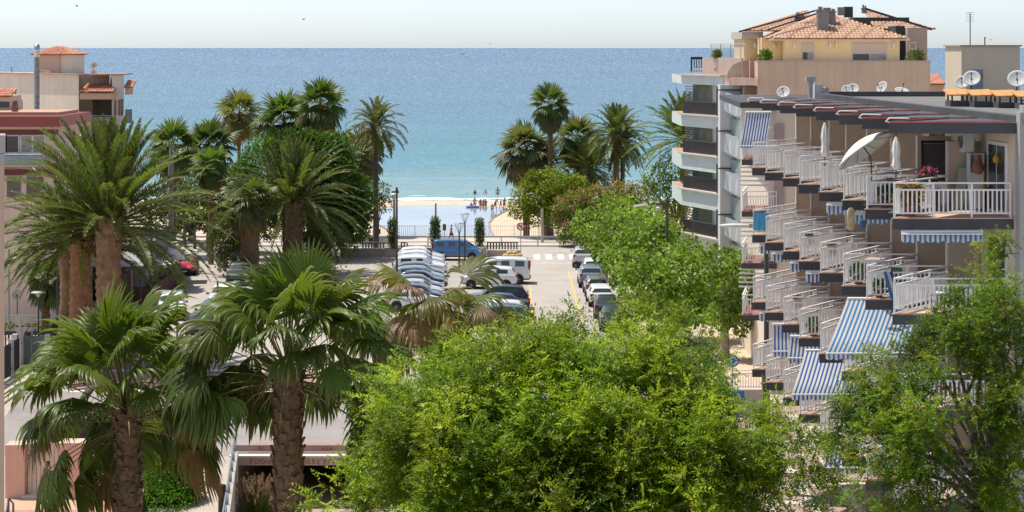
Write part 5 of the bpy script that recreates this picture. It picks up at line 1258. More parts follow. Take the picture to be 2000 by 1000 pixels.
chair('green chair on the second balcony of the second row', T[1][0]+1.3, T[1][1]+1.0, LEV[1], 2.4, grn); table('pale table with a folded edge on the third balcony of the second row', T[2][0]+1.3, T[2][1]+1.1, LEV[1], trim_pale)
chair('white chair on the fourth balcony of the top row behind the slatted rail', T[3][0]+1.2, T[3][1]+1.0, LEV[0], 2.0, white_paint)
chair('brown chair on the nearest balcony of the third row', T[0][0]+1.7, T[0][1]+1.0, LEV[2], 2.0, brn)
leafy_pot('pot of green leaves on the second balcony of the top row', 'potted plant', T[1][0]+.7, T[1][1]+.5, LEV[0], .24, .6, (.08, .17, .03), .12, 300, clay, 11)
leafy_pot('pot with a bushy plant on the third balcony of the second row', 'potted plant', T[2][0]+.6, T[2][1]+.4, LEV[1], .25, .6, (.07, .15, .03), .12, 300, clay, 12)
leafy_pot('pot plant beside the green chair on the second row', 'potted plant', T[1][0]+.5, T[1][1]+.4, LEV[1], .2, .5, (.10, .16, .04), .12, 240, MATS['pot_red'], 13)
leafy_pot('pot of trailing green on the fifth balcony of the third row', 'potted plant', T[4][0]+.6, T[4][1]+.4, LEV[2], .24, .6, (.08, .18, .03), .12, 260, clay, 14)
def towel(label, i, li, u0, wd, hgt, c, nm):
    t0, t1 = T[i], T[i+1]; a = np.array((t0[0]+.07, t0[1]+.05)); b = np.array((t0[0]+2.25, t1[1]-.08)); dv = (b-a)/np.linalg.norm(b-a); nv = np.array((dv[1], -dv[0]))*-1
    mb = MB(); n = 8; z = LEV[li]+1.03
    for k in range(n):
        p = a+dv*(u0+wd*k/n)+nv*(.05+.015*math.sin(k*1.9)); q = a+dv*(u0+wd*(k+1)/n)+nv*(.05+.015*math.sin(k*1.9+1.9)); d = hgt*(1+.03*math.sin(k))
        mb.quad((p[0], p[1], z-d), (q[0], q[1], z-d), (q[0], q[1], z), (p[0], p[1], z))
    o = mb.build('towel', M('towel_'+nm, c, .9, .12, 5), label=label, cat='towel'); s = o.modifiers.new('thick', 'SOLIDIFY'); s.thickness = .012
towel('pale yellow towel over the rail of the fourth balcony, second row', 3, 1, .6, .8, .55, (.66, .56, .26), 'yellow'); towel('rose towel over the rail of the sixth balcony, third row', 5, 2, .8, .7, .6, (.58, .26, .24), 'rose'); towel('grey-blue towel over the rail of the fifth balcony, second row', 4, 1, .5, .7, .5, (.30, .38, .46), 'greyblue')
# ---------------------------------------------------------------- tiled roofs
def tile_slope(mb, A, Bp, up, h0=1.0, ua=0.0, ub=0.0, pitch=.24, course=.38, mi=0):
    """rows of curved tiles from the eave A-B up along 'up'; ua / ub = length cut off each end at the top (hips)"""
    A = np.array(A, float); Bp = np.array(Bp, float); up = np.array(up, float); L = np.linalg.norm(Bp-A); e = (Bp-A)/L
    SL = np.linalg.norm(up); sdir = up/SL; nrm = np.cross(e, sdir); nrm *= 1 if nrm[2] > 0 else -1
    n = int(L/pitch)
    for i in range(n):
        u = (i+.5)*L/n; h = 1.0
        if ua > 0: h = min(h, u/ua)
        if ub > 0: h = min(h, (L-u)/ub)
        if h < .03: continue
        k = max(1, int(h*SL/course)); r = L/n*.52
        for c in range(k):
            s0, s1 = h*SL*c/k, h*SL*(c+1)/k+.04
            ring = []
            for s_, lift in ((s0, .035), (s1, .0)):
                ring.append([A+e*(u+r*math.cos(a))+sdir*s_+nrm*(lift+r*.75*math.sin(a)) for a in np.linspace(0, math.pi, 5)])
            v = ring[0]+ring[1]
            mb.add(v, [(j, j+1, 6+j, 5+j) for j in range(4)]+[(4, 3, 2, 1, 0)], mi if (i*7+c*3) % 5 else mi+1)
    a, b = A, Bp; c, d = Bp-e*ub+up, A+e*ua+up
    mb.add([a-nrm*.02, b-nrm*.02, c-nrm*.02, d-nrm*.02], [(0,1,2,3)], mi)
TILES = [tile_pale, M('tile_dark', (.40, .23, .15), .85, .3, 6)]
TILES2 = [tile_red, M('tile_red2', (.50, .22, .14), .85, .3, 6)]
# ---------------------------------------------------------------- white building with the yellow penthouse
C0 = thing('corner_building', 'tan corner building with pale green balcony fronts and a terrace on top', 'apartment block', (17, 138, 0))
def CL(mb): mb.v = [(x-17, y-138, z) for x, y, z in mb.v]; return mb
D1 = 132.0
pale = M('balcony_pale', (.66, .73, .69), .6, .06, .8, streak=.12)
offwhite = M('side_white', (.66, .67, .66), .8, .05, .8, streak=.1)
CL(MB().box(X(1480, D1), X(1817, D1), D1, 150, 0, Z(120, D1))).build('tan_wall', tan_wall, C0)
CL(MB().box(X(1478, D1), X(1819, D1), D1-.06, D1+.25, Z(120, D1), Z(118, D1))).build('coping', M('coping', (.50, .42, .36), .8, .1, 2), C0)
CL(MB().box(X(1402, 136), X(1480, D1)-.02, 134.5, 150, 0, Z(165, 135))).build('side_wall', offwhite, C0)
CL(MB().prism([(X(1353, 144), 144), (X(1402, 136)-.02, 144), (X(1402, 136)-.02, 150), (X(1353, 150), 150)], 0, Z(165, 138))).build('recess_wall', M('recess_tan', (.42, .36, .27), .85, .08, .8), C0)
A0, A1, A2, A3 = (X(1330, 142), 142), (X(1412, 135.5), 135.5), (X(1478, 131), 131), (X(1478, 131), 150)
floors = [(Z(147, 138), .68, 'roof'), (Z(226, 138), .88, ''), (Z(304, 138), 1.15, ''), (Z(375, 138), 1.22, ''), (Z(463, 138), 1.0, '')]
rngc = R_(71)
for k, (z, fh, kind) in enumerate(floors):
    mb = MB(); mb.prism([A0, A1, (A1[0]+.1, 150), (A0[0], 150)], z-fh-.0, z-.05, 0, top=1)
    s = CL(mb).build('balcony', [pale, M('slab_terracotta', (.46, .28, .21), .8, .2, 3)], C0)
    # the slanting bay towards the viewer, its front dropping in a wedge
    mb = MB(); lo = z-fh-.15
    v = [(A1[0]+.02, A1[1]-.01, z-.05), (A2[0], A2[1], z-.12), (A2[0], A2[1]+4, z-.12), (A1[0]+.02, A1[1]+4, z-.05), (A1[0]+.02, A1[1]-.01, z-fh), (A2[0], A2[1], z-fh-.9 if kind != 'roof' else z-fh+.1), (A2[0], A2[1]+4, z-fh), (A1[0]+.02, A1[1]+4, z-fh)]
    mb.add(v, [(3,2,1,0),(4,5,6,7),(0,1,5,4),(1,2,6,5),(2,3,7,6),(3,0,4,7)], 0)
    CL(mb).build('slanted_front', M('glass_front', (.36, .42, .40), .25, .15, 1.2) if kind != 'roof' else M('slab_terracotta2', (.48, .33, .27), .8, .15, 2), s)
    mb = MB(); mb.wall(A0, A1, z-.05, z+.05, .5); CL(mb).build('coping', M('coping_pale', (.58, .50, .44), .8, .1, 2), s)
    if kind == 'roof': continue
    # dark railing with mesh corner, screens between flats
    B0, B1 = (X(1352, 140.3), 140.6), (X(1402, 136.4), 136.9)
    mb = MB(); mb.wall((A0[0]+.15, A0[1]-.1), B0, z+.06, z+.92, .04); CL(mb).build('dark_panel', M('rail_black', (.02, .02, .024), .6, .2, 8), s)
    mb = MB()
    mb.bar((B0[0], B0[1], z+.95), (B1[0], B1[1], z+.95), .05); mb.bar((B0[0], B0[1], z+.12), (B1[0], B1[1], z+.12), .04)
    for i in range(30):
        q = i/29; xx = B0[0]*(1-q)+B1[0]*q; yy = B0[1]*(1-q)+B1[1]*q
        mb.bar((xx, yy-.03, z+.12), (xx, yy-.03, z+.95), .05)
        if i % 2: mb.bar((xx-.05, yy, z+.3), (xx+.07, yy, z+.75), .02)
    mb.bar((B1[0]+.3, B1[1]-.6, z+.75), (A2[0]-.2, A2[1]+.15, z-.25), .05); CL(mb).build('iron_railing', M('iron_grey', (.12, .115, .11), .6, .4, 8), s); CL(MB().wall((B0[0], B0[1]+.06), (B1[0], B1[1]+.06), z+.12, z+.9, .03)).build('railing_infill', M('infill_dark', (.075, .073, .075), .7, .4, 9), s)
    for i, px in enumerate((1352, 1366, 1381)):
        yy = 141.9-i*1.05; x0 = X(px, yy); hh = 2.1
        mb = MB(); v = [(x0, yy, z+.05), (x0+.75, yy-.15, z+.05), (x0+.75, yy-.15, z+hh), (x0+.28, yy-.05, z+hh), (x0, yy, z+hh-.5)]
        mb.add(v+[(a, b+.05, c) for a, b, c in v], [(0,1,2,3,4),(9,8,7,6,5)]+[(j,(j+1)%5,5+(j+1)%5,5+j)[::-1] for j in range(5)])
        CL(mb).build('divider_screen', M('screen_olive', (.34, .33, .24), .6, .08, 2) if i else M('screen_grey2', (.26, .30, .30), .4, .08, 2), s)
    mb = MB()
    for i in range(7): mb.bar((A0[0]+.25, 141.6, z+.98+i*.17), (A0[0]+.85, 141.2, z+.86+i*.19), .02, .07)
    CL(mb).build('louvre', M('louvre', (.33, .33, .33), .6, .1, 3), s)
    # folded white sun-blinds in zigzag along the slanting bay
    mb = MB(); zt = z+1.75
    for i in range(4):
        q = i/4; xa = X(1416, 134.4)+q*1.55; ya = 134.35-q*2.0
        mb.add([(xa, ya, zt-.55*q), (xa+.42, ya-.45, zt-.1-.2*q), (xa+.46, ya-.5, z+.1-.8*q), (xa-.05, ya, z+.5-.7*q)], [(0,1,2,3)])
        mb.add([(xa, ya+.02, zt-.55*q), (xa-.05, ya+.02, z+.5-.7*q), (xa-.3, ya+.5, z+.6-.7*q)], [(0,1,2)])
    CL(mb).build('zigzag_blind', M('blind_white', (.62, .66, .68), .7, .05, 1.5), s)
    mb = MB(); mb.box(X(1399, 136.2), X(1402.5, 136.2), 136.0, 136.3, z+.05, z+2.1); mb.box(X(1402.5, 134.4), X(1452, 134.4), 134.36, 134.44, z+1.86, z+1.94); CL(mb).build('black_frame', M('frame_black', (.02, .02, .022), .5, .2, 3), s)
# terrace on top: parapet, glass screens, black box
CL(MB().wall((X(1374, 141), 141), (X(1450, 136.5), 136.5), Z(147, 138), Z(113, 138), .2)).build('terrace_parapet', M('parapet_pink', (.60, .47, .41), .85, .07, .8, streak=.25), C0)
mb = MB()
for k in range(4):
    q = k/4; mb.bar((X(1388+k*17, 141), 140.8-q*3, Z(113, 139)), (X(1388+k*17, 141), 140.8-q*3, Z(85, 139)), .05)
mb.bar((X(1388, 141), 140.8, Z(85, 139)), (X(1456, 138), 137.8, Z(86, 139)), .04); CL(mb).build('screen_frame', white_paint, C0)
g = bpy.data.materials.new('clear_glass'); g.use_nodes = True; gb = g.node_tree.nodes['Principled BSDF']; gb.inputs['Transmission Weight'].default_value = .9; gb.inputs['Roughness'].default_value = .05; gb.inputs['Base Color'].default_value = (.9, .95, .95, 1); gb.inputs['IOR'].default_value = 1.05
CL(MB().wall((X(1388, 141), 140.85), (X(1456, 138), 137.85), Z(112, 139), Z(86, 139), .02)).build('glass_screen', g, C0)
mb = MB(); x0 = X(1349, 141.5)
mb.box(x0, x0+.1, 141.3, 141.6, Z(140, 141), Z(111, 141)); mb.box(x0+.1, x0+.85, 141.3, 141.5, Z(116, 141), Z(111, 141))
for k in range(4): mb.box(x0+.22+k*.17, x0+.28+k*.17, 141.3, 141.36, Z(140, 141), Z(116, 141))
CL(mb).build('black_balustrade', MATS['frame_black'], C0)
CL(MB().box(x0+.1, x0+.85, 141.2, 141.26, Z(137, 141), Z(133, 141))).build('white_bar', white_paint, C0)
mb = MB()
for px in (1450, 1465): mb.box(X(px, 134), X(px+13, 134), 133.9, 134.1, Z(155, 134), Z(118, 134))
CL(mb).build('pillar_panel', M('panel_rust', (.44, .30, .24), .85, .1, 1), C0)
mb = MB(); v = []
n = 12; cx, cz, r = X(1452, 134.6), Z(152, 134.6), 1.15
arc = [(cx-r*math.cos(a)*1.0, 134.6, cz+r*math.sin(a)) for a in np.linspace(0, math.pi/2, n)]+[(cx, 134.6, cz)]
mb.add(arc+[(a, b+.1, c) for a, b, c in arc], [tuple(range(n+1)), tuple(range(n+1, 2*n+2))[::-1]]+[(j,j+1,n+2+j,n+1+j)[::-1] for j in range(n)]); CL(mb).build('rounded_wing_wall', M('wing_wall', (.60, .50, .36), .85, .15, 1.5), C0)
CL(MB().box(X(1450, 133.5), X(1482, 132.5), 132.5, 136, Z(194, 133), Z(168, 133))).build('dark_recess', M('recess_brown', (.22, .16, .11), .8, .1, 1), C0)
# penthouse
PH = thing('penthouse', 'yellow penthouse under hipped clay tile roofs on top of the tan building', 'penthouse', (22, 140, 17.4))
def PL_(mb): mb.v = [(x-22, y-140, z-17.4) for x, y, z in mb.v]; return mb
DP = 139.0; zb, ze = 17.0, Z(76, DP)
PL_(MB().box(X(1533, DP), X(1757, DP), DP, 147, zb, ze)).build('front_wall', yellow_wall, PH)
PL_(MB().box(X(1486, 141), X(1533, DP)-.02, DP+1.6, 147, zb, ze+.1)).build('front_wall', yellow_wall, PH)
PL_(MB().box(X(1455, 143), X(1486, 141)-.02, 143.5, 150, zb, Z(62, 143))).build('front_wall', M('yellow_pale', (.70, .56, .36), .85, .05, .8), PH)
PL_(MB().box(X(1449, 143), X(1490, 143), 142.9, 150, Z(76, 143), Z(62, 143))).build('eave_band', M('band_grey', (.50, .48, .43), .8, .06, 1), PH)
PL_(MB().box(X(1776, DP), X(1814, DP), DP+.5, 150, zb, Z(54, DP))).build('side_wing', M('wing_tan', (.42, .33, .27), .85, .06, .8), PH)
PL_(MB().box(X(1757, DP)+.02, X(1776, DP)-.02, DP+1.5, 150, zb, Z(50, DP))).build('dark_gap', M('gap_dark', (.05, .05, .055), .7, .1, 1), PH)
mb = MB(); o = .35
eA, eB = (X(1502, DP), DP-.45, ze), (X(1776, DP), DP-.45, ze)
upv = (0, 4.6, Z(28, DP+4)-ze)
tile_slope(mb, eA, eB, upv, ua=4.4, ub=5.0, pitch=.26)
# left hip slope and long rear slopes behind
tile_slope(mb, (X(1502, DP), DP+7, ze), eA, (4.4, 0, Z(28, DP+4)-ze), ua=2.6, ub=4.6, pitch=.26)
PL_(mb).build('roof', TILES, PH)
mb = MB()
tile_slope(mb, (X(1445, 142), 141.5, Z(61, 142)), (X(1600, 142), 141.5, Z(61, 142)), (0, 6, 1.55), ua=5.6, ub=0, pitch=.27); PL_(mb).build('rear_roof', TILES, PH); mb = MB()
tile_slope(mb, (X(1700, 145), 143.2, Z(58, 145)), (X(1818, 145), 143.2, Z(58, 145)), (0, 5, 1.5), ua=.1, ub=4.3, pitch=.27)
PL_(mb).build('rear_roof', TILES, PH)
mb = MB()
mb.bar((X(1443, 141.4), 141.35, Z(62, 141.4)), (X(1604, 141.4), 141.45, Z(20, 146)), .12, .12); PL_(mb).build('verge', M('verge_dark', (.05, .048, .045), .7, .2, 3), PH); mb = MB(); mb.bar((X(1690, 143), 143, Z(18, 145)), (X(1820, 143), 143, Z(58, 145)), .12, .16); PL_(mb).build('verge', MATS['verge_dark'], PH); mb = MB()
mb.bar((X(1500, 138.8), 138.9, Z(58, 139)), (X(1600, 140), 141.2, Z(26, 140)), .10, .10)
PL_(mb).build('verge', M('verge_dark', (.05, .048, .045), .7, .2, 3), PH)
mb = MB(); mb.box(eA[0], eB[0]-.05, DP-.42, DP+.1, ze-.12, ze-.02); PL_(mb).build('gutter', M('gutter_cream', (.66, .60, .48), .7, .06, 2), PH)
for pa, pb, y0, y1, sh in ((1567, 1589, 85, 116, .55), (1665, 1731, 85, 118, .62)):
    mb = MB(); xa, xb = X(pa, DP), X(pb, DP); za, zc = Z(y1, DP), Z(y0, DP)
    mb.box(xa-.06, xb+.06, DP-.06, DP-.005, za-.06, zc+.05, 0); w = PL_(mb).build('window', [M('window_frame', (.72, .68, .60), .6, .05, 3)], PH)
    zs = za+(zc-za)*(1-sh)
    PL_(MB().box(xa, xb, DP-.10, DP-.065, zs, zc)).build('roller_shutter', M('shutter_cream', (.62, .55, .46), .7, .06, 14), w)
    PL_(MB().box(xa+.02, (xa+xb)/2-.03, DP-.085, DP-.065, za, zs-.01)).build('pane', glass_dark, w); PL_(MB().box((xa+xb)/2+.03, xb-.02, DP-.085, DP-.065, za, zs-.01)).build('pane', M('curtain_glass', (.34, .36, .36), .1, .3, 6), w)
mb = MB(); mb.box(X(1778, DP)+.0, X(1792, DP), DP+.44, DP+.495, Z(97, DP), Z(82, DP)); w = PL_(mb).build('window', MATS['window_frame'], PH)
PL_(MB().box(X(1780, DP), X(1790, DP), DP+.42, DP+.44, Z(95, DP), Z(84, DP))).build('pane', M('curtain_glass2', (.30, .28, .24), .1, .2, 6), w)
for px, dd in ((1551, 0), (1621, 0), (1633, 0), (1745, 0), (1512, 1.6), (1530, 1.6), (1474, 4.4)):
    x, y, z = P(px, 88, DP+dd); mb = MB(); mb.lathe([(.03, -.22), (.08, -.12), (.09, .1), (.05, .16), (.02, .22)], (x, DP+dd-.15, z), 8); mb.box(x-.02, x+.02, DP+dd-.15, DP+dd-.01, z+.16, z+.2); PL_(mb).build('wall_lantern', white_paint, PH)
def chimney(px0, px1, y0, y1, D, nm, mt, cap=True):
    xa, xb = X(px0, D), X(px1, D); mb = MB(); mb.box(xa, xb, D, D+(xb-xa)*.9, Z(y1, D), Z(y0, D)); c = PL_(mb).build('chimney', mt, PH)
    if cap:
        mb = MB(); zt = Z(y0, D); m = (xb-xa)
        mb.box(xa-.06, xb+.06, D-.06, D+m*.96, zt+.005, zt+.1); mb.box(xa+.1*m, xa+.45*m, D+.1, D+.5*m, zt+.1, zt+.34); mb.box(xa+.55*m, xa+.95*m, D+.1, D+.5*m, zt+.1, zt+.26); PL_(mb).build('chimney_cap', MATS['chimney_grey'], c)
chg = M('chimney_grey', (.26, .245, .23), .9, .2, 2, bump=.3)
chimney(1597, 1619, 22, 60, 140, '', chg); chimney(1616, 1632, 24, 50, 141, '', chg)
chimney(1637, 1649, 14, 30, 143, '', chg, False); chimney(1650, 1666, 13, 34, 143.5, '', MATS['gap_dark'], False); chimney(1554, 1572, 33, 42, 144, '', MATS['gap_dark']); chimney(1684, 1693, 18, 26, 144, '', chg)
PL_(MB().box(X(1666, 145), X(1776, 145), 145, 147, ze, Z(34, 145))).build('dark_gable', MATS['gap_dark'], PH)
# plants on the terrace
def bush(label, px, py, r, D, zg, cols, seed, name='terrace_plant', leaf=(.2, .1), n=900, potc=None):
    x, y, z = P(px, py, D); rr = r*D/F; t = thing(name, label, 'potted plant', (x, y, zg)); rng = R_(seed)
    MB().lathe([(rr*.45, 0), (rr*.6, .3), (rr*.62, .34), (rr*.5, .34)], (0, 0, 0), 12).build('pot', clay, t)
    cs = [((0, 0, max(.4, z-zg)), (rr, rr, rr*.9)), ((rr*.3, 0, max(.4, z-zg)+rr*.3), (rr*.6, rr*.6, rr*.6))]
    p, d, ix = clump_points(rng, cs, n/(8*rr*rr*4), .4); m = len(p)
    V, Fc, c = leaf_quads(rng, p, norm(d*.7+rand_dir(rng, m)), norm(d+.6*rng.normal(size=(m, 3))), leaf[0], leaf[1], jitter_col(rng, m, cols, .3)); np_mesh('leaves', V, Fc, leaf_m, c, t)
bush('round bright green shrub on the terrace before the yellow penthouse', 1494, 110, 14, 135, 17.0, (.09, .19, .02), 1)
bush('spiky low plants at the right end of the terrace wall', 1788, 113, 15, 134, 17.0, (.08, .13, .03), 2, leaf=(.42, .05))
bush('small pale plant behind the clear screens of the terrace', 1400, 106, 8, 139.5, 16.6, (.20, .24, .08), 3)
# low houses far behind on the right
t = thing('tiled_house', 'low distant house with a red roof right of the tan building', 'house', (X(1828, 150), 150, 0))
MB().box(-.55, .65, 0, 6, 0, Z(163, 150)).build('wall', tan_wall, t); mb = MB(); tile_slope(mb, (-.7, -.3, Z(165, 150)), (.75, -.3, Z(165, 150)), (0, 3, .7)); mb.build('roof', TILES2, t)

# ---------------------------------------------------------------- left buildings
L1 = thing('cream_building', 'cream apartment building with a metal flue and small tiled roofs at the left', 'apartment block', (-36, 152, 0))
def LL(mb): mb.v = [(x+36, y-152, z) for x, y, z in mb.v]; return mb
DL = 148.0; zt = Z(147, DL)
LL(MB().prism([(X(154, DL), DL), (X(154, DL)-26, DL+26), (X(154, DL)-26, DL+34), (X(154, 160), 160)], 0, zt)).build('front_wall', cream, L1)
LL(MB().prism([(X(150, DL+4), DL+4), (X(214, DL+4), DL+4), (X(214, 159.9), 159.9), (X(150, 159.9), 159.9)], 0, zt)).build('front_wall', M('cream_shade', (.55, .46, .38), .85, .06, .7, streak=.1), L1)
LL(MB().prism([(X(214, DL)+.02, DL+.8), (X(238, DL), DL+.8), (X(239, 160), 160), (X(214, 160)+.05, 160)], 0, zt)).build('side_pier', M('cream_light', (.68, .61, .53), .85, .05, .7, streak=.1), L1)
mb = MB(); mb.wall((X(154, DL)+.1, DL+.05), (X(154, DL)-26, DL+26.15), zt+.003, zt+.12, .6); mb.box(X(156, DL)+.01, X(240, DL), DL+.6, DL+4, zt+.003, zt+.12); LL(mb).build('coping', M('coping_tile', (.52, .33, .24), .8, .25, 3), L1)
for k, px in enumerate((219, 227, 232.5)): LL(MB().box(X(px, DL), X(px+4, DL), DL+.74, DL+.795, Z(226, DL), Z(196-k, DL))).build('window', M('win_brown', (.20, .13, .10), .4, .1, 3), L1)
mb = MB(); tile_slope(mb, (X(157, DL), DL-.4, Z(180, DL)), (X(222, DL), DL-.4, Z(180, DL)), (0, 2.6, .55), pitch=.24); w = LL(mb).build('canopy_roof', TILES2, L1)
LL(MB().box(X(157, DL), X(220, DL), DL-.2, DL+3.9, Z(194, DL), Z(182, DL))).build('canopy_beam', M('beam_peach', (.62, .42, .28), .8, .06, 1), w)
mb = MB(); tile_slope(mb, (X(236, DL), DL+1, Z(172, DL)), (X(254, DL), DL+1, Z(172, DL)), (0, 1.6, .5), pitch=.22); w = LL(mb).build('canopy_roof', TILES2, L1)
LL(MB().box(X(238, DL)+.01, X(245, DL), DL+1.2, DL+3, Z(186, DL), Z(173, DL))).build('canopy_beam', MATS['beam_peach'], w)
LL(MB().box(X(160, DL), X(213, DL), DL+3.9, DL+3.98, Z(232, DL), Z(197, DL))).build('balcony_recess', M('recess_glass', (.12, .12, .115), .15, .2, 1), L1)
LL(MB().box(X(162, DL), X(168, DL), DL+3.82, DL+3.89, Z(228, DL), Z(200, DL))).build('window', MATS['win_brown'], L1)
b = LL(MB().box(X(160, DL), X(218, DL), DL-.1, DL+3.8, Z(262, DL), Z(246, DL))).build('balcony', cream, L1)
mb = MB(); mb.bar((X(166, DL), DL-.05, Z(226, DL)), (X(219, DL), DL-.05, Z(226, DL)), .07); mb.box(X(168, DL), X(218, DL), DL-.06, DL-.03, Z(245, DL), Z(229, DL)); LL(mb).build('balcony_glass', M('glass_teal', (.22, .30, .32), .1, .2, 1), b)
LL(MB().box(X(238, DL)+.01, X(247, DL), DL+1.2, DL+2.2, Z(242, DL), Z(214, DL))).build('side_balcony', MATS['glass_teal'], L1)
tx0, tx1 = X(68, 155), X(138, 155)
tw = LL(MB().box(tx0, tx1-.9, 155, 160, zt, Z(106, 155))).build('tower', M('tower_pink', (.58, .40, .33), .85, .06, .8), L1)
LL(MB().box(tx1-.88, tx1, 155.2, 160, zt, Z(106, 155))).build('tower_corner', MATS['cream_light'], tw)
mb = MB(); za = Z(107, 155); zr = Z(92, 157)-za
tile_slope(mb, (tx0-.3, 154.6, za), (tx1+.3, 154.6, za), (0, 2.6, zr), ua=1.45, ub=1.45, pitch=.22); tile_slope(mb, (tx1+.3, 154.6, za), (tx1+.3, 160.2, za), (-1.5, 0, zr), ua=2.6, ub=2.6, pitch=.22); tile_slope(mb, (tx0-.3, 160.2, za), (tx0-.3, 154.6, za), (1.5, 0, zr), ua=2.6, ub=2.6, pitch=.22)
LL(mb).build('tower_roof', TILES2, tw)
LL(MB().box(X(66, DL+5), X(92, DL+5), DL+5, DL+6, zt+.005, zt+.32)).build('roof_box', M('roofbox', (.5, .36, .28), .8, .2, 3), L1)
xf = X(60.5, 145); mb = MB(); mb.tube([(xf, 146.8, Z(235, 146)), (xf, 146.8, Z(112, 146))], .20, 14); f = LL(mb).build('flue_pipe', M('flue_grey', (.30, .30, .30), .35, .15, 3, metal=.7, dark=(.18, .18, .18)), L1)
mb = MB()
for k in range(9): mb.lathe([(.2, 0), (.225, .02), (.225, .06), (.2, .08)], (xf, 146.8, Z(228, 146)+k*.48), 14)
LL(mb).build('pipe_collars', MATS['flue_grey'], f)
mb = MB(); zf = Z(112, 146); mb.lathe([(.19, 0), (.24, .25), (.27, .46), (.27, .52), (.19, .98), (.17, .98)], (xf, 146.8, zf), 16); LL(mb).build('flue_cowl', M('cowl_steel', (.62, .60, .57), .25, .1, 3, metal=.9), f)
Dd = DL+5.2
LL(MB().tube([(X(31, Dd), Dd-.1, Z(178, Dd)), (X(31, Dd), Dd-.1, Z(186, Dd)), (X(38, Dd), Dd-.35, Z(191, Dd)), (X(47, Dd), Dd-.7, Z(195, Dd)), (X(47, Dd), Dd-.7, Z(218, Dd))], .07, 8)).build('drain_pipe', M('drain', (.36, .34, .31), .6, .15, 3), L1)
dish('round satellite dish on a mast above the corner of the cream building', 184, 128, 150, 7.5, (.1, -.9, .3), zt+.1, 'satellite dishes on the cream building', M('dish_cream', (.66, .60, .55), .6, .08, 3))
dish('lower satellite dish directly below the mast dish of the cream building', 183, 141, 149.5, 6.5, (.1, -.9, .3), zt+.05, 'satellite dishes on the cream building', MATS['dish_cream'])
dish('white satellite dish lying low beside the metal flue', 84, 144, 154, 8.5, (.1, -.7, .6), zt+.1, 'satellite dishes on the cream building', MATS['dish_cream'])
t = thing('aerial', 'small rooftop aerial left of the metal flue', 'aerial', (X(23, 157), 157, zt)); MB().tube([(0, 0, 0), (0, 0, .5)], .03, 5).build('mast', metal_dark, t)
mb = MB(); mb.bar((-.15, 0, .45), (.12, 0, .5), .02); mb.bar((-.12, 0, .36), (.1, 0, .4), .02); mb.build('crossbars', metal_dark, t)
# nearer building with the dark red fascia
L2 = thing('red_trim_building', 'left building with a dark red roof edge over white framed balcony windows', 'apartment block', (-36, 131, 0))
def L2L(mb): mb.v = [(x+36, y-131, z) for x, y, z in mb.v]; return mb
D2 = 128.0; xr0 = X(105, D2)
dred = M('dark_red', (.26, .06, .05), .6, .12, 1.5); lred = M('light_red', (.50, .17, .14), .7, .12, 1.5)
L2L(MB().box(X(-140, D2), xr0, D2, 140, 0, Z(262, D2))).build('front_wall', M('front_pale_pink', (.76, .58, .48), .85, .06, .8, streak=.2), L2)
def cliff(z0, z1, o0, o1, mt, nm):
    mb = MB(); a = [(X(-140, D2), D2-o0), (xr0+o0, D2-o0), (xr0+o0+.12, D2+9), (X(-140, D2), D2+9)]; b = [(X(-140, D2), D2-o1), (xr0+o1, D2-o1), (xr0+o1+.12, D2+9), (X(-140, D2), D2+9)]
    v = [(x, y, z0) for x, y in a]+[(x, y, z1) for x, y in b]; mb.add(v, [(0,1,5,4),(3,2,1,0),(4,5,6,7),(2,3,7,6),(3,0,4,7)], 0); mb.add([v[1], v[2], v[6], v[5]], [(0,1,2,3)], 1)
    L2L(mb).build(nm, mt, L2)
cliff(Z(247, D2), Z(227, D2), .55, .35, [dred, lred], 'roof_edge'); cliff(Z(252, D2), Z(247, D2)-.004, .5, .5, [M('peach_band', (.60, .38, .25), .8, .06, 1), pink_wall], 'cornice'); cliff(Z(262, D2), Z(252, D2)-.004, .4, .4, [M('dark_red2', (.15, .035, .035), .6, .12, 1.5), pink_wall], 'roof_edge')
cliff(Z(342, D2), Z(331, D2), .3, .3, [MATS['dark_red2'], pink_wall], 'floor_band')
L2L(MB().box(X(-140, D2), X(100, D2), D2+2, D2+8, Z(226, D2)-.2, Z(224, D2)+.1)).build('roof_deck', M('deck_clay', (.56, .33, .22), .85, .12, 1.2), L2)
for k, (pa, pb, m) in enumerate(((-20, 12, 'dk'), (14, 36, 'dk'), (42, 62, 'lt'), (66, 87, 'lt'))):
    mb = MB(); mb.box(X(pa-2, D2), X(pb+2, D2), D2-.09, D2-.006, Z(300, D2), Z(264, D2)); w = L2L(mb).build('window', white_paint, L2)
    L2L(MB().box(X(pa, D2), X(pb, D2), D2-.11, D2-.092, Z(297, D2), Z(266, D2))).build('pane', M('pane_dark', (.10, .09, .08), .1, .2, 2) if m == 'dk' else M('pane_curtain', (.36, .33, .30), .15, .25, 9), w)
mb = MB(); mb.box(X(-30, D2), X(90, D2), D2-.75, D2-.7, Z(320, D2), Z(303, D2)); b = L2L(mb).build('balcony_glass', M('glass_blueish', (.28, .34, .37), .12, .2, 2), L2)
mb = MB(); mb.bar((X(-30, D2), D2-.72, Z(300, D2)), (X(92, D2), D2-.72, Z(300, D2)), .08)
for px in (-10, 12, 36, 64, 90): mb.bar((X(px, D2), D2-.66, Z(321, D2)), (X(px, D2), D2-.66, Z(300, D2)), .07)
L2L(mb).build('balcony_rail', white_paint, b); L2L(MB().box(X(-30, D2), X(92, D2), D2-.75, D2-.004, Z(324, D2), Z(321, D2))).build('balcony_floor', pink_wall, b)
for k, (pa, pb) in enumerate(((14, 40), (52, 84))): L2L(MB().box(X(pa, D2), X(pb, D2), D2-.08, D2-.006, Z(385, D2), Z(346, D2))).build('window', M('pane_dark3', (.14, .11, .10), .15, .2, 2), L2)
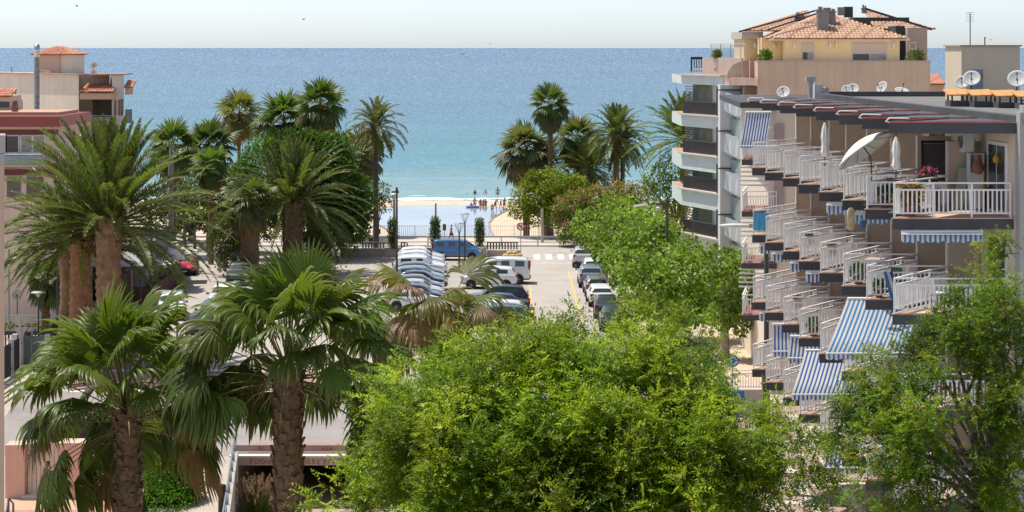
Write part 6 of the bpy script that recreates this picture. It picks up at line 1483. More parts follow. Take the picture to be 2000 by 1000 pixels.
t = thing('chimney', 'short brown terracotta chimney on the roof of the red-edged building', 'chimney', (X(29, 131), 131, Z(225, D2)))
MB().box(-.17, .17, -.17, .17, -.1, .62).build('stack', M('brick_brown', (.26, .12, .09), .9, .2, 5), t); MB().lathe([(.16, 0), (.19, .1), (.17, .2), (.1, .28)], (0, 0, .62), 12).build('pot', M('brick_brown2', (.20, .09, .07), .9, .2, 5), t)
t = thing('side_house', 'low pale house wall with an open window left of the red-edged building', 'house', (X(2, 134), 134.3, Z(226, D2)-.1))
MB().box(-2, .55, 0, 3, 0, 1.25).build('wall', M('house_beige', (.60, .50, .38), .85, .08, 1), t); MB().box(-.3, .5, -.05, -.004, .45, .85).build('window', glass_dark, t)
mb = MB(); tile_slope(mb, (-2.2, -.3, 1.2), (.7, -.3, 1.2), (0, 1.6, .45)); mb.build('roof', TILES2, t)
# peach end wall of the nearest building at the very left edge
t = thing('near_building', 'narrow peach wall of a building cut off by the left edge of the photo', 'building', (-15.4, 56, 0))
xe = X(8.5, 55); q_ = -(xe/55)*1.0; MB().prism([(-6, -1), (xe+15.4, -1), (xe+15.4-q_, 0), (-6, 0)], 0, Z(322, 55)).build('wall', M('peach_wall', (.60, .43, .33), .85, .07, .7, streak=.25), t)
mb = MB(); mb.prism([(-6, -1.05), (xe+15.42, -1.05), (xe+15.42-q_*1.1, .05), (-6, .05)], Z(322, 55)+.002, Z(300, 55)); mb.prism([(-6, -1.07), (xe+15.44, -1.07), (xe+15.44-q_*1.1, .07), (-6, .07)], Z(299, 55), Z(264, 55)); mb.build('cornice', M('cornice_grey', (.42, .40, .38), .8, .08, 2), t)
# dark terrace houses beyond the date palms
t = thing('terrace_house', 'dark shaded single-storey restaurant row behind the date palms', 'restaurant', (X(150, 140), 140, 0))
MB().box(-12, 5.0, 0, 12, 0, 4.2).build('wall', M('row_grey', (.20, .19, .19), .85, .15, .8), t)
for k in range(7):
    x0 = -11.5+k*2.3; MB().box(x0, x0+1.7, -.06, -.005, .2, 2.6).build('shop_window', glass_dark, t)
MB().add([(-12, -2.4, 2.9), (5.3, -2.4, 2.9), (5.3, .0, 3.7), (-12, .0, 3.7), (-12, -2.4, 2.98), (5.3, -2.4, 2.98), (5.3, .0, 3.78), (-12, .0, 3.78)], [(3,2,1,0),(4,5,6,7),(0,1,5,4),(1,2,6,5),(3,0,4,7)]).build('awning', M('awning_grey', (.33, .34, .35), .8, .08, 2), t)
mb = MB()
for k in range(7): mb.box(-11.8+k*2.8, -11.72+k*2.8, -2.4, -2.32, 0, 2.9)
mb.build('awning_posts', metal_dark, t)
t = thing('terrace_fence', 'dark lattice fence panels lining the restaurant terrace beside the street', 'fence', (-27.3, 140, .13))
for k in range(8):
    p = MB(); p.box(-.05, .05, -8+k*2.4, -8+k*2.4+2.2, .1, 2.3)
    for j in range(9): p.box(-.08, .08, -8+k*2.4+.05+j*.25, -8+k*2.4+.13+j*.25, .1, 2.35)
    p.build('panel', M('fence_brown', (.10, .07, .06), .8, .2, 3) if k % 3 else M('fence_pale', (.34, .27, .24), .8, .2, 3), t)
# ---------------------------------------------------------------- vehicles
tail_red = M('tail_lamp', (.30, .01, .01), .2, .2, 5); head_clear = M('head_lamp', (.62, .64, .66), .08, .1, 6, spec=.8); plate_m = M('number_plate', (.72, .72, .70), .5, .05, 4)
plastic = M('plastic_black', (.025, .025, .027), .6, .2, 4); rim_m = M('wheel_rim', (.45, .46, .48), .3, .15, 5, metal=.8)
PAINT = {n: M('paint_'+n, c, .28, .03, .8, spec=.5, coat=.6) for n, c in dict(white=(.78, .79, .80), silver=(.50, .52, .53), red=(.52, .025, .04), blue=(.07, .20, .42), navy=(.03, .045, .085), black=(.018, .019, .022), grey=(.16, .17, .18), teal=(.10, .17, .19), green=(.05, .075, .06), lightblue=(.20, .28, .34)).items()}
def wheel_mb(r=.32, w=.21):
    prof = [(r*.62, -w/2), (r*.93, -w/2), (r, -w*.35), (r, w*.35), (r*.93, w/2), (r*.62, w/2)]
    mb = MB(); mb.lathe(prof, n=20); mb.v = [(a, c, b) for a, b, c in mb.v]; mb.f = [f[::-1] for f in mb.f]; return mb
TYRE = wheel_mb()
RIM = MB().lathe([(.01, -.04), (.10, -.05), (.195, -.085), (.2, .085), (.10, .05), (.01, .04)], n=16); RIM.v = [(a, c, b) for a, b, c in RIM.v]
for k in range(5): a = k*1.2566; RIM.bar((0, -.1, 0), (.19*math.cos(a), -.1, .19*math.sin(a)), .035, .02)
WB = {'hatch': (-1.28, 1.26, .81), 'suv': (-1.34, 1.34, .84), 'sedan': (-1.36, 1.36, .81), 'van': (-1.30, 1.36, .82), 'panel_van': (-1.5, 1.55, .87)}
tyre_me = rim_me = None
def car(label, x, y, rz, kind='hatch', paint='white', z=.006, cat='car', group='cars parked on the car park and streets', scale=1.0, name='parked_car', roof=None):
    """rz: heading of the nose, 0 = along +X"""
    global tyre_me, rim_me
    t = thing(name, label, cat, (x, y, z), rz, group); t.scale = (scale,)*3
    for part, mt in (('body', PAINT[paint]), ('windows', glass_car), ('sill_trim', plastic)):
        me = CAR_MESH[kind][part]
        o = link(part, me, t)
        if not me.materials: me.materials.append(mt)
        if part == 'body': o.material_slots[0].link = 'OBJECT'; o.material_slots[0].material = mt
    xb, xf, wy = WB[kind]; st = CARS[kind]; x0, x1 = st[0][0], st[-1][0]
    for wx in (xb, xf):
        for s in (-1, 1):
            if tyre_me is None:
                w = TYRE.build('wheel', black, t); tyre_me = w.data
            else: w = link('wheel', tyre_me, t)
            w.location = (wx, s*wy, .32)
            if rim_me is None:
                r = RIM.build('rim', rim_m, w); rim_me = r.data
            else: r = link('rim', rim_me, w)
            r.rotation_euler = (0, 0, 0 if s < 0 else math.pi)
            mb = MB(); mb.disc((wx, s*(wy+.075), .36), (0, s, 0), .40, .012, 22); mb.build('wheel_arch', plastic, t)
    zf = st[-3][3]-.10; zr = st[1][2]-.04; wf = st[-3][4]; wr = st[1][4]
    for s in (-1, 1):
        MB().cbox(x1-.13, s*wf*.80, zf-.05, .16, .30, .13, -s*.35).build('headlight', head_clear, t)
        MB().cbox(x0+.07, s*wr*.86, zr-.06, .12, .22, .20 if kind != 'van' else .5, s*.25).build('tail_light', tail_red, t)
        mb = MB(); mz = st[-5][2]+.06; mx = st[-5][0]-.16; mb.cbox(mx, s*(st[-5][4]+.11), mz, .12, .20, .13); mb.build('wing_mirror', PAINT[paint] if paint != 'white' else PAINT['grey'], t)
    MB().cbox(x1-.035, 0, .42, .07, .9, .16).build('grille', plastic, t)
    MB().cbox(x1+.008, 0, .34, .02, .50, .11).build('number_plate', plate_m, t); MB().cbox(x0-.008, 0, .66 if kind != 'van' else .8, .02, .50, .11).build('number_plate', plate_m, t)
    if kind in ('hatch', 'suv', 'van'): MB().cbox(x0+.01, 0, .36, .08, 1.25, .16).build('bumper_trim', plastic, t)
    if roof == 'rails':
        for s in (-1, 1): MB().tube([(-1.6, s*.62, 1.80), (-1.5, s*.62, 1.88), (.4, s*.62, 1.88), (.5, s*.62, 1.80)], .02, 6).build('roof_rail', plastic, t)
    return t
PI = math.pi
car('blue delivery minivan with roof rails parked across the end of the car park', X(893, 168.5), 168.8, rad(-4), 'van', 'blue', cat='van', roof='rails', name='parked_van')
rowc = [('white', 'hatch', 'white hatchback at the far end of the row, next to the blue minivan'), ('white', 'hatch', 'second white hatchback of the row in the car park'), ('silver', 'hatch', 'third car of the row, a silver hatchback'), ('white', 'suv', 'fourth car of the row, a tall white one'),
        ('grey', 'hatch', 'fifth car of the row, dark grey with a bright windscreen'), ('lightblue', 'hatch', 'sixth car of the row, pale blue-grey'), ('black', 'sedan', 'black saloon in the row behind the withered palm'), ('grey', 'hatch', 'dark grey hatchback behind the brown palm leaves'), ('silver', 'hatch', 'silver hatchback below the black saloon in the row'), ('navy', 'hatch', 'navy hatchback at the near end of the row, behind the withered palm'), ('white', 'hatch', 'white hatchback nearest in the row, hidden by palm leaves')]
for k, (pt, kd, lab) in enumerate(rowc): car(lab, -7.75+.10*k, 165.4-2.9*k, rad(-2+(k*37 % 5)), kd, pt, group='cars parked side by side in the car park')
car('white panel van with a rounded roof parked beyond the withered palm', -.95, 152.2, rad(178), 'van', 'white', scale=1.12, cat='van', name='parked_van')
row2 = [('white', 'suv', 149.0, 'white car parked in front of the white panel van'), ('black', 'suv', 137.2, 'black car with its rear towards the side street'), ('navy', 'sedan', 134.4, 'navy saloon behind the hanging brown palm leaf'), ('white', 'hatch', 130.6, 'white hatchback right of the withered palm'), ('green', 'suv', 126.6, 'dark green car at the near end beside the side street')]
for k, (pt, kd, yy, lab) in enumerate(row2): car(lab, -1.0 if k else -1.75, yy, rad(180+(k*23 % 5)-2), kd, pt, group='cars parked side by side in the car park')
rowr = [('silver', 'suv', 164.3, 'silver sport utility car parked first by the crossing under the plane trees'), ('white', 'hatch', 157.0, 'white hatchback parked second from the crossing under the plane trees'), ('lightblue', 'suv', 150.6, 'pale blue tall car parked third from the crossing'), ('grey', 'hatch', 145.0, 'grey hatchback parked fourth from the crossing'), ('white', 'hatch', 139.6, 'white hatchback with red tail lights parked at the kerb under the plane trees'), ('black', 'sedan', 133.6, 'black saloon seen from behind at the kerb under the plane trees'), ('navy', 'hatch', 127.6, 'navy hatchback just above the locust tree at the right kerb')]
for k, (pt, kd, yy, lab) in enumerate(rowr): car(lab, (6.05, 6.5, 6.05, 6.25, 6.3, 6.5, 6.6)[k], yy, PI/2+rad((k*31 % 5)-2), kd, pt, group='cars parked along the right kerb')
car('bright red hatchback facing the camera beside the restaurant terrace', -26.55, 158.6, -PI/2+rad(4), 'hatch', 'red', group='cars on the left street')
car('white sport utility car facing the camera on the left street', X(328, 131.5), 133, -PI/2+rad(8), 'suv', 'white', group='cars on the left street')
car('white pick-up sized car facing the camera beside the lamp with a white box', X(432, 135), 137, -PI/2, 'suv', 'white', group='cars on the left street', scale=1.06)
car('teal hatchback parked before the white car on the left street', X(406, 128), 130.0, -PI/2+rad(3), 'hatch', 'teal', group='cars on the left street')
car('dark blue car nearest on the left street, half behind a palm frond', X(392, 124), 124.6, -PI/2+rad(3), 'hatch', 'navy', group='cars on the left street')
t = car('dark green open-backed truck with a frame parked under the stout fan palm', X(463, 150), 152, -PI/2, 'suv', 'green', group='cars on the left street', name='parked_truck', cat='truck')
mb = MB()
for sx in (-2.1, -.4):
    for sy in (-.8, .8): mb.bar((sx, sy, 1.0), (sx, sy, 2.15), .06)
for sy in (-.8, .8): mb.bar((-2.1, sy, 2.15), (-.4, sy, 2.15), .06)
mb.bar((-2.1, -.8, 2.15), (-2.1, .8, 2.15), .06); mb.bar((-.4, -.8, 2.15), (-.4, .8, 2.15), .06); mb.build('load_frame', metal_dark, t)

# ---------------------------------------------------------------- lamps, poles and signs
def mushroom_lamp(label, px, base_py, top_py, D=None, post=metal_dark, wd=.42, group='mushroom lamps'):
    D = D or F*H/(base_py-HY); h = Z(top_py, D); t = thing('street_lamp', label, 'street lamp', (X(px, D), D, .0), 0, group)
    MB().tube([(0, 0, 0), (0, 0, .5), (0, 0, h-.3)], [.075, .06, .05], 8).build('post', post, t)
    MB().lathe([(.05, -.35), (.14, -.22), (.10, -.18), (wd, -.12), (wd*.95, -.06), (wd*.6, -.01), (.05, .0)], (0, 0, h), 20).build('lamp_head', M('lamp_top_pale', (.56, .56, .55), .5, .06, 2), t)
mushroom_lamp('mushroom-topped lamp beside the round sign back on the left pavement', 75, 717, 568)
mushroom_lamp('mushroom-topped lamp in front of the white car on the left street', 346, 701, 582)
def cone_lamp(label, px, D, top_py, r):
    h = Z(top_py, D); t = thing('street_lamp', label, 'street lamp', (X(px, D), D, .004), 0, 'cone shaped lamps of the car park')
    MB().tube([(0, 0, 0), (0, 0, h-.85)], [.085, .06], 8).build('post', metal_dark, t)
    MB().lathe([(.1, 0), (r*1.05, .02), (r*1.05, .06), (.05, .16)], (0, 0, h-.16), 20).build('lamp_cap', M('lamp_cap_grey', (.42, .42, .41), .5, .08, 2), t)
    mb = MB()
    for k in range(4): a = k*PI/2+.4; mb.tube([(.05*math.cos(a), .05*math.sin(a), h-.9), (r*math.cos(a), r*math.sin(a), h-.14)], .022, 5)
    mb.build('cone_struts', metal_dark, t)
cone_lamp('taller cone lamp with a slim dark post in front of the columnar shrubs', 908, 167, 415, .38)
cone_lamp('lower cone lamp standing before the blue minivan', 897, 162, 434, .38)
t = thing('street_lamp', 'pale bowl lamp on a light grey post beside the dark mast at the planter wall', 'street lamp', (X(770, 174), 174, 0)); h = Z(378, 174)
MB().tube([(0, 0, 0), (0, 0, h-.4)], [.14, .11], 10).build('post', metal_grey, t)
MB().lathe([(.12, -.5), (.30, -.38), (.34, -.12), (.30, -.02), (.05, .06)], (0, 0, h), 20).build('lamp_bowl', M('lamp_bowl', (.66, .66, .65), .4, .05, 2), t)
t = thing('street_lamp', 'dark tall mast rising from the car park in front of the pale bowl lamp', 'street lamp', (X(775, 137), 137, .004)); h = Z(374, 137)
MB().tube([(0, 0, 0), (0, 0, 1), (0, 0, h)], [.12, .09, .07], 10).build('post', metal_dark, t); mb = MB(); mb.cbox(-.1, 0, h-.1, .5, .25, .12); mb.lathe([(.08, 0), (.1, .1), (.05, .3)], (0, 0, h), 10); mb.build('lamp_head', metal_dark, t)
t = thing('street_lamp', 'tall dark lamp post with a long arm to the left above the plane trees', 'street lamp', (X(1303, 124), 124, .13)); h = Z(394, 124)
MB().tube([(0, 0, 0), (0, 0, 1), (0, 0, h)], [.14, .11, .08], 10).build('post', metal_dark, t); mb = MB(); mb.bar((0, 0, h-.25), (-1.35, 0, h-.28), .09); mb.bar((0, 0, h-.4), (-.4, 0, h-.25), .04); mb.build('arm', metal_dark, t)
mb = MB(); mb.add([(-2.15, -.16, h-.46), (-1.25, -.16, h-.36), (-1.25, .16, h-.36), (-2.15, .16, h-.46), (-2.1, -.12, h-.36), (-1.25, -.12, h-.24), (-1.25, .12, h-.24), (-2.1, .12, h-.36)], [(3,2,1,0),(4,5,6,7),(0,1,5,4),(1,2,6,5),(2,3,7,6),(3,0,4,7)]); mb.build('lamp_head', M('lamp_head_white', (.66, .66, .64), .45, .05, 2), t)
MB().lathe([(.03, .1), (.18, .02), (.2, -.06), (.12, -.14)], (-.58, 0, h-.5), 16).build('hanging_lamp', MATS['lamp_head_white'], t)
t = thing('street_lamp', 'slender pale lamp post with a round head against the airy light green tree', 'street lamp', (X(1289, 172), 172, .1)); h = Z(292, 172)
MB().tube([(0, 0, 0), (0, 0, h)], [.10, .06], 8).build('post', M('post_pale', (.52, .52, .50), .5, .06, 2), t); MB().lathe([(.1, -.12), (.24, 0), (.22, .12), (.06, .16)], (0, 0, h), 14).build('lamp_head', MATS['lamp_head_white'], t)
t = thing('street_lamp', 'long white lamp head on a black arm in front of the white corner building', 'street lamp', (X(1497, 84.5), 84.5, .0)); h = Z(437, 84.5)
MB().tube([(0, 0, 0), (0, 0, h)], [.13, .10], 8).build('post', metal_dark, t); mb = MB(); mb.bar((0, 0, h-.1), (-.75, 0, h-.05), .06); mb.bar((0, 0, h-.28), (-.75, 0, h-.12), .05); mb.build('arm', metal_dark, t)
q = MB().lathe([(.02, 0), (.13, .25), (.16, .7), (.12, 1.15), (.04, 1.35)], n=12).build('lamp_head', MATS['lamp_head_white'], t); q.rotation_euler = (0, -PI/2, 0); q.location = (-.72, 0, h-.08); q.scale = (.6, 1, 1)
t = thing('light_mast', 'thick grey square mast rising among the left palms', 'mast', (X(335, 160), 160, .1)); h = Z(283, 160)
MB().box(-.16, .16, -.16, .16, 0, h).build('mast', M('mast_grey', (.30, .295, .28), .7, .15, 2), t); MB().tube([(-.22, -.2, h-2.6), (-.1, -.2, h-.4)], .025, 5).build('cable', white_paint, t)
def pole(label, px, D, py0, r, mt, cat='post', name='post', zb=.0):
    o = MB().tube([(0, 0, 0), (0, 0, Z(py0, D)-zb)], [r*1.15, r], 8).build(name, mt, loc=(X(px, D), D, zb)); return tag(o, label, cat)
pole('dark slim post beside the square parasols on the left pavement', 296, 141, 462, .09, metal_dark); pole('thin dark post between the palm trunks and the parasols', 283, 143, 470, .06, metal_dark)
pole('wooden post standing in the lagoon behind the left columnar shrub', 851, 212, 397, .10, M('post_wood', (.33, .26, .13), .9, .2, 4), zb=-1.95); pole('pale post on the promenade in front of the yellow-green tree', 1059, 183, 408, .13, M('post_wood_pale', (.46, .43, .36), .9, .12, 3), zb=.06)
pole('tall grey post in the shade left of the hedge-topped balustrade', 17, 121, 470, .07, metal_grey); pole('slim dark mast right of the small young fan palm', 112, 123, 420, .06, metal_dark)
t = thing('banner_post', 'dark post with a white notice box beside the white car on the left street', 'post', (X(425, 127), 127, 0)); MB().tube([(0, 0, 0), (0, 0, Z(548, 127))], .06, 8).build('post', metal_dark, t); MB().box(.08, .60, -.15, .15, Z(617, 127), Z(592, 127)).build('notice_box', white_paint, t)
t = thing('sign_board', 'square brown sign board seen from behind in front of the white car', 'sign', (X(321, 121), 121, 0)); MB().box(-.37, .37, -.03, .03, 1.0, 1.68).build('board', M('board_brown', (.40, .31, .23), .8, .08, 2), t)
for s in (-.3, .3): MB().box(s-.03, s+.03, .035, .09, 0, 1.6).build('leg', metal_grey, t)
# road signs
red_s = M('sign_red', (.55, .03, .03), .4, .05, 4); white_s = M('sign_white', (.78, .78, .77), .4, .04, 4); blue_s = M('sign_blue', (.02, .16, .45), .4, .05, 4); black_s = M('sign_black', (.02, .02, .02), .5, .1, 4); back_s = M('sign_back', (.44, .40, .35), .6, .08, 2)
t = thing('road_sign', 'round red-rimmed no left turn sign on a thin pole at the crossing', 'road sign', (X(1017, 170.5), 170.5, .004)); h = Z(442.5, 170.5)
MB().tube([(0, .03, 0), (0, .03, h+.1)], .035, 8).build('pole', metal_grey, t); MB().disc((0, -.01, h), (0, -1, 0), .36, .03, 28).build('plate', red_s, t)
MB().disc((0, -.032, h), (0, -1, 0), .27, .006, 28).build('plate_face', white_s, t)
mb = MB(); mb.box(.03, .10, -.045, -.038, h-.17, h+.08); mb.box(-.10, .03, -.045, -.038, h+.01, h+.08); mb.add([(-.10, -.045, h+.14), (-.20, -.045, h+.045), (-.10, -.045, h-.05)], [(0,1,2)]); mb.build('arrow', black_s, t)
MB().bar((-.20, -.052, h+.19), (.20, -.052, h-.19), .008, .06).build('red_bar', red_s, t)
t = thing('road_sign', 'round blue roundabout sign with white arrows among the locust leaves', 'road sign', (X(1431, 98), 98, 0)); h = Z(705, 98)
MB().tube([(0, .03, 0), (0, .03, h+.1)], .035, 8).build('pole', metal_grey, t); MB().disc((0, -.01, h), (0, -1, 0), .31, .03, 28).build('plate', blue_s, t)
mb = MB()
for k in range(3):
    a0 = k*2.094+.3; pts = [(.19*math.cos(a0+q*1.35), -.03, h+.19*math.sin(a0+q*1.35)) for q in np.linspace(0, 1, 7)]
    for p, q in zip(pts[:-1], pts[1:]): mb.bar(p, q, .006, .06)
    a = a0+1.35; e = np.array([math.cos(a), 0, math.sin(a)]); tn = np.array([-math.sin(a), 0, math.cos(a)]); c = np.array([0, -.034, h])
    mb.add([c+e*.11, c+e*.27, c+e*.19+tn*.12], [(0,1,2)])
mb.build('arrows', white_s, t)
t = thing('road_sign', 'square blue pedestrian crossing sign with a white triangle among the locust leaves', 'road sign', (X(1441, 92), 92, 0)); h = Z(776, 92)
MB().tube([(0, .03, 0), (0, .03, h+.1)], .035, 8).build('pole', metal_grey, t); MB().box(-.31, .31, -.02, .01, h-.31, h+.31).build('plate', blue_s, t)
MB().add([(-.25, -.024, h-.22), (.25, -.024, h-.22), (0, -.024, h+.24)], [(0,1,2)]).build('triangle', white_s, t)
mb = MB(); mb.disc((.01, -.03, h+.06), (0, -1, 0), .035, .006, 12); mb.bar((0, -.03, h+.03), (0, -.03, h-.07), .006, .06); mb.bar((0, -.03, h-.07), (-.08, -.03, h-.19), .006, .035); mb.bar((0, -.03, h-.07), (.07, -.03, h-.19), .006, .035); mb.bar((0, -.03, h+.01), (-.08, -.03, h-.07), .006, .025); mb.bar((0, -.03, h+.01), (.08, -.03, h-.05), .006, .025)
for k in range(4): mb.box(-.20+k*.11, -.14+k*.11, -.033, -.027, h-.215, h-.195)
mb.build('walking_figure', black_s, t)
t = thing('road_sign', 'backs of a round and a triangular sign on one pale pole at the left pavement', 'road sign', (X(40, 106), 106, .13)); h = Z(625, 106)
MB().tube([(0, -.03, 0), (0, -.03, h-.1)], .04, 8).build('pole', M('pole_beige', (.52, .46, .38), .7, .06, 2), t); MB().disc((0, .02, h-.13), (0, -1, 0), .33, .03, 24).build('round_plate', back_s, t)
z1 = Z(640, 106)-.13; MB().add([(-.36, .02, z1), (.36, .02, z1), (0, .02, z1-.66), (-.36, .05, z1), (.36, .05, z1), (0, .05, z1-.66)], [(0,2,1),(3,4,5),(0,1,4,3),(1,2,5,4),(2,0,3,5)]).build('triangle_plate', back_s, t)
dish('grey satellite dish on a dark post above the balustrade at the left', 33, 576, 116, 10, (.2, -.95, .15), .13, None, M('dish_warm', (.50, .46, .42), .6, .08, 3))
t = thing('sign_post', 'small dark sign on a thin pole on the promenade behind the blue minivan', 'sign', (X(868, 184), 184, .06)); MB().tube([(0, 0, 0), (0, 0, 1.6)], .04, 6).build('pole', M('post_wood2', (.40, .34, .22), .9, .1, 3), t); MB().box(-.16, .16, -.05, .0, 1.05, 1.65).build('plate', M('plate_dark', (.10, .07, .05), .6, .2, 4), t)
t = thing('sign_post', 'small black signal box on a thin pole at the left end of the guard rail', 'sign', (X(740, 181.5), 181.5, .06)); MB().tube([(0, 0, 0), (0, 0, 1.9)], .035, 6).build('pole', metal_dark, t); MB().box(-.14, .14, -.1, .0, .95, 1.45).build('box', black_s, t)
t = thing('litter_bin', 'dark litter bin on the promenade at the foot of the tall palm', 'bin', (X(727, 182.3), 182.3, .06)); MB().lathe([(.26, 0), (.34, .1), (.36, .62), (.30, .66)], n=14).build('bin_body', M('bin_dark', (.05, .05, .055), .6, .15, 4), t); MB().lathe([(.38, .62), (.38, .7), (.3, .72)], n=14).build('rim', metal_dark, t)

# ---------------------------------------------------------------- rails, walls and fences
t = thing('beach_fence', 'long white bar fence along the seaward edge of the promenade', 'fence', (0, 188.3, .06))
for k in range(16):
    x0 = -19+k*2.4; mb = MB(); mb.bar((x0, 0, 1.08), (x0+2.38, 0, 1.08), .05); mb.bar((x0, 0, .1), (x0+2.38, 0, .1), .05)
    for j in range(12): mb.bar((x0+.1+j*.2, 0, .1), (x0+.1+j*.2, 0, 1.08), .03)
    mb.bar((x0, 0, 0), (x0, 0, 1.18), .06); mb.build('fence_panel', white_paint, t)
t = thing('guard_rail', 'pale double guard rail between the cross street and the promenade', 'guard rail', (0, 180.6, .06))
rail_m = M('rail_pale', (.50, .48, .45), .7, .1, 2)
for k in range(22):
    x0 = -52+k*3.4; mb = MB(); mb.bar((x0, 0, .78), (x0+3.38, 0, .78), .09, .14); mb.bar((x0, 0, .30), (x0+3.38, 0, .30), .06, .07); mb.bar((x0, 0, 0), (x0, 0, .8), .10); mb.build('rail_panel', rail_m, t)
sheet('gutter_strip', [[(-160, 179.9), (160, 179.9), (160, 180.25), (-160, 180.25)]], M('gutter_dark', (.14, .13, .12), .9, .2, 1), .014)
t = thing('planter_wall', 'low beige wall with planter posts and dark balustrade slots behind the car park', 'wall', (0, 171.4, 0))
wl = M('planter_beige', (.44, .375, .325), .9, .08, 1.2, bump=.1)
for pa, pb, h in ((668, 752, .72), (783, 840, .72), (862, 925, .72), (951, 1016, .55)): MB().box(X(pa, 171.4), X(pb, 171.4), -.12, .12, .004, h).build('low_wall', wl, t)
for px in (767, 850.5, 938): MB().box(X(px-15, 171.4)+.01, X(px+12.5, 171.4)-.01, -.45, .45, .004, .82).build('planter', wl, t)
mb = MB()
for pa, pb in ((708, 752), (783, 795), (951, 1012)):
    for x in np.arange(X(pa, 173), X(pb, 173), .26): mb.box(x, x+.13, 1.2, 1.32, .5, 1.05)
    mb.box(X(pa, 173), X(pb, 173), 1.15, 1.38, 1.06, 1.14)
mb.build('balusters', M('baluster_dark', (.16, .14, .12), .9, .15, 2), t)
t = thing('sand_bag_pile', 'heap of yellowish sacks lying on the low wall end by the crossing', 'sacks', (X(1000, 170), 170, .13))
for k, (dx, dz, r) in enumerate(((-.5, 0, .3), (0, 0, .33), (.45, 0, .28), (-.2, .22, .26), (.25, .22, .24), (.7, 0, .2))):
    mb = MB(); mb.lathe([(.1, -.02), (r*1.1, .04), (r*1.2, .14), (r*.8, .25), (.05, .28)], (dx, .05*k, dz), 10); mb.build('sack', M('sack', (.58, .46, .20), .9, .2, 5), t)
# left side: slatted fence, balustrade, gate
t = thing('slatted_fence', 'pale horizontal slat fence in front of the shaded restaurant row', 'fence', (X(40, 122), 122, .13))
for k in range(7): MB().box(-1.25, 1.3, -.03, .03, .25+k*.19, .36+k*.19).build('slat', M('slat_grey', (.40, .39, .36), .8, .1, 3), t)
for x in (-1.2, 0, 1.25): MB().box(x-.05, x+.05, .035, .10, 0, 1.65).build('post', metal_grey, t)
t = thing('balustrade', 'dark balustrade topped by a strip of small hedge plants on the left pavement', 'balustrade', (X(60, 117), 117, .13))
mb = MB(); mb.box(-2.2, 1.55, -.1, .1, 1.0, 1.22); mb.box(-2.2, 1.55, -.09, .09, 0, .2)
for x in np.arange(-2.15, 1.5, .2): mb.box(x, x+.08, -.05, .05, .2, 1.0)
mb.build('balusters', M('balustrade_dark', (.05, .055, .06), .7, .15, 2), t)
box_leaves('hedge_plants', t, [(-2.2, 1.4, -.12, .25, 1.22, 1.55)], 110, (.2, .1), [(.10, .15, .02), (.14, .17, .04), (.16, .13, .04)], R_(161))
MB().add([(1.6, 0, 0), (2.2, -3, 0), (2.2, -3, 1.3), (1.6, 0, 1.3), (1.68, 0, 0), (2.28, -3, 0), (2.28, -3, 1.3), (1.68, 0, 1.3)], [(0,1,2,3),(7,6,5,4),(0,4,5,1),(1,5,6,2),(2,6,7,3),(3,7,4,0)]).build('return_panel', M('panel_navy', (.06, .07, .09), .7, .1, 2), t)
t = thing('garden_gate', 'grey-green double gate between white posts on the left pavement', 'gate', (X(62, 110.5), 110.5, .13))
for s in (-.95, .9): MB().box(s-.14, s+.14, -.14, .14, 0, 2.0).build('gate_post', M('gate_post', (.62, .60, .56), .8, .06, 2), t)
for s, e in ((-.79, -.05), (.0, .74)): MB().box(s, e, -.03, .03, .06, 1.9).build('gate_leaf', M('gate_green', (.17, .22, .20), .6, .1, 3), t)
t = thing('picket_fence', 'dark slatted boundary fence with a pale capping at the far left of the pavement', 'fence', (-27.8, 108, .13))
for k in range(4):
    mb = MB(); 
    for j in range(9): mb.box(-.03, .03, -4.4+k*2.2+j*.235, -4.4+k*2.2+j*.235+.15, .1, 1.9)
    mb.box(-.05, .05, -4.4+k*2.2, -4.4+k*2.2+2.1, .4, .5); mb.box(-.05, .05, -4.4+k*2.2, -4.4+k*2.2+2.1, 1.5, 1.6); mb.build('panel', M('picket_dark', (.045, .045, .05), .7, .15, 3), t)
    MB().box(-.14, .14, -2.28+k*2.2, -2.14+k*2.2, 0, 2.1).build('fence_post', M('fence_post', (.50, .47, .44), .8, .08, 2), t)
# plaza wall and small white fence at the right
MB().prism([(12.2, 131.0), (20, 131.0), (20, 131.3), (12.2, 131.3)], .13, 1.35).build('plaza_wall', M('plaza_wall', (.50, .42, .35), .9, .08, 1), label='low beige wall behind the sandy plaza under the plane trees', cat='wall')
t = thing('white_fence', 'short white bar fence beside the blue roundabout sign', 'fence', (X(1455, 97), 97, .006))
rail_mesh([(-.5, 0), (1.1, 0)], 1.35, .95, .13).build('railing', white_paint, t); MB().box(-.55, 1.15, -.15, .15, 0, 1.34).build('base_wall', concrete, t)
# café: parasols, planter barrier, sign
for k, (px, D, w) in enumerate(((325, 149, 1.55), (300, 144.5, 1.5), (352, 153, 1.3))):
    h = 3.0-.1*k; t = thing('cafe_parasol', ('middle square cream parasol over the restaurant terrace', 'nearest square cream parasol over the restaurant terrace', 'farthest square cream parasol beside the red hatchback')[k], 'parasol', (X(px, D), D, .13), .06*k, 'square cream parasols')
    mb = MB(); mb.add([(-w, -w, h-.6), (w, -w, h-.6), (w, w, h-.6), (-w, w, h-.6), (0, 0, h), (-w, -w, h-.8), (w, -w, h-.8), (w, w, h-.8), (-w, w, h-.8)], [(0,1,4),(1,2,4),(2,3,4),(3,0,4),(5,6,1,0),(6,7,2,1),(7,8,3,2),(8,5,0,3)]); mb.build('canopy', M('canopy_cream', (.78, .72, .62), .85, .04, 1.5), t)
    MB().tube([(0, 0, 0), (0, 0, h)], .04, 6).build('pole', wood_old, t); MB().cbox(0, 0, 0, .6, .6, .1).build('stand', concrete, t)
t = thing('planter_barrier', 'dark brown wooden planter barrier with dry plants around the restaurant terrace', 'barrier', (-25.9, 146, .006))
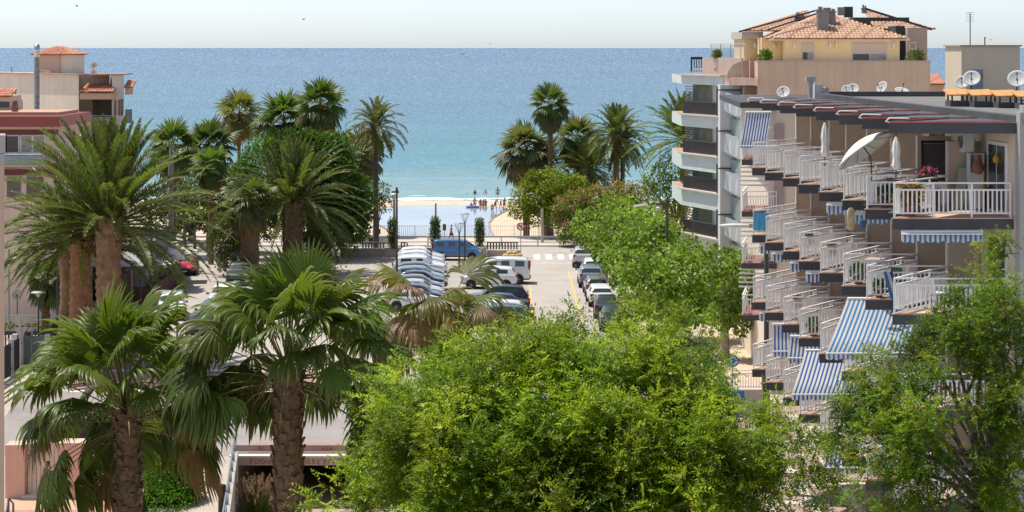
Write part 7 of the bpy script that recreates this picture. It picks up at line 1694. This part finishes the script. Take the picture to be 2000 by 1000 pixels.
for k in range(5): MB().box(-.1, .1, -6+k*2.2, -6+k*2.2+2.1, 0, 1.25).build('side_panel', M('barrier_brown', (.115, .06, .045), .8, .2, 3), t)
MB().box(-2.0, -.12, -6.1, -5.9, 0, 1.15).build('end_panel', MATS['barrier_brown'], t)
box_leaves('dry_plants', t, [(-.9, -.2, -5.8, 4, 1.0, 1.55)], 30, (.3, .1), [(.18, .11, .05), (.14, .12, .04), (.10, .07, .04)], R_(163))
mb = MB()
for k in range(5):
    for s in (-1.9, -.15): mb.bar((s, -6+k*2.2, 0), (s, -6+k*2.2, 2.2), .05)
mb.build('frame_posts', metal_dark, t)
t = thing('menu_board', 'yellowish menu board standing at the end of the brown barrier', 'sign', (X(311, 137.6), 137.6, .006)); MB().box(-.33, .33, -.03, .03, .3, 1.2).build('board', M('menu_ochre', (.50, .36, .17), .8, .15, 4), t)
for s in (-.3, .3): MB().box(s-.03, s+.03, -.02, .12, 0, .3).build('leg', wood_old, t)
t = thing('bicycle_rack', 'round pale hoop rack beside the menu board', 'rack', (X(323, 138), 138, .006)); mb = MB()
mb.tube([(.28*math.cos(a), 0, .5+.45*math.sin(a)) for a in np.linspace(0, 2*PI, 17)], .035, 6); mb.tube([(-.2, 0, .2), (.2, 0, .8)], .02, 5); mb.tube([(.2, 0, .2), (-.2, 0, .8)], .02, 5); mb.build('hoop', M('hoop_pale', (.56, .46, .34), .7, .08, 3), t); MB().box(-.2, .2, -.1, .1, 0, .05).build('foot', metal_grey, t)
# ---------------------------------------------------------------- pink wall, path rail, bridge
DW = 79.3
t = thing('gate_wall', 'pink rendered garden wall with a pale slatted gate', 'wall', (X(88, DW), DW, .03)); x0 = X(88, DW)
zt = Z(868, DW)-.03
MB().box(X(10, DW)-x0, X(48, DW)-x0, 0, .9, 0, zt-.03).build('wall', pink_wall, t); MB().box(X(115, DW)-x0, X(166, DW)-x0, 0, .9, 0, zt).build('wall', pink_wall, t)
MB().box(X(115, DW)-x0-.03, X(166, DW)-x0+.03, -.03, .93, zt+.002, zt+.06).build('coping', M('coping_pink', (.64, .48, .40), .8, .06, 2), t)
MB().box(X(44, DW)-x0, X(118, DW)-x0, -.12, .3, 0, .14).build('threshold', M('step_pale', (.66, .60, .52), .8, .06, 2), t)
g = MB().box(X(51, DW)-x0, X(112, DW)-x0, .28, .34, .16, zt-.02).build('gate', M('gate_back', (.42, .38, .33), .8, .06, 2), t)
n = 7
for k in range(n):
    a = X(51, DW)-x0+k*(61/3800*DW)/n; MB().box(a+.012, a+61/3800*DW/n-.012, .235, .278, .16, zt-.02).build('gate_board', M('gate_cream', (.64, .56, .48), .7, .06, 1.5), g)
mb = MB(); mb.box(X(48, DW)-x0+.01, X(51, DW)-x0-.01, .2, .34, .15, zt-.02); mb.box(X(112, DW)-x0+.01, X(115, DW)-x0-.01, .2, .34, .15, zt-.02); mb.build('gate_frame', M('gate_frame_salmon', (.62, .34, .24), .7, .06, 2), t)
MB().tube([(X(112.5, DW)-x0, .18, 1.25), (X(112.5, DW)-x0, .18, 1.42)], .02, 6).build('handle', black_s, g)
t = thing('garden_railing', 'grey two-bar railing above the low trimmed hedge', 'railing', (X(232, 81.2), 81.2, 0)); mb = MB()
mb.tube([(-1.5, 0, 1.85), (1.5, 0, 1.85)], .05, 8); mb.tube([(-1.5, 0, 1.35), (1.5, 0, 1.35)], .05, 8)
for x in (-1.4, -.6, .2, 1.0, 1.45): mb.tube([(x, 0, 0), (x, 0, 1.85)], .04, 6)
mb.build('rails', M('rail_grey', (.36, .37, .38), .5, .08, 2), t)
t = thing('shaded_shed', 'dark open-fronted shelter behind the grey railing', 'shelter', (X(215, 86), 86, 0))
MB().box(-2.6, 1.4, 0, .2, 0, 2.4).build('wall', M('shed_brown', (.09, .075, .065), .9, .2, 1.5), t); MB().box(-2.7, 1.5, -1.5, .3, 2.4, 2.52).build('roof', wood_old, t)
for x in (-2.6, 1.3): MB().box(x, x+.1, -1.4, -1.3, 0, 2.4).build('post', wood_old, t)
MB().prism([(X(281, 77.5), 74), (X(281, 77.5)+.16, 74), (X(292, 79.4)+.02, 79.4), (X(292, 79.4)-.14, 79.4)], .03, .75).build('terrace_parapet', pink_wall, label='low pink parapet between the red terrace and the hedge', cat='wall')
t = thing('stair_railing', 'blue-grey stair railing cut by the lower left corner', 'railing', (X(14, 70), 70, 0)); mb = MB()
mb.tube([(-.1, 0, 1.2), (.05, 0, 2.2), (.22, 0, 2.0)], .04, 6); mb.tube([(.22, 0, 0), (.22, 0, 2.0)], .04, 6); mb.tube([(.05, 0, 0), (.05, 0, 2.2)], .04, 6); mb.tube([(.05, 0, 1.2), (.35, 0, .6)], .03, 6); mb.build('rails', M('rail_blue', (.12, .16, .20), .5, .1, 2), t)
# creek: retaining wall, rail, bridge with lettering
t = thing('retaining_wall', 'concrete creek wall beside the path with a kerb along its top', 'wall', (0, 0, 0))
mb = MB(); pl = [(-8, 20), (-8, 50), (-11.35, 77), (-12.5, 87.35)]; mb.prism(pl+[(x+.22, y) for x, y in pl[::-1]], -2.3, .28); mb.build('wall', concrete, t)
mb = MB(); mb.prism([(2, 20), (2, 87.35), (2.3, 87.35), (2.3, 20)], -2.3, .1); mb.build('wall', concrete, t)
t = thing('creek_railing', 'blue-grey tube railing along the creek wall beside the path', 'railing', (0, 0, .28)); mb = MB(); rp = [(-9.7, 63), (-11.25, 77), (-12.4, 87.2)]
for zz in (.45, .9): mb.tube([(x, y, zz) for x, y in rp], .04, 6)
for q in np.linspace(0, 1, 13): y = 63+q*24.2; x = np.interp(y, [63, 77, 87.2], [-9.7, -11.25, -12.4]); mb.tube([(x, y, 0), (x, y, .92)], .035, 6)
mb.build('rails', M('rail_steel', (.22, .25, .28), .45, .1, 2), t)
mb = MB(); mb.lathe([(.15, 0), (.16, .4), (.15, 1.42), (.13, 1.46)], n=10); mb.build('timber_post', M('post_dark', (.055, .045, .035), .95, .4, 5, bump=.5), loc=G(434, 1020, 0), label='thick dark timber post on the path at the bottom edge', cat='post')
B_ = thing('underpass_bridge', 'road bridge over the dry creek with a dark opening and red graffiti on its beam', 'bridge', (-5, 87.4, 0))
MB().box(-7.7, 7.0, -.02, .6, -.36, -.004).build('beam', M('beam_concrete', (.50, .42, .34), .9, .10, 1.2, bump=.1, streak=.3), B_)
MB().box(-7.7, 7.0, -.05, .35, .0, .07).build('edge_kerb', M('edge_pale', (.70, .66, .60), .85, .06, 1), B_)
MB().box(-7.7, 7.0, .62, 16, -.5, -.02).build('deck', concrete, B_)
for x in (-7.7, 6.7): MB().box(x, x+.3, .62, 16, -2.25, -.51).build('abutment', M('abut', (.30, .24, .20), .9, .12, 1), B_)
for x in (-2.6, 2.0): MB().box(x, x+.35, 3, 14, -2.25, -.51).build('pier', MATS['abut'], B_)
MB().box(-7.4, 6.7, 15.7, 16, -2.25, -.51).build('rear_wall', MATS['abut'], B_)
mb = MB(); mb.box(-7.7, 7.0, .9, 1.0, .07, .36); mb.build('upstand', M('upstand', (.42, .31, .27), .9, .15, 1.5), B_)
def lettering(txt, x, z, size, mat, y=-.028):
    cu = bpy.data.curves.new('t', 'FONT'); cu.body = txt; cu.size = size; cu.extrude = .004; cu.space_character = 1.25
    o = bpy.data.objects.new('t', cu); COL.objects.link(o); dg = bpy.context.evaluated_depsgraph_get(); me = bpy.data.meshes.new_from_object(o.evaluated_get(dg)); bpy.data.objects.remove(o)
    me.materials.clear(); me.materials.append(mat)
    for v in me.vertices:      # uneven hand-sprayed strokes
        a, b, c = v.co; v.co = (a+.010*math.sin(b*17+a*3), b*(1+.10*math.sin(a*4.1+1))+.015*math.sin(a*5.3), c)
    q = link('graffiti', me, B_, (x, y, z)); q.rotation_euler = (PI/2, 0, 0); return q
spray = M('spray_red', (.38, .05, .05), .8, .3, 9)
lettering('FUOH', X(488, 87.4)+5, -.30, .31, spray); lettering('HLEE FALSA', X(590, 87.4)+5, -.30, .31, spray); lettering('Y', X(674, 87.4)+5, -.30, .31, spray)
lettering('ASA', X(628, 88.3)+5, .10, .25, spray, .89); lettering('RI', X(505, 88.3)+5, .10, .25, spray, .89)
# ---------------------------------------------------------------- people, birds
skin_m = M('skin', (.44, .25, .17), .6, .08, 6); skin_d = M('skin_tan', (.30, .16, .10), .6, .08, 6); hair_m = M('hair_dark', (.03, .022, .018), .6, .2, 8)
def person(label, px, D, z, pose, rz, cloth_c, zone, scale=1.0, skin=None, group=None, legs=None):
    """zone: 'trunks','suit','dress','clothed'"""
    t = thing('person', label, 'person', (X(px, D), D, z), rz, group); t.scale = (scale,)*3
    me = FIG[pose].copy(); n = len(me.polygons); c = np.empty(n*3, np.float32); me.polygons.foreach_get('center', c); c = c.reshape(-1, 3)
    top = c[:, 2].max(); hip = .92 if pose != 'sit' else .14; lean = {'stand': 0, 'walk': .03, 'wade': .05, 'bend': .55, 'sit': .12}[pose]
    h = (c[:, 2]-hip)*math.cos(lean)-c[:, 1]*math.sin(lean)          # height along the back
    f = -c[:, 1]*math.cos(lean)-(c[:, 2]-hip)*math.sin(lean)
    mi = np.zeros(n, np.int32); core = np.abs(c[:, 0]) < .19
    if zone == 'trunks': k = core & (h < .10) & (h > -.32)
    elif zone == 'suit': k = core & (h < .44) & (h > -.12)
    elif zone == 'dress': k = core & (h < .44) & (h > -.45)
    else: k = (h < .52) & (c[:, 2] > .10)
    mi[k] = 2
    if legs is not None: mi[(h < .02) & (c[:, 2] > .08)] = 3
    mi[(h > .66) & (f < .06) | (h > .74)] = 1
    me.materials.clear()
    nm = 'cloth_%02d%02d%02d' % tuple(int(v*99) for v in cloth_c)
    for m in (skin or skin_m, hair_m, M(nm, cloth_c, .85, .1, 5), M('cloth_dark', (.02, .02, .024), .85, .15, 5)): me.materials.append(m)
    me.polygons.foreach_set('material_index', mi); me.polygons.foreach_set('use_smooth', [True]*n)
    link('body', me, t)
    # face: nose, eyes; kept with the head
    hz = hip+math.cos(lean)*.70; hy = -math.sin(lean)*.70-.10
    mb = MB(); mb.lathe([(.018, -.02), (.014, .015), (.004, .03)], (0, hy-.01, hz-.01), 6); mb.build('nose', skin or skin_m, t)
    for s in (-1, 1): MB().disc((s*.033, hy+.012, hz+.02), (0, -1, 0), .011, .01, 8).build('eye', hair_m, t)
    return t
zl, zs = -1.93, -2.32
person('person in black clothes and cap walking on the pavement by the parasols', 277, 143, .13, 'walk', .3, (.02, .02, .024), 'clothed', 1.04, skin_d, legs=1)
person('person with bare arms behind the roof of the blue minivan', 881, 183, .06, 'walk', 1.2, (.46, .20, .18), 'clothed', 1.0, legs=1)
person('swimmer with only a dark head above the sea', 912, 274, -3.86, 'stand', 0, (.1, .1, .1), 'trunks', 1.0, skin_d)
person('dark-haired bather up to the waist in the sea, left of the two others', 927.5, 274.5, -3.28, 'stand', .3, (.03, .03, .04), 'suit', 1.0, skin_d)
person('bather in a light top waist-deep in the sea', 948, 275, -3.28, 'stand', -.4, (.60, .58, .55), 'suit', 1.0)
person('big bare-backed bather waist-deep in the sea near the trees', 972, 274, -3.1, 'stand', PI, (.2, .2, .2), 'trunks', 1.12)
person('adult wading in a grey top at the lagoon edge behind the little ones', 927, 250, -2.55, 'wade', .4, (.35, .33, .34), 'dress', 1.05)
person('child sitting in the lagoon on a blue float', 921, 248, -2.0, 'sit', -.5, (.10, .14, .34), 'suit', .8)
person('child in red sitting at the shore of the lagoon', 938, 251, -2.0, 'sit', .2, (.42, .10, .10), 'suit', 1.0, skin_d)
person('first of two bathers sitting close together at the lagoon', 944.5, 251, -2.0, 'sit', .1, (.45, .25, .2), 'suit', 1.0)
person('second of the two bathers sitting together, in dark trunks', 949, 250.5, -2.0, 'sit', -.6, (.04, .04, .05), 'trunks', 1.05, skin_d)
person('woman in a dark blue swimsuit bending forward at the lagoon shore', 966.5, 243, -2.0, 'bend', .9, (.07, .06, .16), 'suit', 1.0)
person('small child wading beside the woman in the dark blue swimsuit', 961, 240.5, -2.15, 'wade', .2, (.40, .16, .18), 'trunks', .78)
person('child in a black wetsuit walking on the sand', 978, 246, -1.98, 'walk', .8, (.03, .04, .045), 'clothed', .68)
person('girl in a dark red dress standing on the sand', 985, 244, -1.98, 'stand', .5, (.22, .06, .07), 'dress', .92)
t = thing('swim_float', 'blue and red inflatable float in front of the sitting child', 'float', (X(923, 247), 247, -1.88)); mb = MB(); mb.tube([(.75*math.cos(a), .3*math.sin(a), .08) for a in np.linspace(0, 2*PI, 17)], .10, 8); mb.build('ring', M('float_blue', (.10, .13, .40), .5, .1, 4), t); MB().cbox(0, 0, 0, 1.2, .4, .06).build('mat', M('float_red', (.55, .15, .15), .5, .1, 4), t)
for k, (px, py, D, lab) in enumerate(((150, 12, 300, 'tiny bird high in the sky above the left buildings'), (593, 38, 320, 'tiny bird in the sky above the left palms'), (905, 106, 330, 'dark bird just below the horizon, left of the other one'), (957, 86, 350, 'bird just above the horizon in the middle of the sky'), (1935, 78, 260, 'tiny dark bird beside the television aerial'))):
    x, y, z = P(px, py, D); t = thing('bird', lab, 'bird', (x, y, z), .4*k, 'birds over the sea')
    mb = MB(); mb.tube([(-.26, 0, 0), (-.12, 0, .01), (.05, 0, .02), (.18, 0, .03), (.25, 0, .02)], [.01, .06, .07, .045, .01], 8)
    for s in (-1, 1): mb.add([(.08, s*.05, .03), (-.08, s*.05, .03), (-.06, s*.32, .16), (.07, s*.34, .18), (-.10, s*.66, .08)], [(0,1,2,3),(3,2,4)])
    mb.build('body', M('bird_grey', (.10, .10, .11), .8, .2, 5), t)
